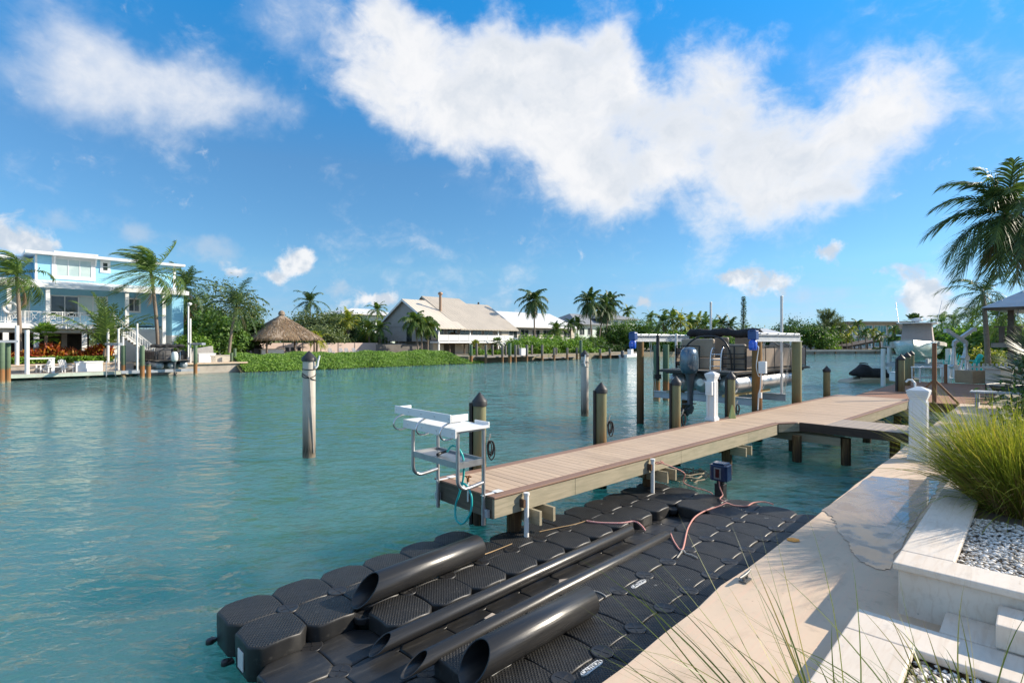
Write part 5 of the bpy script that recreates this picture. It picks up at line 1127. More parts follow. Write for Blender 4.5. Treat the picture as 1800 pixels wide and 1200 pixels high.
for k in range(14): b.box(k * .2, k * .2 + .09, -.012, .012, .05, .85)
b.build('pickets', WHITEP, fn)
b = MB(); b.box(-.05, 2.8, .0125, .05, .2, .28); b.box(-.05, 2.8, .0125, .05, .62, .70); b.build('fence_rail', WHITEP, fn)
STUC = mat('cream_stucco', (.58, .53, .44), (.52, .47, .39), 2, .9, bump=.3, bscale=40)
sw_ = thing('garden_wall', 'cream stucco garden wall with a thick capped end pillar', 'wall', (18.9, 20.6, .86), R(-4))
b = MB(); b.box(-.36, .36, -.36, .36, 0, .92); b.build('pillar', STUC, sw_, bevel=.01); b = MB(); b.box(-.42, .42, -.42, .42, .921, .99); b.box(-.39, .39, -.39, .39, .9905, 1.02); b.build('pillar_cap', STUC, sw_, bevel=.01)
b = MB(); b.box(.37, 6.5, -.12, .12, 0, .70); b.box(.37, 6.5, -.16, .16, .701, .76); b.build('wall', STUC, sw_)
sl = thing('sling_chair', 'black tube framed folding chair with dark navy sling by the stucco pillar', 'chair', (16.4, 17.6, .96), R(20))
b = MB()
for y in (-.35, .35): b.tube(smooth([(-.62, y, .0), (-.62, y, .42), (-.55, y, .47), (.3, y, .47), (.42, y, .40), (.30, y, 0)], 4), .02, 8)
b.tube([(-.62, -.35, .40), (-.62, .35, .40)], .02, 8); b.tube([(.4, -.35, .42), (.4, .35, .42)], .02, 8); b.tube([(.0, 0, .46), (.35, .1, .95), (.6, .0, .45)], .014, 6); b.build('frame', BLKTUBE, sl)
b = MB(); b.loft([[(x, y, z) for y in (-.33, -.15, 0, .15, .33)] for (x, z) in ((-.5, .44), (-.3, .26), (-.05, .18), (.2, .26), (.4, .42))], True, False); b.build('sling', mat('navy_mesh', (.012, .022, .06), (.02, .03, .075), 8, .8), sl)
bn = thing('bench', 'pale grey bench at the far end of the seawall path', 'bench', S(20.6, 1.02, .955), RS)
GREYB = mat('pale_grey_plank', (.46, .48, .50), (.38, .40, .42), 3, .6)
b = MB()
for k in range(4): b.box(-.30 + k * .155, -.30 + k * .155 + .14, -1.3, .45, .42, .46)
b.build('seat', GREYB, bn)
for y in (-1.1, .3): b = MB(); b.box(-.25, .25, y - .04, y + .04, .001, .40); b.build('leg', GREYB, bn)
# ---- covered fishing boat on its lift
MINT = mat('mint_hull', (.50, .62, .58), (.46, .58, .54), 2, .25, coat=.4); COVER = mat('cream_cover', (.56, .51, .45), (.48, .44, .39), 2.5, .85, bump=.5, bscale=5, bdist=.05); TAUPE = mat('taupe_enclosure', (.40, .34, .31), (.36, .31, .28), 3, .7)
fb = thing('fishing_boat', 'mint hulled fishing boat with cream cover raised on a lift', 'boat', (24.5, 32.6, 1.55), R(50))
def hull(L, B, H, stations=9):
    rings = []
    for i in range(stations):
        f = i / (stations - 1); x = -.5 + f * L; w_ = B / 2 * (1 - (1 - min(1, f / .45)) ** 2.2) if f < .45 else B / 2; kz = H * .72 * (1 - min(1, f / .28)) ** 2; sh = H * (1 + .18 * (1 - f) ** 2)
        rings.append([(x - .5 * (1 - f) ** 3, -w_ - .02, sh), (x, -w_ * .80, H * .42 + kz * .4), (x, -w_ * .12, kz), (x, w_ * .12, kz), (x, w_ * .80, H * .42 + kz * .4), (x - .5 * (1 - f) ** 3, w_ + .02, sh)])
    return rings
b = MB(); b.loft(hull(8.2, 2.7, 1.15), True); b.build('hull', MINT, fb)
b = MB(); hr = hull(8.2, 2.78, 1.15); rr_ = []
for i, q in enumerate(hr): zc = q[0][2] + .02; sag = .06 * math.sin(i * 1.9); rr_.append([(q[0][0], q[0][1] * 1.02, zc - .22), (q[0][0], q[0][1] * 1.03, zc), (q[0][0], q[0][1] * .5, zc + .12 + sag), (q[0][0], 0, zc + .20 + sag), (q[0][0], q[5][1] * .5, zc + .12 - sag), (q[0][0], q[5][1] * 1.03, zc), (q[0][0], q[5][1] * 1.02, zc - .38)])
b.loft(rr_[2:], False, True); b.build('boat_cover', COVER, fb)
b = MB(); b.loft([[(x, -w_, z), (x, w_, z), (x + l_, w_, z), (x + l_, -w_, z)] for (z, x, l_, w_) in ((1.2, 2.4, 2.6, .85), (1.9, 2.7, 2.1, .78), (2.45, 2.95, 1.7, .75))], False); b.build('canvas_enclosure', TAUPE, fb)
b = MB(); b.box(2.3, 5.1, -1.05, 1.05, 2.46, 2.53); b.build('hardtop', WHITEP, fb, bevel=.03)
b = MB(); b.lathe([(.30, 0), (.32, .05), (.30, .16), (.1, .22), (0, .22)], 16, (3.3, 0, 2.62)); b.box(3.2, 3.4, -.1, .1, 2.531, 2.62); b.box(3.0, 3.9, -.5, .5, 2.70, 2.74); b.build('radar', WHITEP, fb)
for y in (-1, 1): b = MB(); b.tube([(3.4, y, 2.5), (4.6, y * 1.25, 4.0)], .02, 6); b.build('outrigger', ALU, fb)
for (y, x) in ((-1.6, .6), (1.6, .6), (-1.6, 4.4), (1.6, 4.4)): 
    p = Matrix.Rotation(R(50), 4, 'Z') @ Vector((x, y, 0)) + Vector((24.5, 32.6, 0)); piling(p, 2.4, .13, {(-1.6, .6): 'white lift post right of the mint boat bow', (1.6, .6): 'white lift post left of the mint boat bow', (-1.6, 4.4): 'white lift post right of the mint boat stern', (1.6, 4.4): 'white lift post left of the mint boat stern'}[(y, x)], PVC, cap=False, group='posts of the fishing boat lift')
b = MB()
for x in (.8, 4.2): b.box(x - .08, x + .08, -1.55, 1.55, -.28, -.06)
for y in (-.6, .6): b.box(.3, 4.8, y - .06, y + .06, -.055, .25)
tag(b.build('lift_cradle', GALV, loc=(24.5, 32.6, 1.55), rotz=R(50)), 'grey lift cradle carrying the mint hulled fishing boat', 'boat lift')
# ---- jet ski under a black cover on a floating ramp
js = thing('jet_ski', 'jet ski wrapped in a black cover on a tan floating ramp', 'jet ski', (25.2, 37.4, .36), R(182))
b = MB(); rg_ = []
for (x, w_, h0, h1) in ((-1.5, .25, .1, .28), (-1.2, .5, .0, .42), (-.5, .58, 0, .62), (.1, .52, 0, .58), (.45, .50, 0, .85), (.75, .46, 0, .92), (1.1, .42, .05, .62), (1.5, .22, .15, .40), (1.65, .05, .25, .32)): rg_.append([(x, -w_, h0), (x, -w_, h0 + (h1 - h0) * .45), (x, -w_ * .45, h1), (x, w_ * .45, h1), (x, w_, h0 + (h1 - h0) * .45), (x, w_, h0)])
b.loft(rg_, True); b.build('cover', CANVAS, js)
b = MB(); b.tube([(.62, -.42, .95), (.6, 0, .98), (.62, .42, .95)], .035, 8); b.build('handlebar', CANVAS, js)
rp = thing('float_ramp', 'tan floating ramp under the covered jet ski', 'float', (25.3, 37.4, 0), R(182)); b = MB(); b.loft([[(x, -w_, -.1), (x, -w_, h), (x, w_, h), (x, w_, -.1)] for (x, w_, h) in ((-2.6, .9, .30), (1.0, .9, .30), (1.9, .8, .16), (2.2, .6, .02))], False); b.build('ramp_body', mat('tan_plastic', (.44, .38, .26), (.38, .33, .23), 3, .6), rp, bevel=.03)
for y in (-.4, .4): b = MB(); b.box(-2.4, 1.2, y - .08, y + .08, .301, .36); b.build('ramp_rail', MATS['tan_plastic'], rp)
# ================================================================ far bank: shared materials and helpers
m, g, bs = new_mat('blue_siding'); co = coords(g); z = g.sep(co)[2]
lap = g.math('FRACT', g.math('MULTIPLY', z, 5.0)); c = g.mix(g.rng(g.noise(co, 1.2, 4), .3, .7), (.29, .62, .82), (.33, .67, .86)); g.put(bs.inputs['Base Color'], g.mix(g.rng(lap, .90, .97), c, (.13, .33, .50))); bs.inputs['Roughness'].default_value = .55
g.put(bs.inputs['Normal'], g.bump(lap, .6, .03)); SIDING = m
def seam_roof(name, c1, c2, axis=0, pitch=2.4, rough=.45):
    m, g, bs = new_mat(name); co = coords(g); x = g.sep(co)[axis]; f = g.math('FRACT', g.math('MULTIPLY', x, pitch)); rib = g.math('MULTIPLY', g.rng(f, .84, .90), g.rng(f, 1.0, .94))
    c = g.mix(g.rng(g.noise(co, .5, 5), .3, .7), c1, c2); g.put(bs.inputs['Base Color'], g.mix(g.math('MULTIPLY', rib, .35), c, tuple(k * .55 for k in c1))); bs.inputs['Roughness'].default_value = rough
    g.put(bs.inputs['Normal'], g.bump(rib, .8, .05)); return m
ROOFW = seam_roof('white_metal_roof', (.74, .73, .70), (.66, .65, .63)); ROOFB = seam_roof('beige_roof', (.50, .43, .34), (.44, .38, .30), 0, 1.6); ROOFC = seam_roof('cream_roof', (.66, .58, .46), (.60, .52, .42), 0, 1.6)
ROOFG = seam_roof('grey_tile_roof', (.20, .21, .22), (.26, .27, .28), 0, 2.0, .7); TRIM = mat('white_trim', (.80, .80, .79), (.74, .74, .73), 2, .5)
m, g, bs = new_mat('window_glass'); co = coords(g); g.put(bs.inputs['Base Color'], g.mix(g.rng(g.noise(co, .8, 3), .4, .6), (.02, .03, .035), (.06, .075, .08))); bs.inputs['Roughness'].default_value = .06; bs.inputs['Specular IOR Level'].default_value = .8; GLASS = m
m, g, bs = new_mat('pale_glass'); co = coords(g); g.put(bs.inputs['Base Color'], g.mix(g.rng(g.noise(co, .8, 3), .35, .65), (.52, .62, .60), (.40, .52, .52))); bs.inputs['Roughness'].default_value = .12; PGLASS = m
m, g, bs = new_mat('teal_glass'); co = coords(g); g.put(bs.inputs['Base Color'], g.mix(g.rng(g.noise(g.mapping(co, (2, 2, .6)), 1.2, 4), .4, .6), (.05, .20, .22), (.16, .42, .45))); bs.inputs['Roughness'].default_value = .06; TGLASS = m
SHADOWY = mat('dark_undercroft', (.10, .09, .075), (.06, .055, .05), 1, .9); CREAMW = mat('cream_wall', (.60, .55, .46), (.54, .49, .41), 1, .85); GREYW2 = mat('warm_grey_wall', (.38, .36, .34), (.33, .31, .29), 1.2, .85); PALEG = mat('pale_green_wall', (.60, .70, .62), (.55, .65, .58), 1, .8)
BEIGEW = mat('beige_wall', (.52, .46, .37), (.46, .41, .33), 1, .85); PINKW = mat('pink_wall', (.60, .47, .40), (.54, .42, .36), 1, .9)
m, g, bs = new_mat('palm_thatch'); co = coords(g); st = g.noise(g.mapping(co, (3, 3, .8)), 3.5, 6, .7, .5); cs = g.math('FRACT', g.math('MULTIPLY', g.sep(co)[2], 3.2))
g.put(bs.inputs['Base Color'], g.ramp(st, [(.25, (.12, .085, .06)), (.5, (.30, .23, .17)), (.75, (.46, .37, .28))])); bs.inputs['Roughness'].default_value = .95; g.put(bs.inputs['Normal'], g.bump(g.math('ADD', st, g.math('MULTIPLY', cs, .25)), .9, .12)); THATCH = m
class Bld:
    """a building standing square to the canal: local x along the bank, y away from the water"""
    def __init__(s, name, label, cat, t0, s0, zg=.86, rot=0, group=None):
        s.t0, s.s0, s.zg = t0, s0, zg; s.o = thing(name, label, cat, S(t0, s0, zg), RS + rot, group)
    def xz(s, u, v, dy=0): t_, Y = at(u, s.s0 + dy); return t_ - s.t0, zz(v, Y) - s.zg
    def part(s, name, m, boxes, parent=None, bevel=0):
        b = MB()
        for q in boxes: b.box(*q)
        return b.build(name, m, parent or s.o, bevel=bevel)
    def window(s, x0, x1, z0, z1, y, glass=None, fr=.10, mull=1, hor=0):
        """frame proud of the wall, panes set back inside it"""
        b = MB(); b.box(x0 - fr, x1 + fr, y - .06, y + .02, z1, z1 + fr); b.box(x0 - fr, x1 + fr, y - .08, y + .02, z0 - fr, z0); b.box(x0 - fr, x0, y - .06, y + .02, z0, z1); b.box(x1, x1 + fr, y - .06, y + .02, z0, z1)
        for k in range(1, mull + 1): x = x0 + (x1 - x0) * k / (mull + 1); b.box(x - .03, x + .03, y - .05, y + .02, z0, z1)
        for k in range(1, hor + 1): z = z0 + (z1 - z0) * k / (hor + 1); b.box(x0, x1, y - .045, y + .02, z - .03, z + .03)
        f = b.build('window', TRIM, s.o); b = MB(); b.box(x0, x1, y - .02, y + .01, z0, z1); b.build('pane', glass or GLASS, f); return f
    def railing(s, x0, x1, y, z, h=1.0, step=1.3, style='bars', name='balcony_railing'):
        b = MB(); n = max(1, round((x1 - x0) / step))
        for k in range(n + 1): x = x0 + (x1 - x0) * k / n; b.box(x - .045, x + .045, y - .045, y + .045, z, z + h + .04)
        b.box(x0, x1, y - .03, y + .03, z + h - .05, z + h); b.box(x0, x1, y - .025, y + .025, z + .08, z + .13)
        for k in range(n):
            a, c = x0 + (x1 - x0) * k / n, x0 + (x1 - x0) * (k + 1) / n; w_ = c - a
            if style == 'bars':
                for j in range(1, 8): x = a + w_ * j / 8; b.box(x - .015, x + .015, y - .015, y + .015, z + .13, z + h - .05)
            elif style == 'solid': b.box(a + .05, c - .05, y - .012, y + .012, z + .14, z + h - .06)
            else:
                for j in (.10, .18, .26, .74, .82, .90): x = a + w_ * j; b.box(x - .014, x + .014, y - .014, y + .014, z + .13, z + h - .05)
                p, q = a + w_ * .3, a + w_ * .7; b.bar((p, y, z + .13), (q, y, z + h - .05), .03); b.bar((q, y + .002, z + .13), (p, y + .002, z + h - .05), .03); cx, cz = (p + q) / 2, z + h / 2 + .03
                for (i0, i1) in (((-.16, -.16), (.16, -.16)), ((.16, -.16), (.16, .16)), ((.16, .16), (-.16, .16)), ((-.16, .16), (-.16, -.16))): b.bar((cx + i0[0], y - .002, cz + i0[1]), (cx + i1[0], y - .002, cz + i1[1]), .03)
        return b.build(name, TRIM, s.o)
def gable_roof(b, x0, x1, y0, y1, ze, zr, th=.18, yr=None):
    """ridge along x"""
    yr = (y0 + y1) / 2 if yr is None else yr
    for (ya, yb) in ((y0, yr), (y1, yr)): b.add([(x0, ya, ze), (x1, ya, ze), (x1, yb, zr), (x0, yb, zr), (x0, ya, ze - th), (x1, ya, ze - th), (x1, yb, zr - th), (x0, yb, zr - th)], [(0, 1, 2, 3), (7, 6, 5, 4), (0, 4, 5, 1), (0, 3, 7, 4), (1, 5, 6, 2), (2, 6, 7, 3)])
    return b
def hip_roof(b, x0, x1, y0, y1, ze, zr, xa, xb, th=.15):
    ym = (y0 + y1) / 2; b.add([(x0, y0, ze), (x1, y0, ze), (x1, y1, ze), (x0, y1, ze), (xa, ym, zr), (xb, ym, zr), (x0, y0, ze - th), (x1, y0, ze - th), (x1, y1, ze - th), (x0, y1, ze - th)],
        [(0, 1, 5, 4), (2, 3, 4, 5), (1, 2, 5), (3, 0, 4), (0, 6, 7, 1), (1, 7, 8, 2), (2, 8, 9, 3), (3, 9, 6, 0), (6, 9, 8, 7)]); return b

# ================================================================ blue house
H = Bld('house', 'big three storey light blue house with white trim and balcony', 'house', 4.0, 64.0)
zf, zu, zt = 3.55, 7.45, 9.75          # balcony floor, foot of the upper wall, top of the upper wall (above ground)
H.part('upper_wall', SIDING, [(0, 10.9, 0, 9, zu - .3, zt)])
H.part('side_wing_wall', SIDING, [(-9, -.003, 2.6, 9, zu - .3, zt - .5)])
H.part('lower_wall', SIDING, [(-9, 10.9, .02, 9, zf, zu - .31)])
H.part('end_wall', SIDING, [(9.9, 10.88, -3.1, .019, 2.6, zu - .69)]); H.part('end_wall_base', TRIM, [(9.88, 10.9, -3.12, -.301, 0, 2.599)])
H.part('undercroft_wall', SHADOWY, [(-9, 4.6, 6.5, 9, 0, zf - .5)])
H.part('stair_wall', TRIM, [(5.6, 10.9, -.3, .0, 0, 2.9), (5.6, 10.9, .021, 9, 0, zf - .3)])
b = MB(); b.add([(-.7, -.9, zt + .02), (11.6, -.9, zt - .02), (11.6, 9.6, zt + .3), (-.7, 9.6, zt + .3), (-.7, -.9, zt + .28), (11.6, -.9, zt + .2), (11.6, 9.6, zt + .55), (-.7, 9.6, zt + .55)], [(0, 3, 2, 1), (4, 5, 6, 7), (0, 1, 5, 4), (1, 2, 6, 5), (2, 3, 7, 6), (3, 0, 4, 7)]); rf_ = b.build('roof', TRIM, H.o)
b = MB(); b.add([(-.6, -.8, zt + .30), (11.5, -.8, zt + .22), (11.5, 9.5, zt + .62), (-.6, 9.5, zt + .62)], [(0, 1, 2, 3)]); b.build('roof_sheet', ROOFW, rf_)
b = MB(); b.add([(-9.5, 1.8, zt - .45), (-.72, 1.8, zt - .30), (-.72, 9.4, zt - .1), (-9.5, 9.4, zt - .1), (-9.5, 1.8, zt - .25), (-.72, 1.8, zt - .1), (-.72, 9.4, zt + .1), (-9.5, 9.4, zt + .1)], [(0, 3, 2, 1), (4, 5, 6, 7), (0, 1, 5, 4), (1, 2, 6, 5), (2, 3, 7, 6), (3, 0, 4, 7)]); b.build('wing_roof', TRIM, H.o)
for x in (-1.4, -5.0): b = MB(); b.add([(x - 1.6, .8, zt - .62), (x + .9, .8, zt - .62), (x + .9, 2.6, zt - .05), (x - 1.6, 2.6, zt - .05), (x - 1.6, .8, zt - .5), (x + .9, .8, zt - .5), (x + .9, 2.6, zt + .07), (x - 1.6, 2.6, zt + .07)], [(0, 3, 2, 1), (4, 5, 6, 7), (0, 1, 5, 4), (1, 2, 6, 5), (2, 3, 7, 6), (3, 0, 4, 7)]); b.build('awning', TRIM, H.o)
# porch roof
b = MB(); b.add([(-9.5, -3.4, zu - .68), (11.3, -3.4, zu - .68), (11.3, -.003, zu - .1), (-9.5, -.003, zu - .1), (-9.5, -3.4, zu - .5), (11.3, -3.4, zu - .5), (11.3, -.003, zu + .1), (-9.5, -.003, zu + .1)], [(0, 3, 2, 1), (4, 5, 6, 7), (0, 1, 5, 4), (1, 2, 6, 5), (2, 3, 7, 6), (3, 0, 4, 7)]); b.build('porch_roof', ROOFW, H.o)
H.part('porch_fascia', TRIM, [(-9.5, 11.3, -3.43, -3.402, zu - .85, zu - .48)])
for u in (16, 84, 223, 288): x, _ = H.xz(u, 540, -3.1); H.part('porch_column', TRIM, [(x - .14, x + .14, -3.25, -2.97, zf if u < 250 else 0, zu - .69)])
H.part('corner_board', TRIM, [(10.7, 10.93, -.03, .0, 0, zt), (-.02, .14, -.03, .0, zu, zt)])
xr, _ = H.xz(200, 560, -3.5); H.part('balcony_floor', TRIM, [(-9.4, xr, -3.6, .019, zf - .45, zf - .003)]); H.part('floor_beam', CREAMW, [(-9.3, xr - .1, -3.2, 6.4, zf - .8, zf - .452)])
H.railing(-9.3, xr, -3.5, zf, 1.0, 1.25, 'lattice')
for u in (10, 64, 148): x, _ = H.xz(u, 590, -3); H.part('ground_column', TRIM, [(x - .18, x + .18, -3.2, -2.84, 0, zf - .81)])
for k in range(3): x = -6 + k * 4.1; H.part('ground_column', GREYW2, [(x - .2, x + .2, 2.0, 2.4, 0, zf - .81)])
def hw_(u0, v0, u1, v1, **k):
    x0, z1 = H.xz(u0, v0); x1, z0 = H.xz(u1, v1); H.window(x0, x1, z0, z1, 0, **k)
hw_(99, 455, 160, 488, glass=PGLASS, mull=2, fr=.32); hw_(181, 462, 189, 476, mull=0, hor=1, fr=.22); hw_(90, 520, 137, 556, mull=1, fr=.1); hw_(139, 521, 187, 554, glass=PGLASS, mull=1, fr=.1); hw_(227, 526, 244, 547, fr=.16); hw_(20, 522, 50, 556, glass=PGLASS, mull=1)
x0, z0 = H.xz(93, 443); x1, _ = H.xz(170, 450); H.part('window_awning', TRIM, [(x0, x1, -.9, .0, z0 - .1, z0 + .02)])
for x in (x0 + .1, x1 - .1): b = MB(); b.bar((x, -.85, z0 - .1), (x, -.02, z0 - 1.0), .12); b.build('awning_bracket', TRIM, H.o)
# outside stair
st = MB(); xs0, xs1 = xr + .1, xr + 3.4
for k in range(14): f = k / 14; st.box(xs0 + (xs1 - xs0) * f, xs0 + (xs1 - xs0) * (f + 1 / 14), -3.4, -2.2, zf - .45 - (zf - .7) * f - .16, zf - .3 - (zf - .7) * f)
st.build('stair', TRIM, H.o)
b = MB()
for y in (-3.4, -2.2):
    b.bar((xs0, y, zf + .8), (xs1, y, 1.3), .07); b.bar((xs0, y, zf - .05), (xs1, y, .45), .07)
    for k in range(18): f = k / 17; x = xs0 + (xs1 - xs0) * f; z = zf - .05 + (.5 - zf) * f; b.box(x - .02, x + .02, y - .02, y + .02, z, z + .85)
b.build('stair_railing', TRIM, H.o)
b = MB(); b.tube([(.42 * math.cos(a), 0, .42 * math.sin(a)) for a in np.linspace(0, 2 * math.pi, 17)[:-1]], .12, 8, closed=True); x, z = H.xz(18, 541, -3.6); tag(b.build('life_ring', WHITEP, loc=S(4.0 + x, 60.3, .86 + z), rotz=RS), 'white life ring hanging on the blue house balcony railing', 'life ring')

# ================================================================ terrace, dock and things in front of the blue house
tr_ = thing('dock', 'low pale timber dock in front of the blue house', 'dock', S(2.6, 53.0, 0), RS)
b = MB(); x = -14.0
while x < 7.0: b.box(x, x + .19, .03, 2.4, .40, .44); x += .2
b.build('deck_boards', mat('pale_dock_boards', (.50, .42, .35), (.42, .36, .30), 2, .8, stretch=(3, .5, 1)), tr_)
b = MB(); b.box(-14, 7.0, -.02, .027, .18, .445); b.build('front_beam', mat('mint_painted_beam', (.52, .60, .50), (.44, .48, .40), 2, .7, c3=(.3, .25, .18), s3=3), tr_)
for k in range(8): b = MB(); b.tube([(-13 + k * 2.8, .3, -1), (-13 + k * 2.8, .3, .39)], .13, 8); b.build('pile', PILEGR, tr_)
tw = thing('seawall', 'pale concrete seawall and terrace edge across the canal by the blue house', 'seawall', S(0, 55.4, 0), RS)
b = MB(); b.box(-30, 9.8, 0, .5, -1, .98); b.box(9.8005, 18.4, -1.5, -1.0, -1, .80); b.build('wall_face', concrete_mat('pale_bank_wall', (.46, .40, .33), (.38, .33, .28), (.50, .43, .36)), tw); b = MB(); b.box(-30, 9.79, -.06, 1.5, .9805, 1.06); b.box(9.8005, 18.5, -1.7, 1.5, .8005, .92); b.build('cap', CAPC, tw)
def fw(u, s_, z=0): t_, Y = at(u, s_); return S(t_, s_, z)
wt = thing('bar_table', 'tall white wooden table on the low dock before the blue house', 'table', fw(70, 53.9, .44), RS)
b = MB(); b.box(-.85, .85, -.4, .4, 1.08, 1.18); b.build('tabletop', WHITEP, wt)
for x in (-.75, .75):
    for y in (-.33, .33): b = MB(); b.box(x - .08, x + .08, y - .06, y + .06, 0, 1.079); b.build('leg', WHITEP, wt)
adirondack('white slatted garden chair half hidden behind the tall white table', fw(76, 54.9, .44), RS + R(200), WHITEP, 'white garden chairs on the low dock', 'garden_chair'); adirondack('white slatted garden chair beside the long white storage box', fw(116, 54.4, .44), RS - R(60), WHITEP, 'white garden chairs on the low dock', 'garden_chair')
lt = thing('side_table', 'low white table between the two white garden chairs', 'table', fw(97, 54.4, .44), RS); b = MB(); b.box(-.45, .45, -.3, .3, .42, .48); b.build('tabletop', WHITEP, lt)
for x in (-.4, .4): b = MB(); b.box(x - .04, x + .04, -.26, .26, 0, .419); b.build('leg', WHITEP, lt)
bx = thing('storage_box', 'long white deck storage box on the low dock', 'box', fw(156, 54.5, .44), RS); b = MB(); b.box(-.85, .85, -.38, .38, 0, .72); b.build('body', WHITEP, bx, bevel=.02); b = MB(); b.box(-.9, .9, -.42, .42, .721, .82); b.build('lid', WHITEP, bx, bevel=.02)
ld = thing('dock_ladder', 'grey metal dock ladder with raised handrail at the low dock edge', 'ladder', fw(195, 52.9, .05), RS); b = MB()
for x in (-.3, .3): b.tube([(x, 0, 0), (x, 0, 1.25 if x < 0 else 1.7)], .035, 8)
for z in (.2, .5, .8, 1.2): b.tube([(-.3, 0, z), (.3, 0, z)], .03, 8)
b.build('frame', ALU, ld)
for u, v, s_, r_, lab in ((30, 572, 55.6, .13, 'tall white pole nearest the left border before the blue house'), (47.5, 580, 53.3, .14, 'tall white pole just left of the tall white table'), (190, 575, 56.5, .10, 'slim white pole under the young palm before the blue house'), (216, 580, 56.2, .09, 'slim white pole behind the green lift piling by the far pontoon boat')):
    t_, Y = at(u, s_); b = MB(); b.tube([(0, 0, 0), (0, 0, zz(v, Y) - .4)], r_, 10); tag(b.build('white_pole', PVC, loc=S(t_, s_, .4)), lab, 'pole', 'white poles before the blue house')
for u, v, s_, r_, cap, lab in ((3, 602, 50.6, .17, 0, 'green rusty piling cut by the left border of the view'), (14, 602, 51.2, .15, 0, 'green rusty piling second from the left border'), (217, 607, 52.4, .16, 0, 'dark green piling at the left end of the far boat lift'), (250, 607, 49.8, .16, 0, 'tall green piling in front of the far pontoon boat'), (261, 634, 48.8, .16, 1, 'short rusty piling in front of the far pontoon boat'), (343.5, 607, 51.3, .15, 0, 'green rusty piling right of the far pontoon boat'),
        (407, 620, 54.6, .13, 0, 'short rusty post at the foot of the leaning palm by the hedge'), (413, 612, 55.4, .13, 0, 'short green post at the foot of the leaning palm by the hedge')):
    t_, Y = at(u, s_); piling(S(t_, s_), zz(v, Y), r_, lab, PILEG, cap=bool(cap), group='rusty green pilings across the canal by the blue house')
t_, Y = at(8, 50.9); b = MB(); b.box(-.7, .7, -.2, .2, 0, .16); tag(b.build('cap_beam', GALV, loc=S(t_, 50.9, zz(602, Y) + .003), rotz=RS), 'pale beam joining the tops of the two leftmost pilings', 'beam')
p_ = fw(305, 51.8); pontoon_boat('grey pontoon boat with white outboard on a lift across the canal', (p_.x, p_.y, .55), RS + R(90), mat('white_cowl', (.70, .72, .70), (.64, .66, .64), 2, .3, coat=.4), mat('dark_panel', (.05, .05, .055), (.035, .035, .04), 2, .4), 6.6, MATS['old_tube_aluminium'], mat('dark_upholstery', (.07, .07, .075), (.12, .115, .11), 2, .6))
fl2 = thing('boat_lift', 'grey boat lift with pale beams across the canal at the blue house', 'boat lift', S(at(300, 53)[0], 53, 0), RS)
z2 = zz(607, at(300, 51)[1]) + .02
b = MB(); b.box(-4.2, -3.9, -3.4, 2.4, z2, z2 + .2); b.build('top_beam', GALV, fl2); b = MB(); b.box(1.9, 2.2, -1.8, 2.4, z2, z2 + .2); b.build('top_beam', GALV, fl2); b = MB(); b.box(-3.6, 2.0, -.9, -.75, .28, .52); b.build('cradle_beam', GALV, fl2); b = MB(); b.box(-3.6, 2.0, 1.9, 2.05, .28, .52); b.build('cradle_beam', GALV, fl2)
for x, y, h in ((-2.6, -1.2, 4.3), (-3.5, .9, 3.9), (1.75, 1.0, 4.9)): b = MB(); b.tube([(x, y, .5), (x, y, h)], .07, 8); b.build('guide_pole', PVC, fl2)
for u, w_, h, lab in ((362, .7, .75, 'white box on the far seawall right of the pontoon boat'), (387, .9, .55, 'pale stone planter block on the far seawall by the hedge')): b = MB(); b.box(-w_, w_, -.4, .4, 0, h); b.box(-w_ - .04, w_ + .04, -.44, .44, h + .001, h + .08); tag(b.build('storage_box' if w_ < .8 else 'stone_block', WHITEP if w_ < .8 else STUC, loc=fw(u, 55.6, .921), rotz=RS), lab, 'box' if w_ < .8 else 'block')
b = MB(); b.add([(-1.3, -.5, 0), (1.0, -.5, 0), (1.0, .5, 0), (-1.3, .5, 0), (-.8, -.4, 1.2), (.9, -.4, 1.5), (.9, .4, 1.5), (-.8, .4, 1.2)], [(0, 3, 2, 1), (4, 5, 6, 7), (0, 1, 5, 4), (1, 2, 6, 5), (2, 3, 7, 6), (3, 0, 4, 7)]); tag(b.build('grill_cover', mat('grey_cover', (.40, .38, .35), (.34, .32, .30), 2, .9, bump=.6, bscale=5, bdist=.05), loc=fw(354, 57.5, .921), rotz=RS, bevel=.06), 'grey draped cover over garden furniture on the far seawall', 'cover')
b = MB(); b.tube([(0, 0, 0), (0, 0, 5.3)], .07, 8); b.lathe([(.08, 5.3), (.2, 5.42), (.2, 5.5), (0, 5.6)], 10, (.12, 0, 0)); tag(b.build('lamp_post', WHITEP, loc=fw(331, 56.5, .9)), 'slim white lamp post right of the far pontoon boat', 'lamp post')

# ---- planting round the blue house
def scatter_bed(name, x0, x1, y0, y1, zf_, n, seed, L, w, m, up=(.6, 1.5), loc=None):
    r = np.random.default_rng(seed); lv = Leaves(); nc = n // 14; cx, cy = r.uniform(x0, x1, nc), r.uniform(y0, y1, nc); px, py = np.repeat(cx, 14) + r.normal(0, .12, nc * 14), np.repeat(cy, 14) + r.normal(0, .12, nc * 14)
    N = nc * 14; az = r.uniform(0, 6.28, N); el = r.uniform(*up, N); d = np.stack([np.cos(el) * np.cos(az), np.cos(el) * np.sin(az), np.sin(el)], 1); sd = _norm(np.cross(d, r.normal(0, 1, (N, 3)))); pz = np.array([zf_(a, c) for a, c in zip(px, py)]) * r.uniform(.2, .9, N)
    lv.strip(np.stack([px, py, pz], 1), d, sd, r.uniform(L * .6, L * 1.2, N), r.uniform(w * .7, w * 1.3, N), r.uniform(.1, .5, N), 3, (.5, 1, .8, 0)); return lv.build(name, m, loc=loc, rotz=RS)
ta, tb = at(22, 58.5)[0], at(192, 58.5)[0]
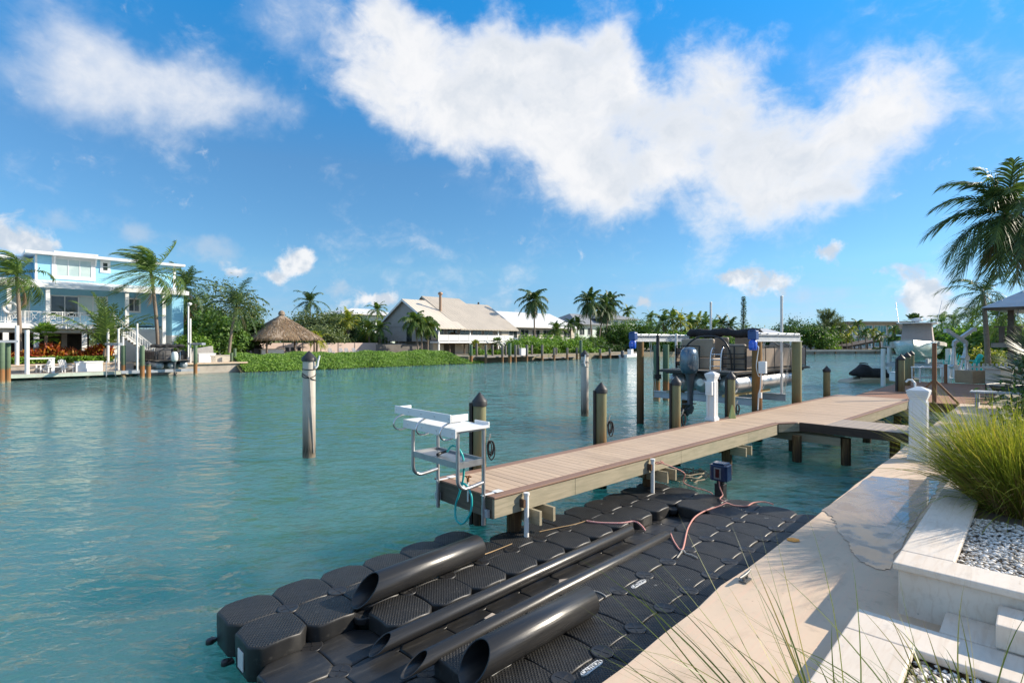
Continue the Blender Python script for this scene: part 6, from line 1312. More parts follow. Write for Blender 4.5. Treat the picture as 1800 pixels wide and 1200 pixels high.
o = scatter_bed('croton_bed', ta, tb, 57.6, 59.6, lambda a, c: 1.15 + .35 * math.sin(a * 1.7) + .25 * math.sin(a * 4.1 + c), 5200, 81, .62, .13, LCROT); o.location = (0, 0, .95); stuff(o, 'bed of red and yellow croton bushes before the blue house', 'plants')
o = scatter_bed('low_hedge', at(12, 57)[0], at(196, 57)[0], 56.7, 57.5, lambda a, c: .62, 5200, 82, .2, .12, LHEDGE, (.1, 1.5)); o.location = (0, 0, 1.0); stuff(o, 'low clipped green hedge along the far terrace before the crotons', 'hedge')
def palm_px(label, ub, sb, uc, vc, L, seed, **k):
    p = fw(ub, sb, .9); t_, Y = at(uc, sb); c = S(t_, sb, zz(vc, Y)); return palm(label, p, c, L, seed=seed, **k)
WND = (-1.5, -.45, .2)
palm_px('wind bent coconut palm before the left end of the blue house', 36, 58.5, 30, 487, 2.9, 91, wind=WND, nf=20, nl=26, lw=.075, ll=.8, droop=1.1)
palm_px('tallest wind bent coconut palm in front of the blue house wall', 279, 58.0, 266, 483, 3.9, 92, wind=WND, nf=22, nl=30, lw=.08, ll=.9, el=(-.5, 1.45), trunk_r=.17, m=LPALM)
palm_px('young palm with long arching fronds before the blue house stair', 184, 57.0, 186, 612, 5.0, 93, wind=(-.12, 0, 0), nf=15, nl=34, lw=.10, ll=.85, el=(.75, 1.48), droop=.8, dead=0, m=LPALM, trunk_r=.2, hang=.35)
fan_palm('small bright dracaena like palm before the balcony of the blue house', fw(81, 58.3, .95), 2.4, 30, .55, .75, 94, LLIGHT, .12, 'small_palm', 'palm', (-.5, 1.4), .12, nb=14)
palm_px('slanting double trunked palm behind the right corner of the blue house', 312, 68, 326, 505, 3.6, 95, wind=(-.25, 0, .05), nf=22, nl=26, lw=.09, ll=.85, trunk_r=.2, dead=5, m=LPALMD)
palm_px('second slanting palm right of the blue house corner', 322, 67, 333, 545, 3.0, 96, wind=(-.2, 0, .05), nf=16, nl=24, lw=.09, ll=.8, trunk_r=.2, dead=6, m=LPALMD)
palm_px('wind bent coconut palm with orange nuts left of the big tiki hut', 402, 58.5, 416, 538, 3.4, 97, wind=(-.35, 0, .05), nf=22, nl=28, lw=.08, ll=.85, nuts=6, m=LPALMD, el=(-.5, 1.4))
def tree_px(label, u, v0, s_, wd, m, seed, n=5200, L=.40, w=.2, k=1.0, dp=.8, name='leafy_tree', zb=.9, group=None, **kw):
    """a broad crown whose top stands at pixel row v0 on photo column u"""
    t_, Y = at(u, s_); h = zz(v0, Y) - zb; r = np.random.default_rng(seed); bl = [(0, 0, h * .60, wd * .75, wd * dp * .75, h * .40)]
    for q in range(6): a = q * 1.05 + r.uniform(-.2, .2); bl.append((wd * .62 * math.cos(a), wd * .62 * dp * math.sin(a), h * r.uniform(.30, .66), wd * r.uniform(.35, .5), wd * dp * .42, h * r.uniform(.22, .34)))
    return tree(label, S(t_, s_, zb), bl, int(n * k), L, w, m, seed, .16 + wd * .02, name=name, group=group, **kw)
tree_px('big dark rounded tree behind the leaning palm by the tiki hut', 395, 497, 78, 5.0, LOLIVE, 101, 6500, .42, .2)
tree_px('dark tree filling the gap right of the blue house', 352, 520, 74, 4.0, LDARK, 102, 6500, .42, .24)
tree_px('broad leafy sea grape tree before the dark tree right of the blue house', 378, 552, 64, 3.6, LBROAD, 103, 7000, .36, .3)
tree_px('leafy tree between the leaning palm and the tiki hut', 428, 560, 68, 3.0, LDARK, 104, 5500, .38, .26)
p_ = fw(338, 59.5, .9); bush('bright green rounded bush right of the far pontoon boat', tuple(p_), 2.1, 1.6, 2.6, 5200, .24, .17, LLIGHT, 105)
# the green planted bank
tb0, tb1 = at(417, 54.5)[0], at(836, 54.5)[0]
r = np.random.default_rng(111); N = 80000; xx, yy = r.uniform(tb0, tb1, N), r.uniform(0, 1, N) ** .8
def bank_h(x, q): return np.clip(np.sin(np.clip(q * 1.25, 0, 1) * math.pi / 2), 0, 1) * (1.48 + .10 * np.sin(x * .8) + .07 * np.sin(x * 2.3 + 1)) * np.clip((tb1 - x) / 4, .35, 1)
hz = bank_h(xx, yy) + r.normal(0, .05, N); ys = 52.3 + yy * 5.6 + r.normal(0, .12, N) + .3 * np.sin(xx * 1.1)
nr = _norm(np.stack([r.normal(0, .5, N), r.normal(-.5, .5, N), r.uniform(.3, 1.2, N)], 1)); u_ = _norm(np.cross(nr, r.normal(0, 1, (N, 3)))); lv = Leaves(); lv.card(np.stack([xx, ys, hz + .02], 1), u_, np.cross(nr, u_), r.uniform(.12, .24, N), r.uniform(.08, .15, N))
o = lv.build('ground_cover', LHEDGE, loc=(0, 0, 0), rotz=RS); stuff(o, 'thick bright green ground cover on the bank across the canal', 'ground cover')
b = MB(); gx = np.linspace(tb0 - .3, tb1 + .2, 40); b.loft([[(x, 52.5, -.3)] + [(x, 52.45 + q * 5.6, float(bank_h(x, q)) - .12) for q in (0, .2, .4, .6, .8, 1)] + [(x, 60.5, .9)] for x in gx], True, False); struct(b.build('bank_soil', mat('bank_soil', (.07, .06, .03), (.05, .06, .02), 2, .95), rotz=RS))

# ================================================================ tiki huts
def tiki(label, uc, s_, va, ve, hw2, posts, seed, bar=False):
    t_, Y = at(uc, s_); za, ze = zz(va, Y) - .9, zz(ve, Y) - .9; t = thing('tiki_hut', label, 'hut', S(t_, s_, .9), RS); r = np.random.default_rng(seed)
    b = MB(); n = 40; rings = []
    for (f, zf2) in ((.0, .0), (.10, .10), (.35, .36), (.65, .66), (1.0, 1.0), (1.02, 1.08), (.97, 1.10)):
        rings.append([(hw2 * max(f, .02) * (1 / max(abs(math.cos(a)), abs(math.sin(a)), .82)) * math.cos(a) * (1 + (r.normal(0, .02) if f > .9 else 0)), hw2 * .95 * max(f, .02) * (1 / max(abs(math.cos(a)), abs(math.sin(a)), .82)) * math.sin(a), za + (ze - za) * zf2 + (r.normal(0, .05) if f > .9 else 0)) for a in np.linspace(0, 2 * math.pi, n + 1)[:-1]])
    b.loft(rings[::-1], True); rf = b.build('thatch_roof', THATCH, t)
    lv = Leaves(); N = 2600; a = r.uniform(0, 6.28, N); f = np.sqrt(r.uniform(.03, 1.05, N)); k_ = 1 / np.maximum(np.maximum(np.abs(np.cos(a)), np.abs(np.sin(a))), .82); P = np.stack([hw2 * f * k_ * np.cos(a), hw2 * .95 * f * k_ * np.sin(a), za + (ze - za) * f + .05], 1)
    d = _norm(np.stack([np.cos(a) * hw2, np.sin(a) * hw2, np.full(N, ze - za - .35)], 1) + r.normal(0, .25, (N, 3))); sd = _norm(np.cross(d, [0, 0, 1.0])); lv.strip(P, d, sd, r.uniform(.35, .7, N), r.uniform(.05, .12, N), r.uniform(.05, .25, N), 2, (1, .8, 0)); lv.build('thatch_fringe', LDEAD, rf)
    b = MB(); b.lathe([(.42, -.1), (.36, .25), (.15, .42), (0, .45)], 10, (0, 0, za)); b.build('thatch_cap', THATCH, rf)
    q = hw2 * .72
    for x in (-q, q):
        for y in (-q, q): b = MB(); b.tube([(x, y, 0), (x, y, ze + .4)], .12, 8); b.build('post', BARK, t)
    return t, t_, ze
tk, tt_, ze_ = tiki('big thatched tiki hut with a pointed roof behind the green bank', 495, 66.5, 552, 594, 3.95, 4, 121)
bc = thing('bar_counter', 'white outdoor bar counter under the big tiki hut', 'counter', fw(478, 65.2, .9), RS); b = MB(); b.box(-1.3, 1.3, -.3, .3, 0, 1.0); b.build('base', WHITEP, bc); b = MB(); b.box(-1.45, 1.45, -.42, .42, 1.001, 1.08); b.build('counter_top', STUC, bc)
for i, u in enumerate((506, 516, 527)):
    bs_ = thing('bar_stool', ('left', 'middle', 'right')[i] + ' one of the dark bar stools under the big tiki hut', 'stool', fw(u, 65.0, .9), RS, 'bar stools under the big tiki hut'); b = MB(); b.box(-.22, .22, -.22, .22, .72, .78); b.build('seat', BLKTUBE, bs_); b = MB(); b.box(-.22, .22, .18, .23, .79, 1.25); b.build('backrest', BLKTUBE, bs_)
    for x in (-.19, .19):
        for y in (-.19, .19): b = MB(); b.box(x - .025, x + .025, y - .025, y + .025, 0, .719); b.build('leg', BLKTUBE, bs_)
b = MB(); b.box(-.5, .5, -.35, .35, 0, 1.15); b.add([(-.5, -.35, 1.151), (.5, -.35, 1.151), (.5, .35, 1.151), (-.5, .35, 1.151), (-.45, .1, 1.5), (.45, .1, 1.5), (.45, .33, 1.45), (-.45, .33, 1.45)], [(0, 1, 5, 4), (1, 2, 6, 5), (2, 3, 7, 6), (3, 0, 4, 7), (4, 5, 6, 7)]); tag(b.build('grill', BLACKP, loc=fw(452, 65.6, .9), rotz=RS, bevel=.03), 'black covered grill at the left post of the big tiki hut', 'grill')
tiki('small thatched tiki hut in front of the grey gabled house', 793, 66.0, 579, 601, 2.05, 4, 122)
pw = thing('garden_wall', 'long pink garden wall with darker posts behind the green bank', 'wall', fw(425, 72, .9), RS); t0_ = at(425, 72)[0]; LW = at(664, 72)[0] - t0_
b = MB(); b.box(0, LW, -.08, .08, 0, 1.75); b.build('wall', PINKW, pw); b = MB()
for k in range(int(LW / 2.6)): b.box(k * 2.6, k * 2.6 + .12, -.13, -.082, 0, 1.8)
b.build('wall_post', mat('dark_pink_post', (.36, .29, .25), (.30, .24, .21), 2, .9), pw)
for i, u in enumerate((582, 601, 611, 624)): adirondack(('leftmost', 'second', 'third', 'rightmost')[i] + ' pale lounge chair in the row before the pink wall', fw(u, 69.5, .95), RS - R(90), mat('pale_blue_plastic', (.45, .52, .58), (.40, .46, .52), 3, .5) if 'pale_blue_plastic' not in MATS else MATS['pale_blue_plastic'], 'pale lounge chairs before the pink wall', 'lounge_chair')
# trees behind the pink wall
tree_px('dense rounded tree right of the big tiki hut', 556, 548, 82, 6.2, LOLIVE, 131, 9500, .46, .24); tree_px('dense green tree with a flat top behind the pink wall', 600, 550, 88, 5.5, LDARK, 132, 8000, .46, .24); tree_px('low spreading tree over the pink wall', 560, 574, 76, 5.0, LOLIVE, 133, 7000, .4, .2); tree_px('leafy tree before the white house behind the pink wall', 635, 582, 80, 4.2, LBROAD, 134, 6000, .4, .22)
palm_px('palm standing above the rounded tree right of the tiki hut', 545, 86, 545, 531, 3.4, 135, wind=(-.3, 0, 0), nf=16, nl=20, lw=.14, ll=.8, dead=0, m=LPALMD)
palm_px('yellowing palm above the pink wall', 612, 77, 612, 565, 2.8, 136, nf=16, nl=20, lw=.14, ll=.7, dead=3, m=LPALMY); palm_px('green and yellow palm left of the grey gabled house', 650, 76, 648, 578, 2.4, 137, nf=15, nl=20, lw=.13, ll=.65, dead=2, m=LPALMY); palm_px('slim palm before the left corner of the grey gabled house', 668, 72, 668, 578, 2.0, 138, nf=13, nl=18, lw=.12, ll=.6, dead=0, trunk_r=.1); palm_px('short yellow palm beside the pink wall right of the tiki hut', 557, 70, 557, 596, 1.8, 139, nf=13, nl=18, lw=.12, ll=.6, dead=0, m=LPALMY)
palm_px('slender palm in front of the white roofed house behind the pink wall', 663, 92, 663, 545, 2.8, 140, nf=13, nl=18, lw=.15, ll=.7, dead=0, m=LPALM, trunk_r=.12)
# ================================================================ grey gabled house with the cream roof
t48 = at(765, 64)[0]
H = Bld('house', 'grey gabled house with cream and beige metal roofs and white balcony', 'house', t48, 64.0)
xe, _ = H.xz(905, 575); za_ = 8.75; ze = 4.35; xs_, _ = H.xz(812, 572)
H.part('gable_wall', GREYW2, [(0, xe - 1.6, 1.6, 15.6, 2.0, ze)])
b = MB(); b.add([(0, 0.2, ze - .1), (0, 15.8, ze - .1), (0, 8.0, za_ - .15), (.2, .2, ze - .1), (.2, 15.8, ze - .1), (.2, 8.0, za_ - .15)], [(0, 2, 1), (3, 4, 5), (0, 3, 5, 2), (1, 2, 5, 4), (0, 1, 4, 3)]); b.build('gable_end', GREYW2, H.o)
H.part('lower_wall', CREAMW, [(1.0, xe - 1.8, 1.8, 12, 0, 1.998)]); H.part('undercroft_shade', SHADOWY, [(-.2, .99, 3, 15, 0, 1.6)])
b = MB(); gable_roof(b, -.5, xs_, -.9, 16.6, ze - .35, za_, .16, 8.0); r1 = b.build('roof', ROOFC, H.o)
b = MB(); gable_roof(b, -.52, -.42, -.95, 16.65, ze - .40, za_ - .02, .34, 8.0); b.build('barge_board', TRIM, r1)
xq, zq = H.xz(741, 520, 9.2); xr_, zr_ = H.xz(807, 526, 9.2); xh, zh = H.xz(858, 536, 9.0)
b = MB(); b.add([(xq, 9.2, zq), (xr_, 9.2, zq), (xr_ + 1.2, -.95, ze - .42), (xs_ - 1.0, -.95, ze - .42), (xq, 9.2, zq - .3), (xr_, 9.2, zq - .3), (xr_ + 1.2, -.95, ze - .6), (xs_ - 1.0, -.95, ze - .6), (xr_, 15.5, ze + .5), (xq, 15.5, ze + .5)], [(3, 2, 1, 0), (4, 5, 6, 7), (0, 4, 7, 3), (1, 2, 6, 5), (2, 3, 7, 6), (0, 1, 8, 9)]); b.build('raised_roof', ROOFB, H.o)
b = MB(); b.add([(xr_ - .4, 9.0, zh), (xh, 9.0, zh), (xe, -.95, ze - .42), (xr_ + 1.1, -.95, ze - .42), (xr_ - .4, 9.0, zh - .3), (xh, 9.0, zh - .3), (xe, -.95, ze - .6), (xr_ + 1.1, -.95, ze - .6), (xe, 16, ze - .4), (xr_, 16, ze - .4)], [(3, 2, 1, 0), (4, 5, 6, 7), (0, 4, 7, 3), (2, 3, 7, 6), (1, 2, 8), (0, 1, 8, 9)]); b.build('hip_roof', ROOFB, H.o)
x, z = H.xz(774, 546, 4.5); b = MB(); b.tube([(x, 4.5, z - 1.5), (x, 4.5, z + 2.5)], .22, 10); b.lathe([(.22, 0), (.38, .1), (.38, .35), (.2, .5), (0, .5)], 10, (x, 4.5, z + 2.5)); b.build('flue', mat('copper_flue', (.36, .22, .14), (.28, .18, .12), 3, .5, .3), H.o)
x0b = .2; H.part('balcony_floor', TRIM, [(x0b, xe - .8, -.6, 1.59, 1.75, 2.0)]); H.railing(x0b, xe - .9, -.5, 2.0, 1.0, 2.1, 'solid')
k = 0
for x in np.arange(.9, xe - 3.2, 2.6): H.window(x, x + 1.9, 2.5, 4.0, 1.58, mull=1, fr=.06); k += 1
for x in (.4, 6.5, 12.6, 18.7):
    if x < xe - 1.5: H.part('porch_post', TRIM, [(x - .1, x + .1, -.45, -.25, 0, ze - .62)])
for x in (3, 8, 13): H.part('ground_opening', SHADOWY, [(x, x + 2.2, 1.74, 1.80, .05, 1.6)])
y0, z = 5.0, 3.0
b = MB(); b.box(-.04, .02, 6.0, 7.4, 2.0, 4.2); b.build('side_window', GLASS, H.o); b = MB(); b.box(-.05, .02, 1.0, 2.4, 2.2, 4.0); b.build('side_window', GLASS, H.o)
b = MB(); b.box(-1.4, -.03, 7.5, 14.5, 1.5, 1.7); 
for q in range(8): b.box(-1.4, -1.34, 7.5 + q, 7.56 + q, 1.7, 2.7)
b.box(-1.42, -1.33, 7.5, 14.5, 2.7, 2.76); b.build('side_deck', GREYW2, H.o)
b = MB(); b.lathe([(.1, 0), (.35, .15), (.42, .4), (.3, .5), (0, .45)], 12, (-.3, 2.0, ze + .4)); b.build('dish', WHITEP, H.o)
gs = Bld('stair', 'white outside stair at the right end of the grey gabled house', 'stair', at(892, 62)[0], 62.0)
b = MB()
for q in range(8): b.box(-q * .32, -q * .32 + .34, -.5, .5, q * .25, q * .25 + .1)
for y in (-.5, .5): b.bar((.3, y, .9), (-2.4, y, 3.0), .07); b.bar((.3, y, .1), (-2.4, y, 2.1), .12)
b.build('flight', TRIM, gs.o)
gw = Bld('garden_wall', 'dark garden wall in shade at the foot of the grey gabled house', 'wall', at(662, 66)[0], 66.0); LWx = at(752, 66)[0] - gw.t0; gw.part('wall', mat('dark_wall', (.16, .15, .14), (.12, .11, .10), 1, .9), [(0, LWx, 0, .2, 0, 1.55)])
for i, (ub, uc, vc, L_, lab) in enumerate([(735, 728, 562, 2.2, 'left one of two slim palms before the grey gabled house'), (741, 742, 566, 2.2, 'right one of two slim palms before the grey gabled house'), (752, 752, 574, 1.8, 'shorter slim palm right of the pair before the grey gabled house')]):
    palm_px(lab, ub, 61.5, uc, vc, L_, 150 + i, nf=16, nl=20, lw=.14, ll=.7, dead=0, m=LPALM, trunk_r=.11, hang=.8, el=(-.7, 1.2))
fan_palm('small fan palm before the balcony of the grey gabled house', fw(836, 60, .9), 1.3, 20, .5, .6, 153, LPALMY, .12, 'fan_palm', 'palm', (-.3, 1.4), .14, nb=12); fan_palm('small fan palm at the white outside stair', fw(874, 59, .9), 1.6, 22, .6, .7, 154, LPALM, .14, 'fan_palm', 'palm', (-.5, 1.4), .14, nb=12)

# ---- white house far behind the pink wall
H = Bld('house', 'pale green two storey house with white hipped roof behind the trees', 'house', at(606, 104)[0], 104.0); xw, zw = H.xz(694, 556); H.part('wall', PALEG, [(0, xw, 0, 9, 0, zw)])
b = MB(); hip_roof(b, -1.5, xw + 1.5, -1.5, 10.5, zw + .3, zw + 1.7, 4, xw - 4, .25); b.build('roof', ROOFW, H.o); H.part('balcony_floor', TRIM, [(xw * .45, xw + .5, -1.4, -.01, zw * .36, zw * .36 + .25)]); H.railing(xw * .45, xw + .4, -1.35, zw * .36 + .25, 1.0, 2.2, 'bars')
for x in (xw * .25, xw * .5, xw * .75): H.window(x, x + 1.2, zw * .62, zw * .62 + 1.7, 0, mull=1, fr=.12)
H.window(xw * .6, xw * .6 + 2, zw * .40, zw * .40 + 1.9, 0, mull=1, fr=.12)
# ---- white metal roofed house
H = Bld('house', 'low house under a big white metal roof behind the tall palm', 'house', at(876, 78)[0], 78.0); xw, ze = H.xz(1020, 577); _, zr = H.xz(950, 551, 9)
x1_, _ = H.xz(893, 575); H.part('wall', CREAMW, [(1.2, xw - 1, 1, 14, 0, ze + .1)])
b = MB(); gable_roof(b, x1_ - 2.5, xw - 1.0, -.6, 18, ze, zr, .2); b.build('roof', ROOFW, H.o)
b = MB(); xg, _ = H.xz(876, 560); b.add([(x1_ - 2.45, .2, ze), (x1_ - 2.45, 17, ze), (x1_ - 2.45, 8.7, zr - .2)], [(0, 1, 2)]); b.build('gable_end', simple('slate_blue_gable', (.13, .19, .26), .7), H.o)
for x in np.arange(4, xw - 5, 3.6): H.window(x, x + 2.4, ze - 2.3, ze - .6, .98, mull=1, fr=.1)
H.railing(1.5, xw - 2, -.5, ze - 3.4, 1.0, 2.4, 'solid'); H.part('balcony_floor', TRIM, [(1.4, xw - 1.9, -.6, .99, ze - 3.65, ze - 3.4)]); b = MB(); b.tube([(x1_ - 1, 8, zr - .5), (x1_ - 1, 8, zr + 1.6)], .2, 8); b.build('flue', SHADOWY, H.o)
# ---- grey tiled house
H = Bld('house', 'pale green house with dark grey tiled roofs behind three palms', 'house', at(1018, 84)[0], 84.0); xw, zw = H.xz(1118, 562); xm, zm = H.xz(1074, 556)
H.part('wall', PALEG, [(0, xm, 1, 12, 0, zw - 1.8), (xm + .002, xw, 0, 12, 0, zw)])
b = MB(); hip_roof(b, -1, xm + 2.0, -.4, 13, zw - 1.8, zw + 1.2, 4, xm - 2); b.build('roof', ROOFG, H.o); b = MB(); hip_roof(b, xm - 5.0, xw + 1, -1, 13.5, zw, zw + 2.0, xm, xw - 5); b.build('tower_roof', ROOFG, H.o)
for x in (1.5, 5, 9): H.window(x, x + 2, zw - 4.6, zw - 2.8, .98, mull=1)
for x in (xm + 1, xm + 4.5): H.window(x, min(x + 2.4, xw - .4), zw - 2.4, zw - .5, -.02, mull=1)
for x in (xm - 6, xm + 2, xw - .5): H.part('porch_column', TRIM, [(x - .25, x + .25, -2.4, -1.9, 0, zw - 4.5)])
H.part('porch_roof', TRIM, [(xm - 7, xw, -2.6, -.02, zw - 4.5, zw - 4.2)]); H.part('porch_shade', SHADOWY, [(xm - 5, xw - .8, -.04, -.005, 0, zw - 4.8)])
# ---- palms and bushes of this stretch
palm_px('tall coconut palm before the white metal roof', 940, 66, 938, 528, 3.6, 160, wind=(-.1, 0, 0), nf=24, nl=24, lw=.17, ll=.9, dead=2, m=LPALMD, el=(-1.0, 1.4), hang=.8)
palm_px('bushy short palm right of the tall coconut palm', 978, 66, 978, 580, 2.4, 161, nf=18, nl=22, lw=.15, ll=.7, dead=0, m=LPALM); palm_px('small double palm before the white roof right end', 1003, 68, 1003, 570, 2.0, 162, nf=14, nl=18, lw=.15, ll=.65, dead=0, m=LPALM); palm_px('small palm near the right end of the white roof', 1014, 70, 1015, 568, 2.0, 163, nf=14, nl=18, lw=.15, ll=.65, dead=0, m=LPALM)
for i, (ub, uc, vc, s_, lab) in enumerate([(1040, 1036, 531, 66, 'leftmost of the three tall palms before the grey tiled house'), (1052, 1062, 540, 66, 'middle one of the three tall palms before the grey tiled house'), (1064, 1072, 533, 67, 'rightmost of the three tall palms before the grey tiled house')]):
    palm_px(lab, ub, s_, uc, vc, 3.7, 164 + i, wind=(-.1, 0, 0), nf=24, nl=24, lw=.18, ll=.95, dead=4, m=LPALMD, el=(-1.1, 1.35), hang=.8)
palm_px('palm top showing over the grey tiled roof', 1103, 100, 1103, 547, 3.4, 168, nf=16, nl=20, lw=.2, ll=.9, dead=0, m=LPALM); palm_px('palm beside the white cloud right of the grey tiled house', 1143, 92, 1143, 560, 3.4, 169, nf=16, nl=20, lw=.2, ll=.9, dead=0, m=LPALM)
def hedge_run(label, u0, u1, s_, v, wd, m, seed, n=9000, L=.34, w=.2, name='hedge'):
    (ta, Ya), (tb_, Yb) = at(u0, s_), at(u1, s_); h = zz(v, (Ya + Yb) / 2) - .7; r = np.random.default_rng(seed); bl = []
    for q in np.linspace(ta, tb_, max(3, int((tb_ - ta) / 1.6))): bl.append((q - (ta + tb_) / 2, r.uniform(-.3, .3), h * .46, 1.4, wd, h * r.uniform(.46, .60)))
    lv = Leaves(); foliage(lv, r, bl, n, L, w, 22, .2, .05); o = lv.build(name, m, loc=S((ta + tb_) / 2, s_, .7), rotz=RS); return tag(o, label, 'hedge')
hedge_run('thick rounded green hedge behind the far timber dock', 906, 1022, 58.5, 597, 1.8, LHEDGE, 170, 12000); hedge_run('yellow green bushes before the white metal roof house', 922, 1010, 63, 588, 1.5, LLIGHT, 171, 5000); hedge_run('low clipped hedge on the lawn right of the thick hedge', 1020, 1052, 56.0, 612, 1.0, LHEDGE, 172, 3000)
hedge_run('dark clipped hedge before the grey tiled house', 1052, 1112, 60, 606, 1.0, LDARK, 173, 4500); hedge_run('green bushes at the foot of the three tall palms', 1010, 1056, 63, 592, 1.6, LBROAD, 174, 5000); hedge_run('low hedge before the balcony of the grey gabled house', 838, 900, 59.2, 614, .8, LHEDGE, 175, 3500)
for i, (u, v0, s_, wd, lab) in enumerate([(1086, 566, 66, 4.5, 'leafy mangrove like tree before the right end of the tiled house'), (1118, 562, 66, 5.5, 'wide leafy tree left of the left lift motor'), (1150, 568, 64, 5.0, 'wide leafy tree behind the left lift beam'), (1180, 580, 60, 4.5, 'low leafy tree behind the stern of the pontoon boat'), (1215, 585, 58, 4.5, 'low leafy tree behind the middle of the pontoon boat')]):
    tree_px(lab, u, v0, s_, wd, LBROAD, 180 + i, 6500, .46, .24, group='leafy trees along the far bank')
# ---- timber dock with pilings on the far bank
d0, d1 = at(843, 53)[0], at(1112, 53)[0]
fd = thing('dock', 'long grey timber dock with many pilings on the far bank', 'dock', S(d0, 51.8, 0), RS); L1 = at(955, 52)[0] - d0
b = MB(); b.box(0, L1, 0, 2.4, .72, .84); b.box(L1 + .01, at(1022, 52)[0] - d0, .2, 2.2, .32, .42); b.box(at(1056, 52)[0] - d0, d1 - d0, 0, 2.0, .5, .6); b.build('deck', mat('grey_dock_boards', (.32, .28, .24), (.25, .22, .19), 1.5, .9, stretch=(3, .5, 1)), fd)
b = MB(); b.box(0, L1, 2.2, 2.35, -.5, .719); b.build('back_boards', SHADOWY, fd)
ords = 'first second third fourth fifth sixth seventh eighth ninth tenth eleventh twelfth thirteenth fourteenth fifteenth sixteenth seventeenth eighteenth nineteenth'.split()
for i, (u, v, s_, r_, m_) in enumerate([(828, 605, 53.0, .22, PILEG), (838, 603, 54.5, .16, PILEGR), (854, 606, 51.5, .17, PILEGR), (866, 606, 54.4, .15, PILEGR), (883, 606, 51.4, .17, PILEGR), (889, 607, 54.4, .15, PILEGR), (896, 603, 49.6, .22, PILEG), (906, 606, 51.4, .17, PILEGR), (911, 606, 54.4, .15, PILEGR), (926, 606, 51.4, .17, PILEGR), (935, 606, 54.4, .15, PILEGR), (953, 606, 51.4, .18, PILEGR), (974, 611, 51.6, .17, PILEGR), (978, 611, 54.2, .15, PILEGR), (997, 611, 51.6, .18, PILEGR), (1014, 611, 51.6, .17, PILEGR), (1021, 598, 51.0, .24, PILEG), (1055, 613, 51.6, .2, PILEGR), (1072, 613, 51.6, .2, PILEGR)]):
    t_, Y = at(u, s_); piling(S(t_, s_), zz(v, Y), r_, ('green' if m_ is PILEG else 'grey') + ' piling, ' + ords[i] + ' from the left in the row along the far grey dock', m_, cap=False, group='pilings along the far grey dock', segs=10)
sk = thing('skiff', 'low white skiff moored beyond the left lift piling', 'boat', S(at(1106, 51)[0], 50.6, 0), RS); b = MB(); b.loft([[(x, -w_, h), (x, -w_ * .7, -.1), (x, w_ * .7, -.1), (x, w_, h)] for (x, w_, h) in ((-2.6, .95, .62), (0, 1.0, .62), (1.8, .8, .74), (2.9, .05, .9))], True); b.build('hull', WHITEP, sk)
b = MB(); b.box(-.6, .1, -.4, .4, .62, 1.5); b.build('console', WHITEP, sk, bevel=.05); b = MB(); b.box(-2.95, -2.55, -.22, .22, .2, 1.25); b.build('outboard', simple('skiff_outboard', (.08, .09, .11), .4), sk, bevel=.05)
b = MB(); b.box(-.7, .7, -.4, .4, 0, .9); b.box(-.72, .72, -.42, .42, .901, 1.0); tag(b.build('storage_box', WHITEP, loc=fw(919, 54.2, .86), rotz=RS), 'white dock box on the far grey dock before the thick hedge', 'box')

# ================================================================ the end of the basin
def pal(label, u, v, Y, L, seed, zb=.86, **k):
    X = (u - 900) / F * Y; kw = dict(nf=15, nl=18, lw=.2, ll=.9, dead=1, trunk_r=.16, m=LPALM); kw.update(k); return palm(label, (X + .3, Y, zb), (X, Y, zz(v, Y)), L, seed=seed, **kw)
def trw(label, u, v0, Y, wd, m, seed, n=5500, L=.5, w=.26, zb=.86, name='leafy_tree', group=None, dp=.7, low=.3):
    h = zz(v0, Y) - zb; r = np.random.default_rng(seed); bl = [(0, 0, h * .60, wd * .72, wd * dp * .7, h * .40)]
    for q in range(6): a = q * 1.05 + r.uniform(-.2, .2); bl.append((wd * .65 * math.cos(a), wd * .6 * dp * math.sin(a), h * r.uniform(low, .68), wd * r.uniform(.35, .5), wd * dp * .42, h * r.uniform(.2, .32)))
    return tree(label, ((u - 900) / F * Y, Y, zb), bl, n, L, w, m, seed, .2, name=name, group=group)
for i, (u, v, Y, lab, m_) in enumerate([(1165, 566, 112, 'first', LPALM), (1182, 560, 118, 'second', LPALM), (1196, 566, 112, 'third', LPALMY), (1212, 572, 116, 'fourth', LPALM), (1226, 570, 122, 'fifth', LPALMY), (1238, 574, 116, 'sixth', LPALM), (1252, 578, 120, 'seventh', LPALM), (1268, 572, 128, 'eighth', LPALMD), (1284, 574, 128, 'ninth', LPALMD)]):
    pal(lab + ' palm from the left in the row behind the pontoon boat', u, v, Y, 3.6, 200 + i, m=m_, group='palms in the row behind the pontoon boat')
for i, (u, v0, Y, wd, m_, lab) in enumerate([(1170, 585, 106, 6, LBROAD, 'low tree below the first palms of the row behind the boat'), (1205, 586, 110, 6, LLIGHT, 'yellow green tree below the middle palms of the row behind the boat'), (1245, 588, 112, 6, LBROAD, 'low tree left of the tall white guide pole'), (1282, 586, 122, 6.5, LBROAD, 'low tree under the last palms left of the tall pine'),
        (1400, 562, 128, 7.5, LDARK, 'big round dark tree right of the lift beam'), (1425, 572, 126, 6.0, LBROAD, 'leafy tree right of the big round dark tree'), (1376, 584, 124, 5, LBROAD, 'low leafy tree left of the big round dark tree'), (1340, 594, 120, 6, LDARK, 'low dark tree below the white roofed pavilion')]):
    trw(lab, u, v0, Y, wd, m_, 220 + i)
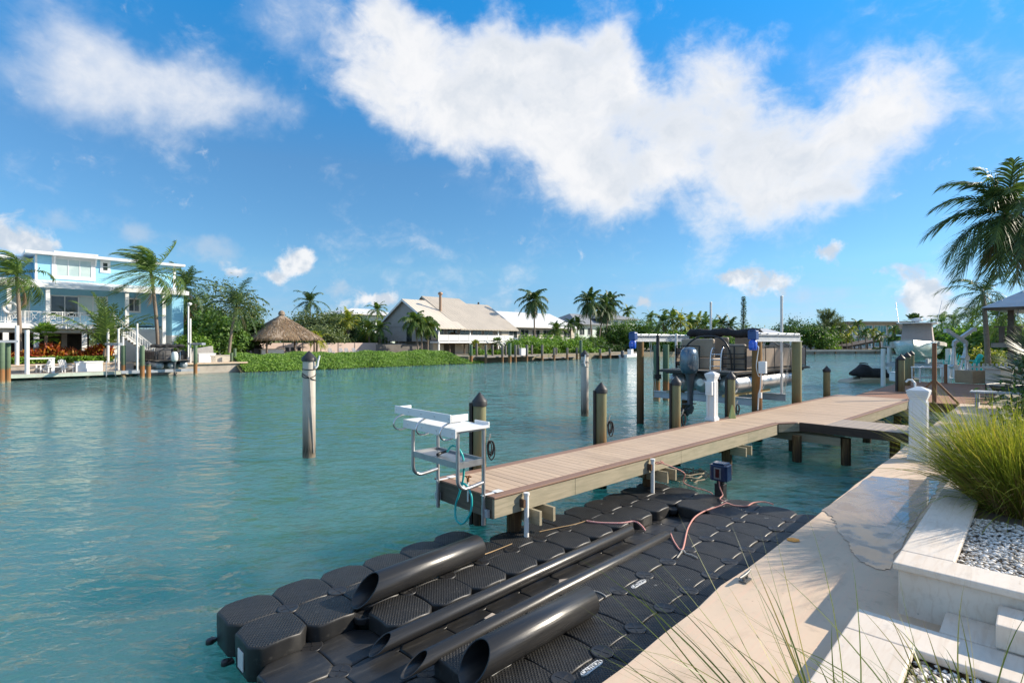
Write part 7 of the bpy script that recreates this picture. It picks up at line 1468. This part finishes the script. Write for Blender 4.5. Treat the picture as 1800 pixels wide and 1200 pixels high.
# tall pine
t = thing('pine_tree', 'tall narrow island pine standing against the sky', 'pine tree', ((1307 - 900) / F * 150, 150, .86)); hp = zz(522, 150) - .86; b = MB(); b.tube([(0, 0, 0), (0, 0, hp)], [.25, .05], 8); b.build('trunk', BARK, t); lv = Leaves(); r = np.random.default_rng(230)
for q in range(34):
    z = 2.5 + (hp - 2.7) * q / 33; rr_ = 1.15 * (1 - .55 * q / 33) * r.uniform(.75, 1.15); n_ = 46; a = r.uniform(0, 6.28, n_); f = r.uniform(.1, 1, n_); P = np.stack([rr_ * f * np.cos(a), rr_ * f * np.sin(a), z + .25 * f + r.normal(0, .05, n_)], 1); nr = _norm(r.normal(0, 1, (n_, 3)) + [0, 0, 1]); u_ = _norm(np.stack([np.cos(a), np.sin(a), np.full(n_, .3)], 1)); lv.card(P, u_, _norm(np.cross(nr, u_)), np.full(n_, .5), np.full(n_, .22))
lv.build('crown', LDARK, t)
# feathery casuarina
t = thing('feathery_tree', 'tall grey green feathery tree left of the modern house', 'tree', ((1456 - 900) / F * 150, 150, .86)); r = np.random.default_rng(231); b = MB(); lv = Leaves(); hc = zz(548, 150) - .86
b.tube([(0, 0, 0), (.2, 0, hc * .5), (.1, 0, hc)], [.35, .25, .05], 8)
for q in range(46):
    z0 = hc * r.uniform(.25, .92); a = r.uniform(0, 6.28); ln = hc * r.uniform(.34, .62) * (1.2 - z0 / hc * .75); e = np.array([math.cos(a) * ln, math.sin(a) * ln * .5, ln * .62]); p0 = np.array([0.1, 0, z0]); b.tube([tuple(p0), tuple(p0 + e)], [.07, .02], 5); n_ = 150; f = r.uniform(.15, 1.05, n_); P = p0 + e * f[:, None] + r.normal(0, .28, (n_, 3)); u_ = _norm(e[None] + r.normal(0, 2.0, (n_, 3))); lv.card(P, u_, _norm(np.cross(u_, r.normal(0, 1, (n_, 3)))), r.uniform(.5, .9, n_), np.full(n_, .10))
b.build('trunk', BARK, t); lv.build('crown', LOLIVE, t)
trw('dark tree at the foot of the feathery tree', 1470, 584, 146, 4.5, LBROAD, 232); trw('leafy tree behind the low white house', 1440, 582, 140, 5, LBROAD, 233)
# white roofed pavilion seen over the pontoon boat
pv2 = thing('pavilion', 'white roofed boat shelter seen above the folded black bimini', 'pavilion', ((1338 - 900) / F * 118, 118, .86), R(-8)); z0 = zz(590, 118) - .86; b = MB(); hip_roof(b, -5.4, 5.4, -4, 4, z0, z0 + 1.6, -1, 1, .3); b.build('roof', mat('white_roof_plain', (.66, .66, .65), (.60, .60, .59), 1, .6), pv2)
for x in (-4.8, 4.8):
    for y in (-3.5, 3.5): b = MB(); b.box(x - .15, x + .15, y - .15, y + .15, 0, z0 - .301); b.build('post', TRIM, pv2)
# modern house
def box_house(name, label, cat, u0, u1, Y, vt, depth, m, rz=0):
    X0, X1 = (u0 - 900) / F * Y, (u1 - 900) / F * Y; t = thing(name, label, cat, (X0, Y, .86), rz); return t, X1 - X0, zz(vt, Y) - .86
class Dum: pass
Y_ = 152.0; H = Dum(); t, W, Z = box_house('house', 'modern flat roofed beige house with teal windows', 'house', 1490, 1597, Y_, 565, 12, BEIGEW, R(0)); B_ = Bld.__new__(Bld); B_.o = t
Bld.part(B_, 'wall', BEIGEW, [(0, W, 0, 12, 0, Z - .4)]); Bld.part(B_, 'roof', mat('olive_roof_edge', (.42, .40, .30), (.36, .34, .26), 1, .7), [(-1.2, W + .8, -2.2, 12.5, Z - .4, Z)])
Bld.part(B_, 'end_wall', mat('taupe_wall', (.36, .32, .28), (.32, .28, .25), 1, .85), [(W * .80, W + .02, -1.0, -.003, 0, Z - .41)])
for (fx0, fx1, k) in ((.02, .14, 1), (.16, .40, 4), (.44, .63, 3), (.67, .76, 1)):
    Bld.window(B_, W * fx0, W * fx1, Z - 3.6, Z - 1.2, 0, glass=TGLASS, mull=k, fr=.12)
for (fx0, fx1, k) in ((.02, .30, 4), (.34, .52, 2), (.58, .76, 2)): Bld.window(B_, W * fx0, W * fx1, Z - 7.0, Z - 4.6, 0, glass=TGLASS, mull=k, fr=.12)
Bld.part(B_, 'balcony_floor', TRIM, [(0, W * .79, -2.0, -.01, Z - 4.3, Z - 4.0), (0, W * .79, -2.0, -.01, Z - 7.5, Z - 7.25)])
for k in range(6): x = W * .79 * k / 5; Bld.part(B_, 'column', TRIM, [(x - .1, x + .1, -1.95, -1.75, 0, Z - 4.301)])
b = MB(); b.tube([(W * .88, -1.05, 1.9), (W * .88, -.95, 1.9)], .8, 16); b.build('round_window', GLASS, t)
t, W, Z = box_house('house', 'low white flat roofed house left of the modern house', 'house', 1440, 1496, 146.0, 592, 8, CREAMW); B_.o = t; Bld.part(B_, 'wall', GREYW2, [(0, W, 0, 8, 0, Z - .5)]); Bld.part(B_, 'roof', TRIM, [(-.5, W + .5, -1.2, 8.5, Z - .5, Z)])
for k in range(5): Bld.window(B_, W * (.06 + k * .19), W * (.06 + k * .19) + 1.2, 1.3, 2.4, 0, mull=0, fr=.1)
t, W, Z = box_house('boathouse', 'dark open boathouse below the modern house', 'boathouse', 1490, 1550, 136.0, 597, 8, SHADOWY); b = MB(); b.add([(0, 0, Z - 1.6), (W, 0, Z), (W, 7, Z), (0, 7, Z - 1.6), (0, 0, Z - 2.1), (W, 0, Z - .4), (W, 7, Z - .4), (0, 7, Z - 2.1)], [(0, 1, 2, 3), (7, 6, 5, 4), (0, 4, 5, 1), (1, 5, 6, 2), (0, 3, 7, 4)]); b.build('roof', mat('dark_brown_roof', (.12, .09, .07), (.09, .07, .055), 1, .8), t)
for k in range(6): x = .3 + (W - .6) * k / 5; b = MB(); b.box(x - .12, x + .12, .1, .34, 0, Z - 2.1 + 1.6 * k / 5); b.build('post', BARK, t)
b = MB(); b.box(0, W, 6.6, 6.9, 0, Z - 2.2); b.build('back_wall', SHADOWY, t)
es = thing('seawall', 'pale seawall with dark foot at the far end of the basin', 'seawall', (70, 121.9, 0), math.atan2(5.8, 25)); b = MB(); b.box(-26, 52, -.3, .3, -1, .55); b.build('wall_face', ROUGHC, es); b = MB(); b.box(-26, 52, -.5, .8, .5505, .98); b.build('cap', mat('grey_cap', (.40, .37, .33), (.33, .30, .27), .8, .9), es)
for k in range(14): b = MB(); b.box(-24 + k * 5.6, -23.8 + k * 5.6, -.55, -.301, -1, .5); b.build('pile', PILEGR, es)
for i, (u, v, Y, L_, lab) in enumerate([(1436, 590, 132, 2.6, 'first'), (1462, 580, 134, 2.8, 'second'), (1478, 577, 136, 2.8, 'third'), (1496, 579, 134, 2.8, 'fourth'), (1508, 568, 140, 3.0, 'fifth'), (1520, 584, 130, 2.6, 'sixth'), (1534, 582, 132, 2.8, 'seventh'), (1546, 590, 131, 2.6, 'eighth'), (1572, 578, 136, 3.0, 'ninth'), (1487, 592, 130, 2.4, 'tenth')]):
    pal(lab + (' palm from the left before the modern house' if i < 9 else ' and lowest palm before the modern house'), u, v, Y, L_ * .72, 240 + i, m=LPALM if i % 3 else LPALMY, hang=.8, el=(-.7, 1.2), nf=12, lw=.15, ll=.6, dead=0, trunk_r=.12, group='slim palms before the modern house')
for i, (u, v0, Y, wd, m_, lab) in enumerate([(1455, 607, 128, 3.5, LLIGHT, 'bright bush on the end seawall left of the boathouse'), (1555, 612, 130, 3, LDARK, 'dark bush on the end seawall right of the boathouse'), (1588, 611, 130, 2.6, LDARK, 'dark round bush at the right foot of the modern house')]):
    p_ = ((u - 900) / F * Y, Y, .86); bush(lab, p_, wd, wd * .6, zz(v0, Y) - .86, 2400, .4, .24, m_, 260 + i)
fan_palm('bushy headed fan palm right of the modern house', ((1607 - 900) / F * 120, 120, .86), zz(562, 120) - 1.2, 34, 1.2, 1.2, 270, LPALMD, .25, 'fan_palm', 'palm', (-1.1, 1.3), .28, nb=14)
trw('tree filling in right of the modern house', 1618, 582, 128, 6, LBROAD, 271); trw('tree behind the mint boat hardtop', 1600, 580, 120, 4.5, LDARK, 272)
t, W, Z = box_house('house', 'low white house with blue windows behind the mint boat', 'house', 1628, 1668, 92.0, 587, 6, TRIM); B_.o = t; Bld.part(B_, 'wall', TRIM, [(0, W, 0, 6, 0, Z - .3)]); Bld.part(B_, 'roof', TRIM, [(-.6, W + .6, -1, 6.4, Z - .299, Z)])
for k in (.12, .55): Bld.window(B_, W * k, W * k + 1.4, 1.2, 2.3, 0, glass=simple('sky_blue_glass', (.06, .25, .50), .1) if 'sky_blue_glass' not in MATS else MATS['sky_blue_glass'], mull=0)
b = MB(); b.tube([(0, 0, 0), (0, 0, zz(560, 140) - .86)], .16, 8); b.box(-1.2, 1.2, -.08, .08, zz(560, 140) - 1.9, zz(560, 140) - 1.75); tag(b.build('utility_pole', GREYW, loc=((1637 - 900) / F * 140, 140, .86)), 'thin utility pole above the mint boat', 'utility pole')
# the rest of the island's woods, one mass far behind everything
r = np.random.default_rng(300); bl = []
for q in range(150):
    Yw = r.uniform(170, 210); uu = -250 + 2300 * q / 149; bl.append(((uu - 900) / F * Yw, Yw, 2.2, 7, 5, r.uniform(2.2, 4.4)))
lv = Leaves(); foliage(lv, r, bl, 42000, 1.0, .6, 40, .25, .3); stuff(lv.build('far_woods', LOLIVE, loc=(0, 0, .86)), 'far off belt of trees along the horizon', 'woods')
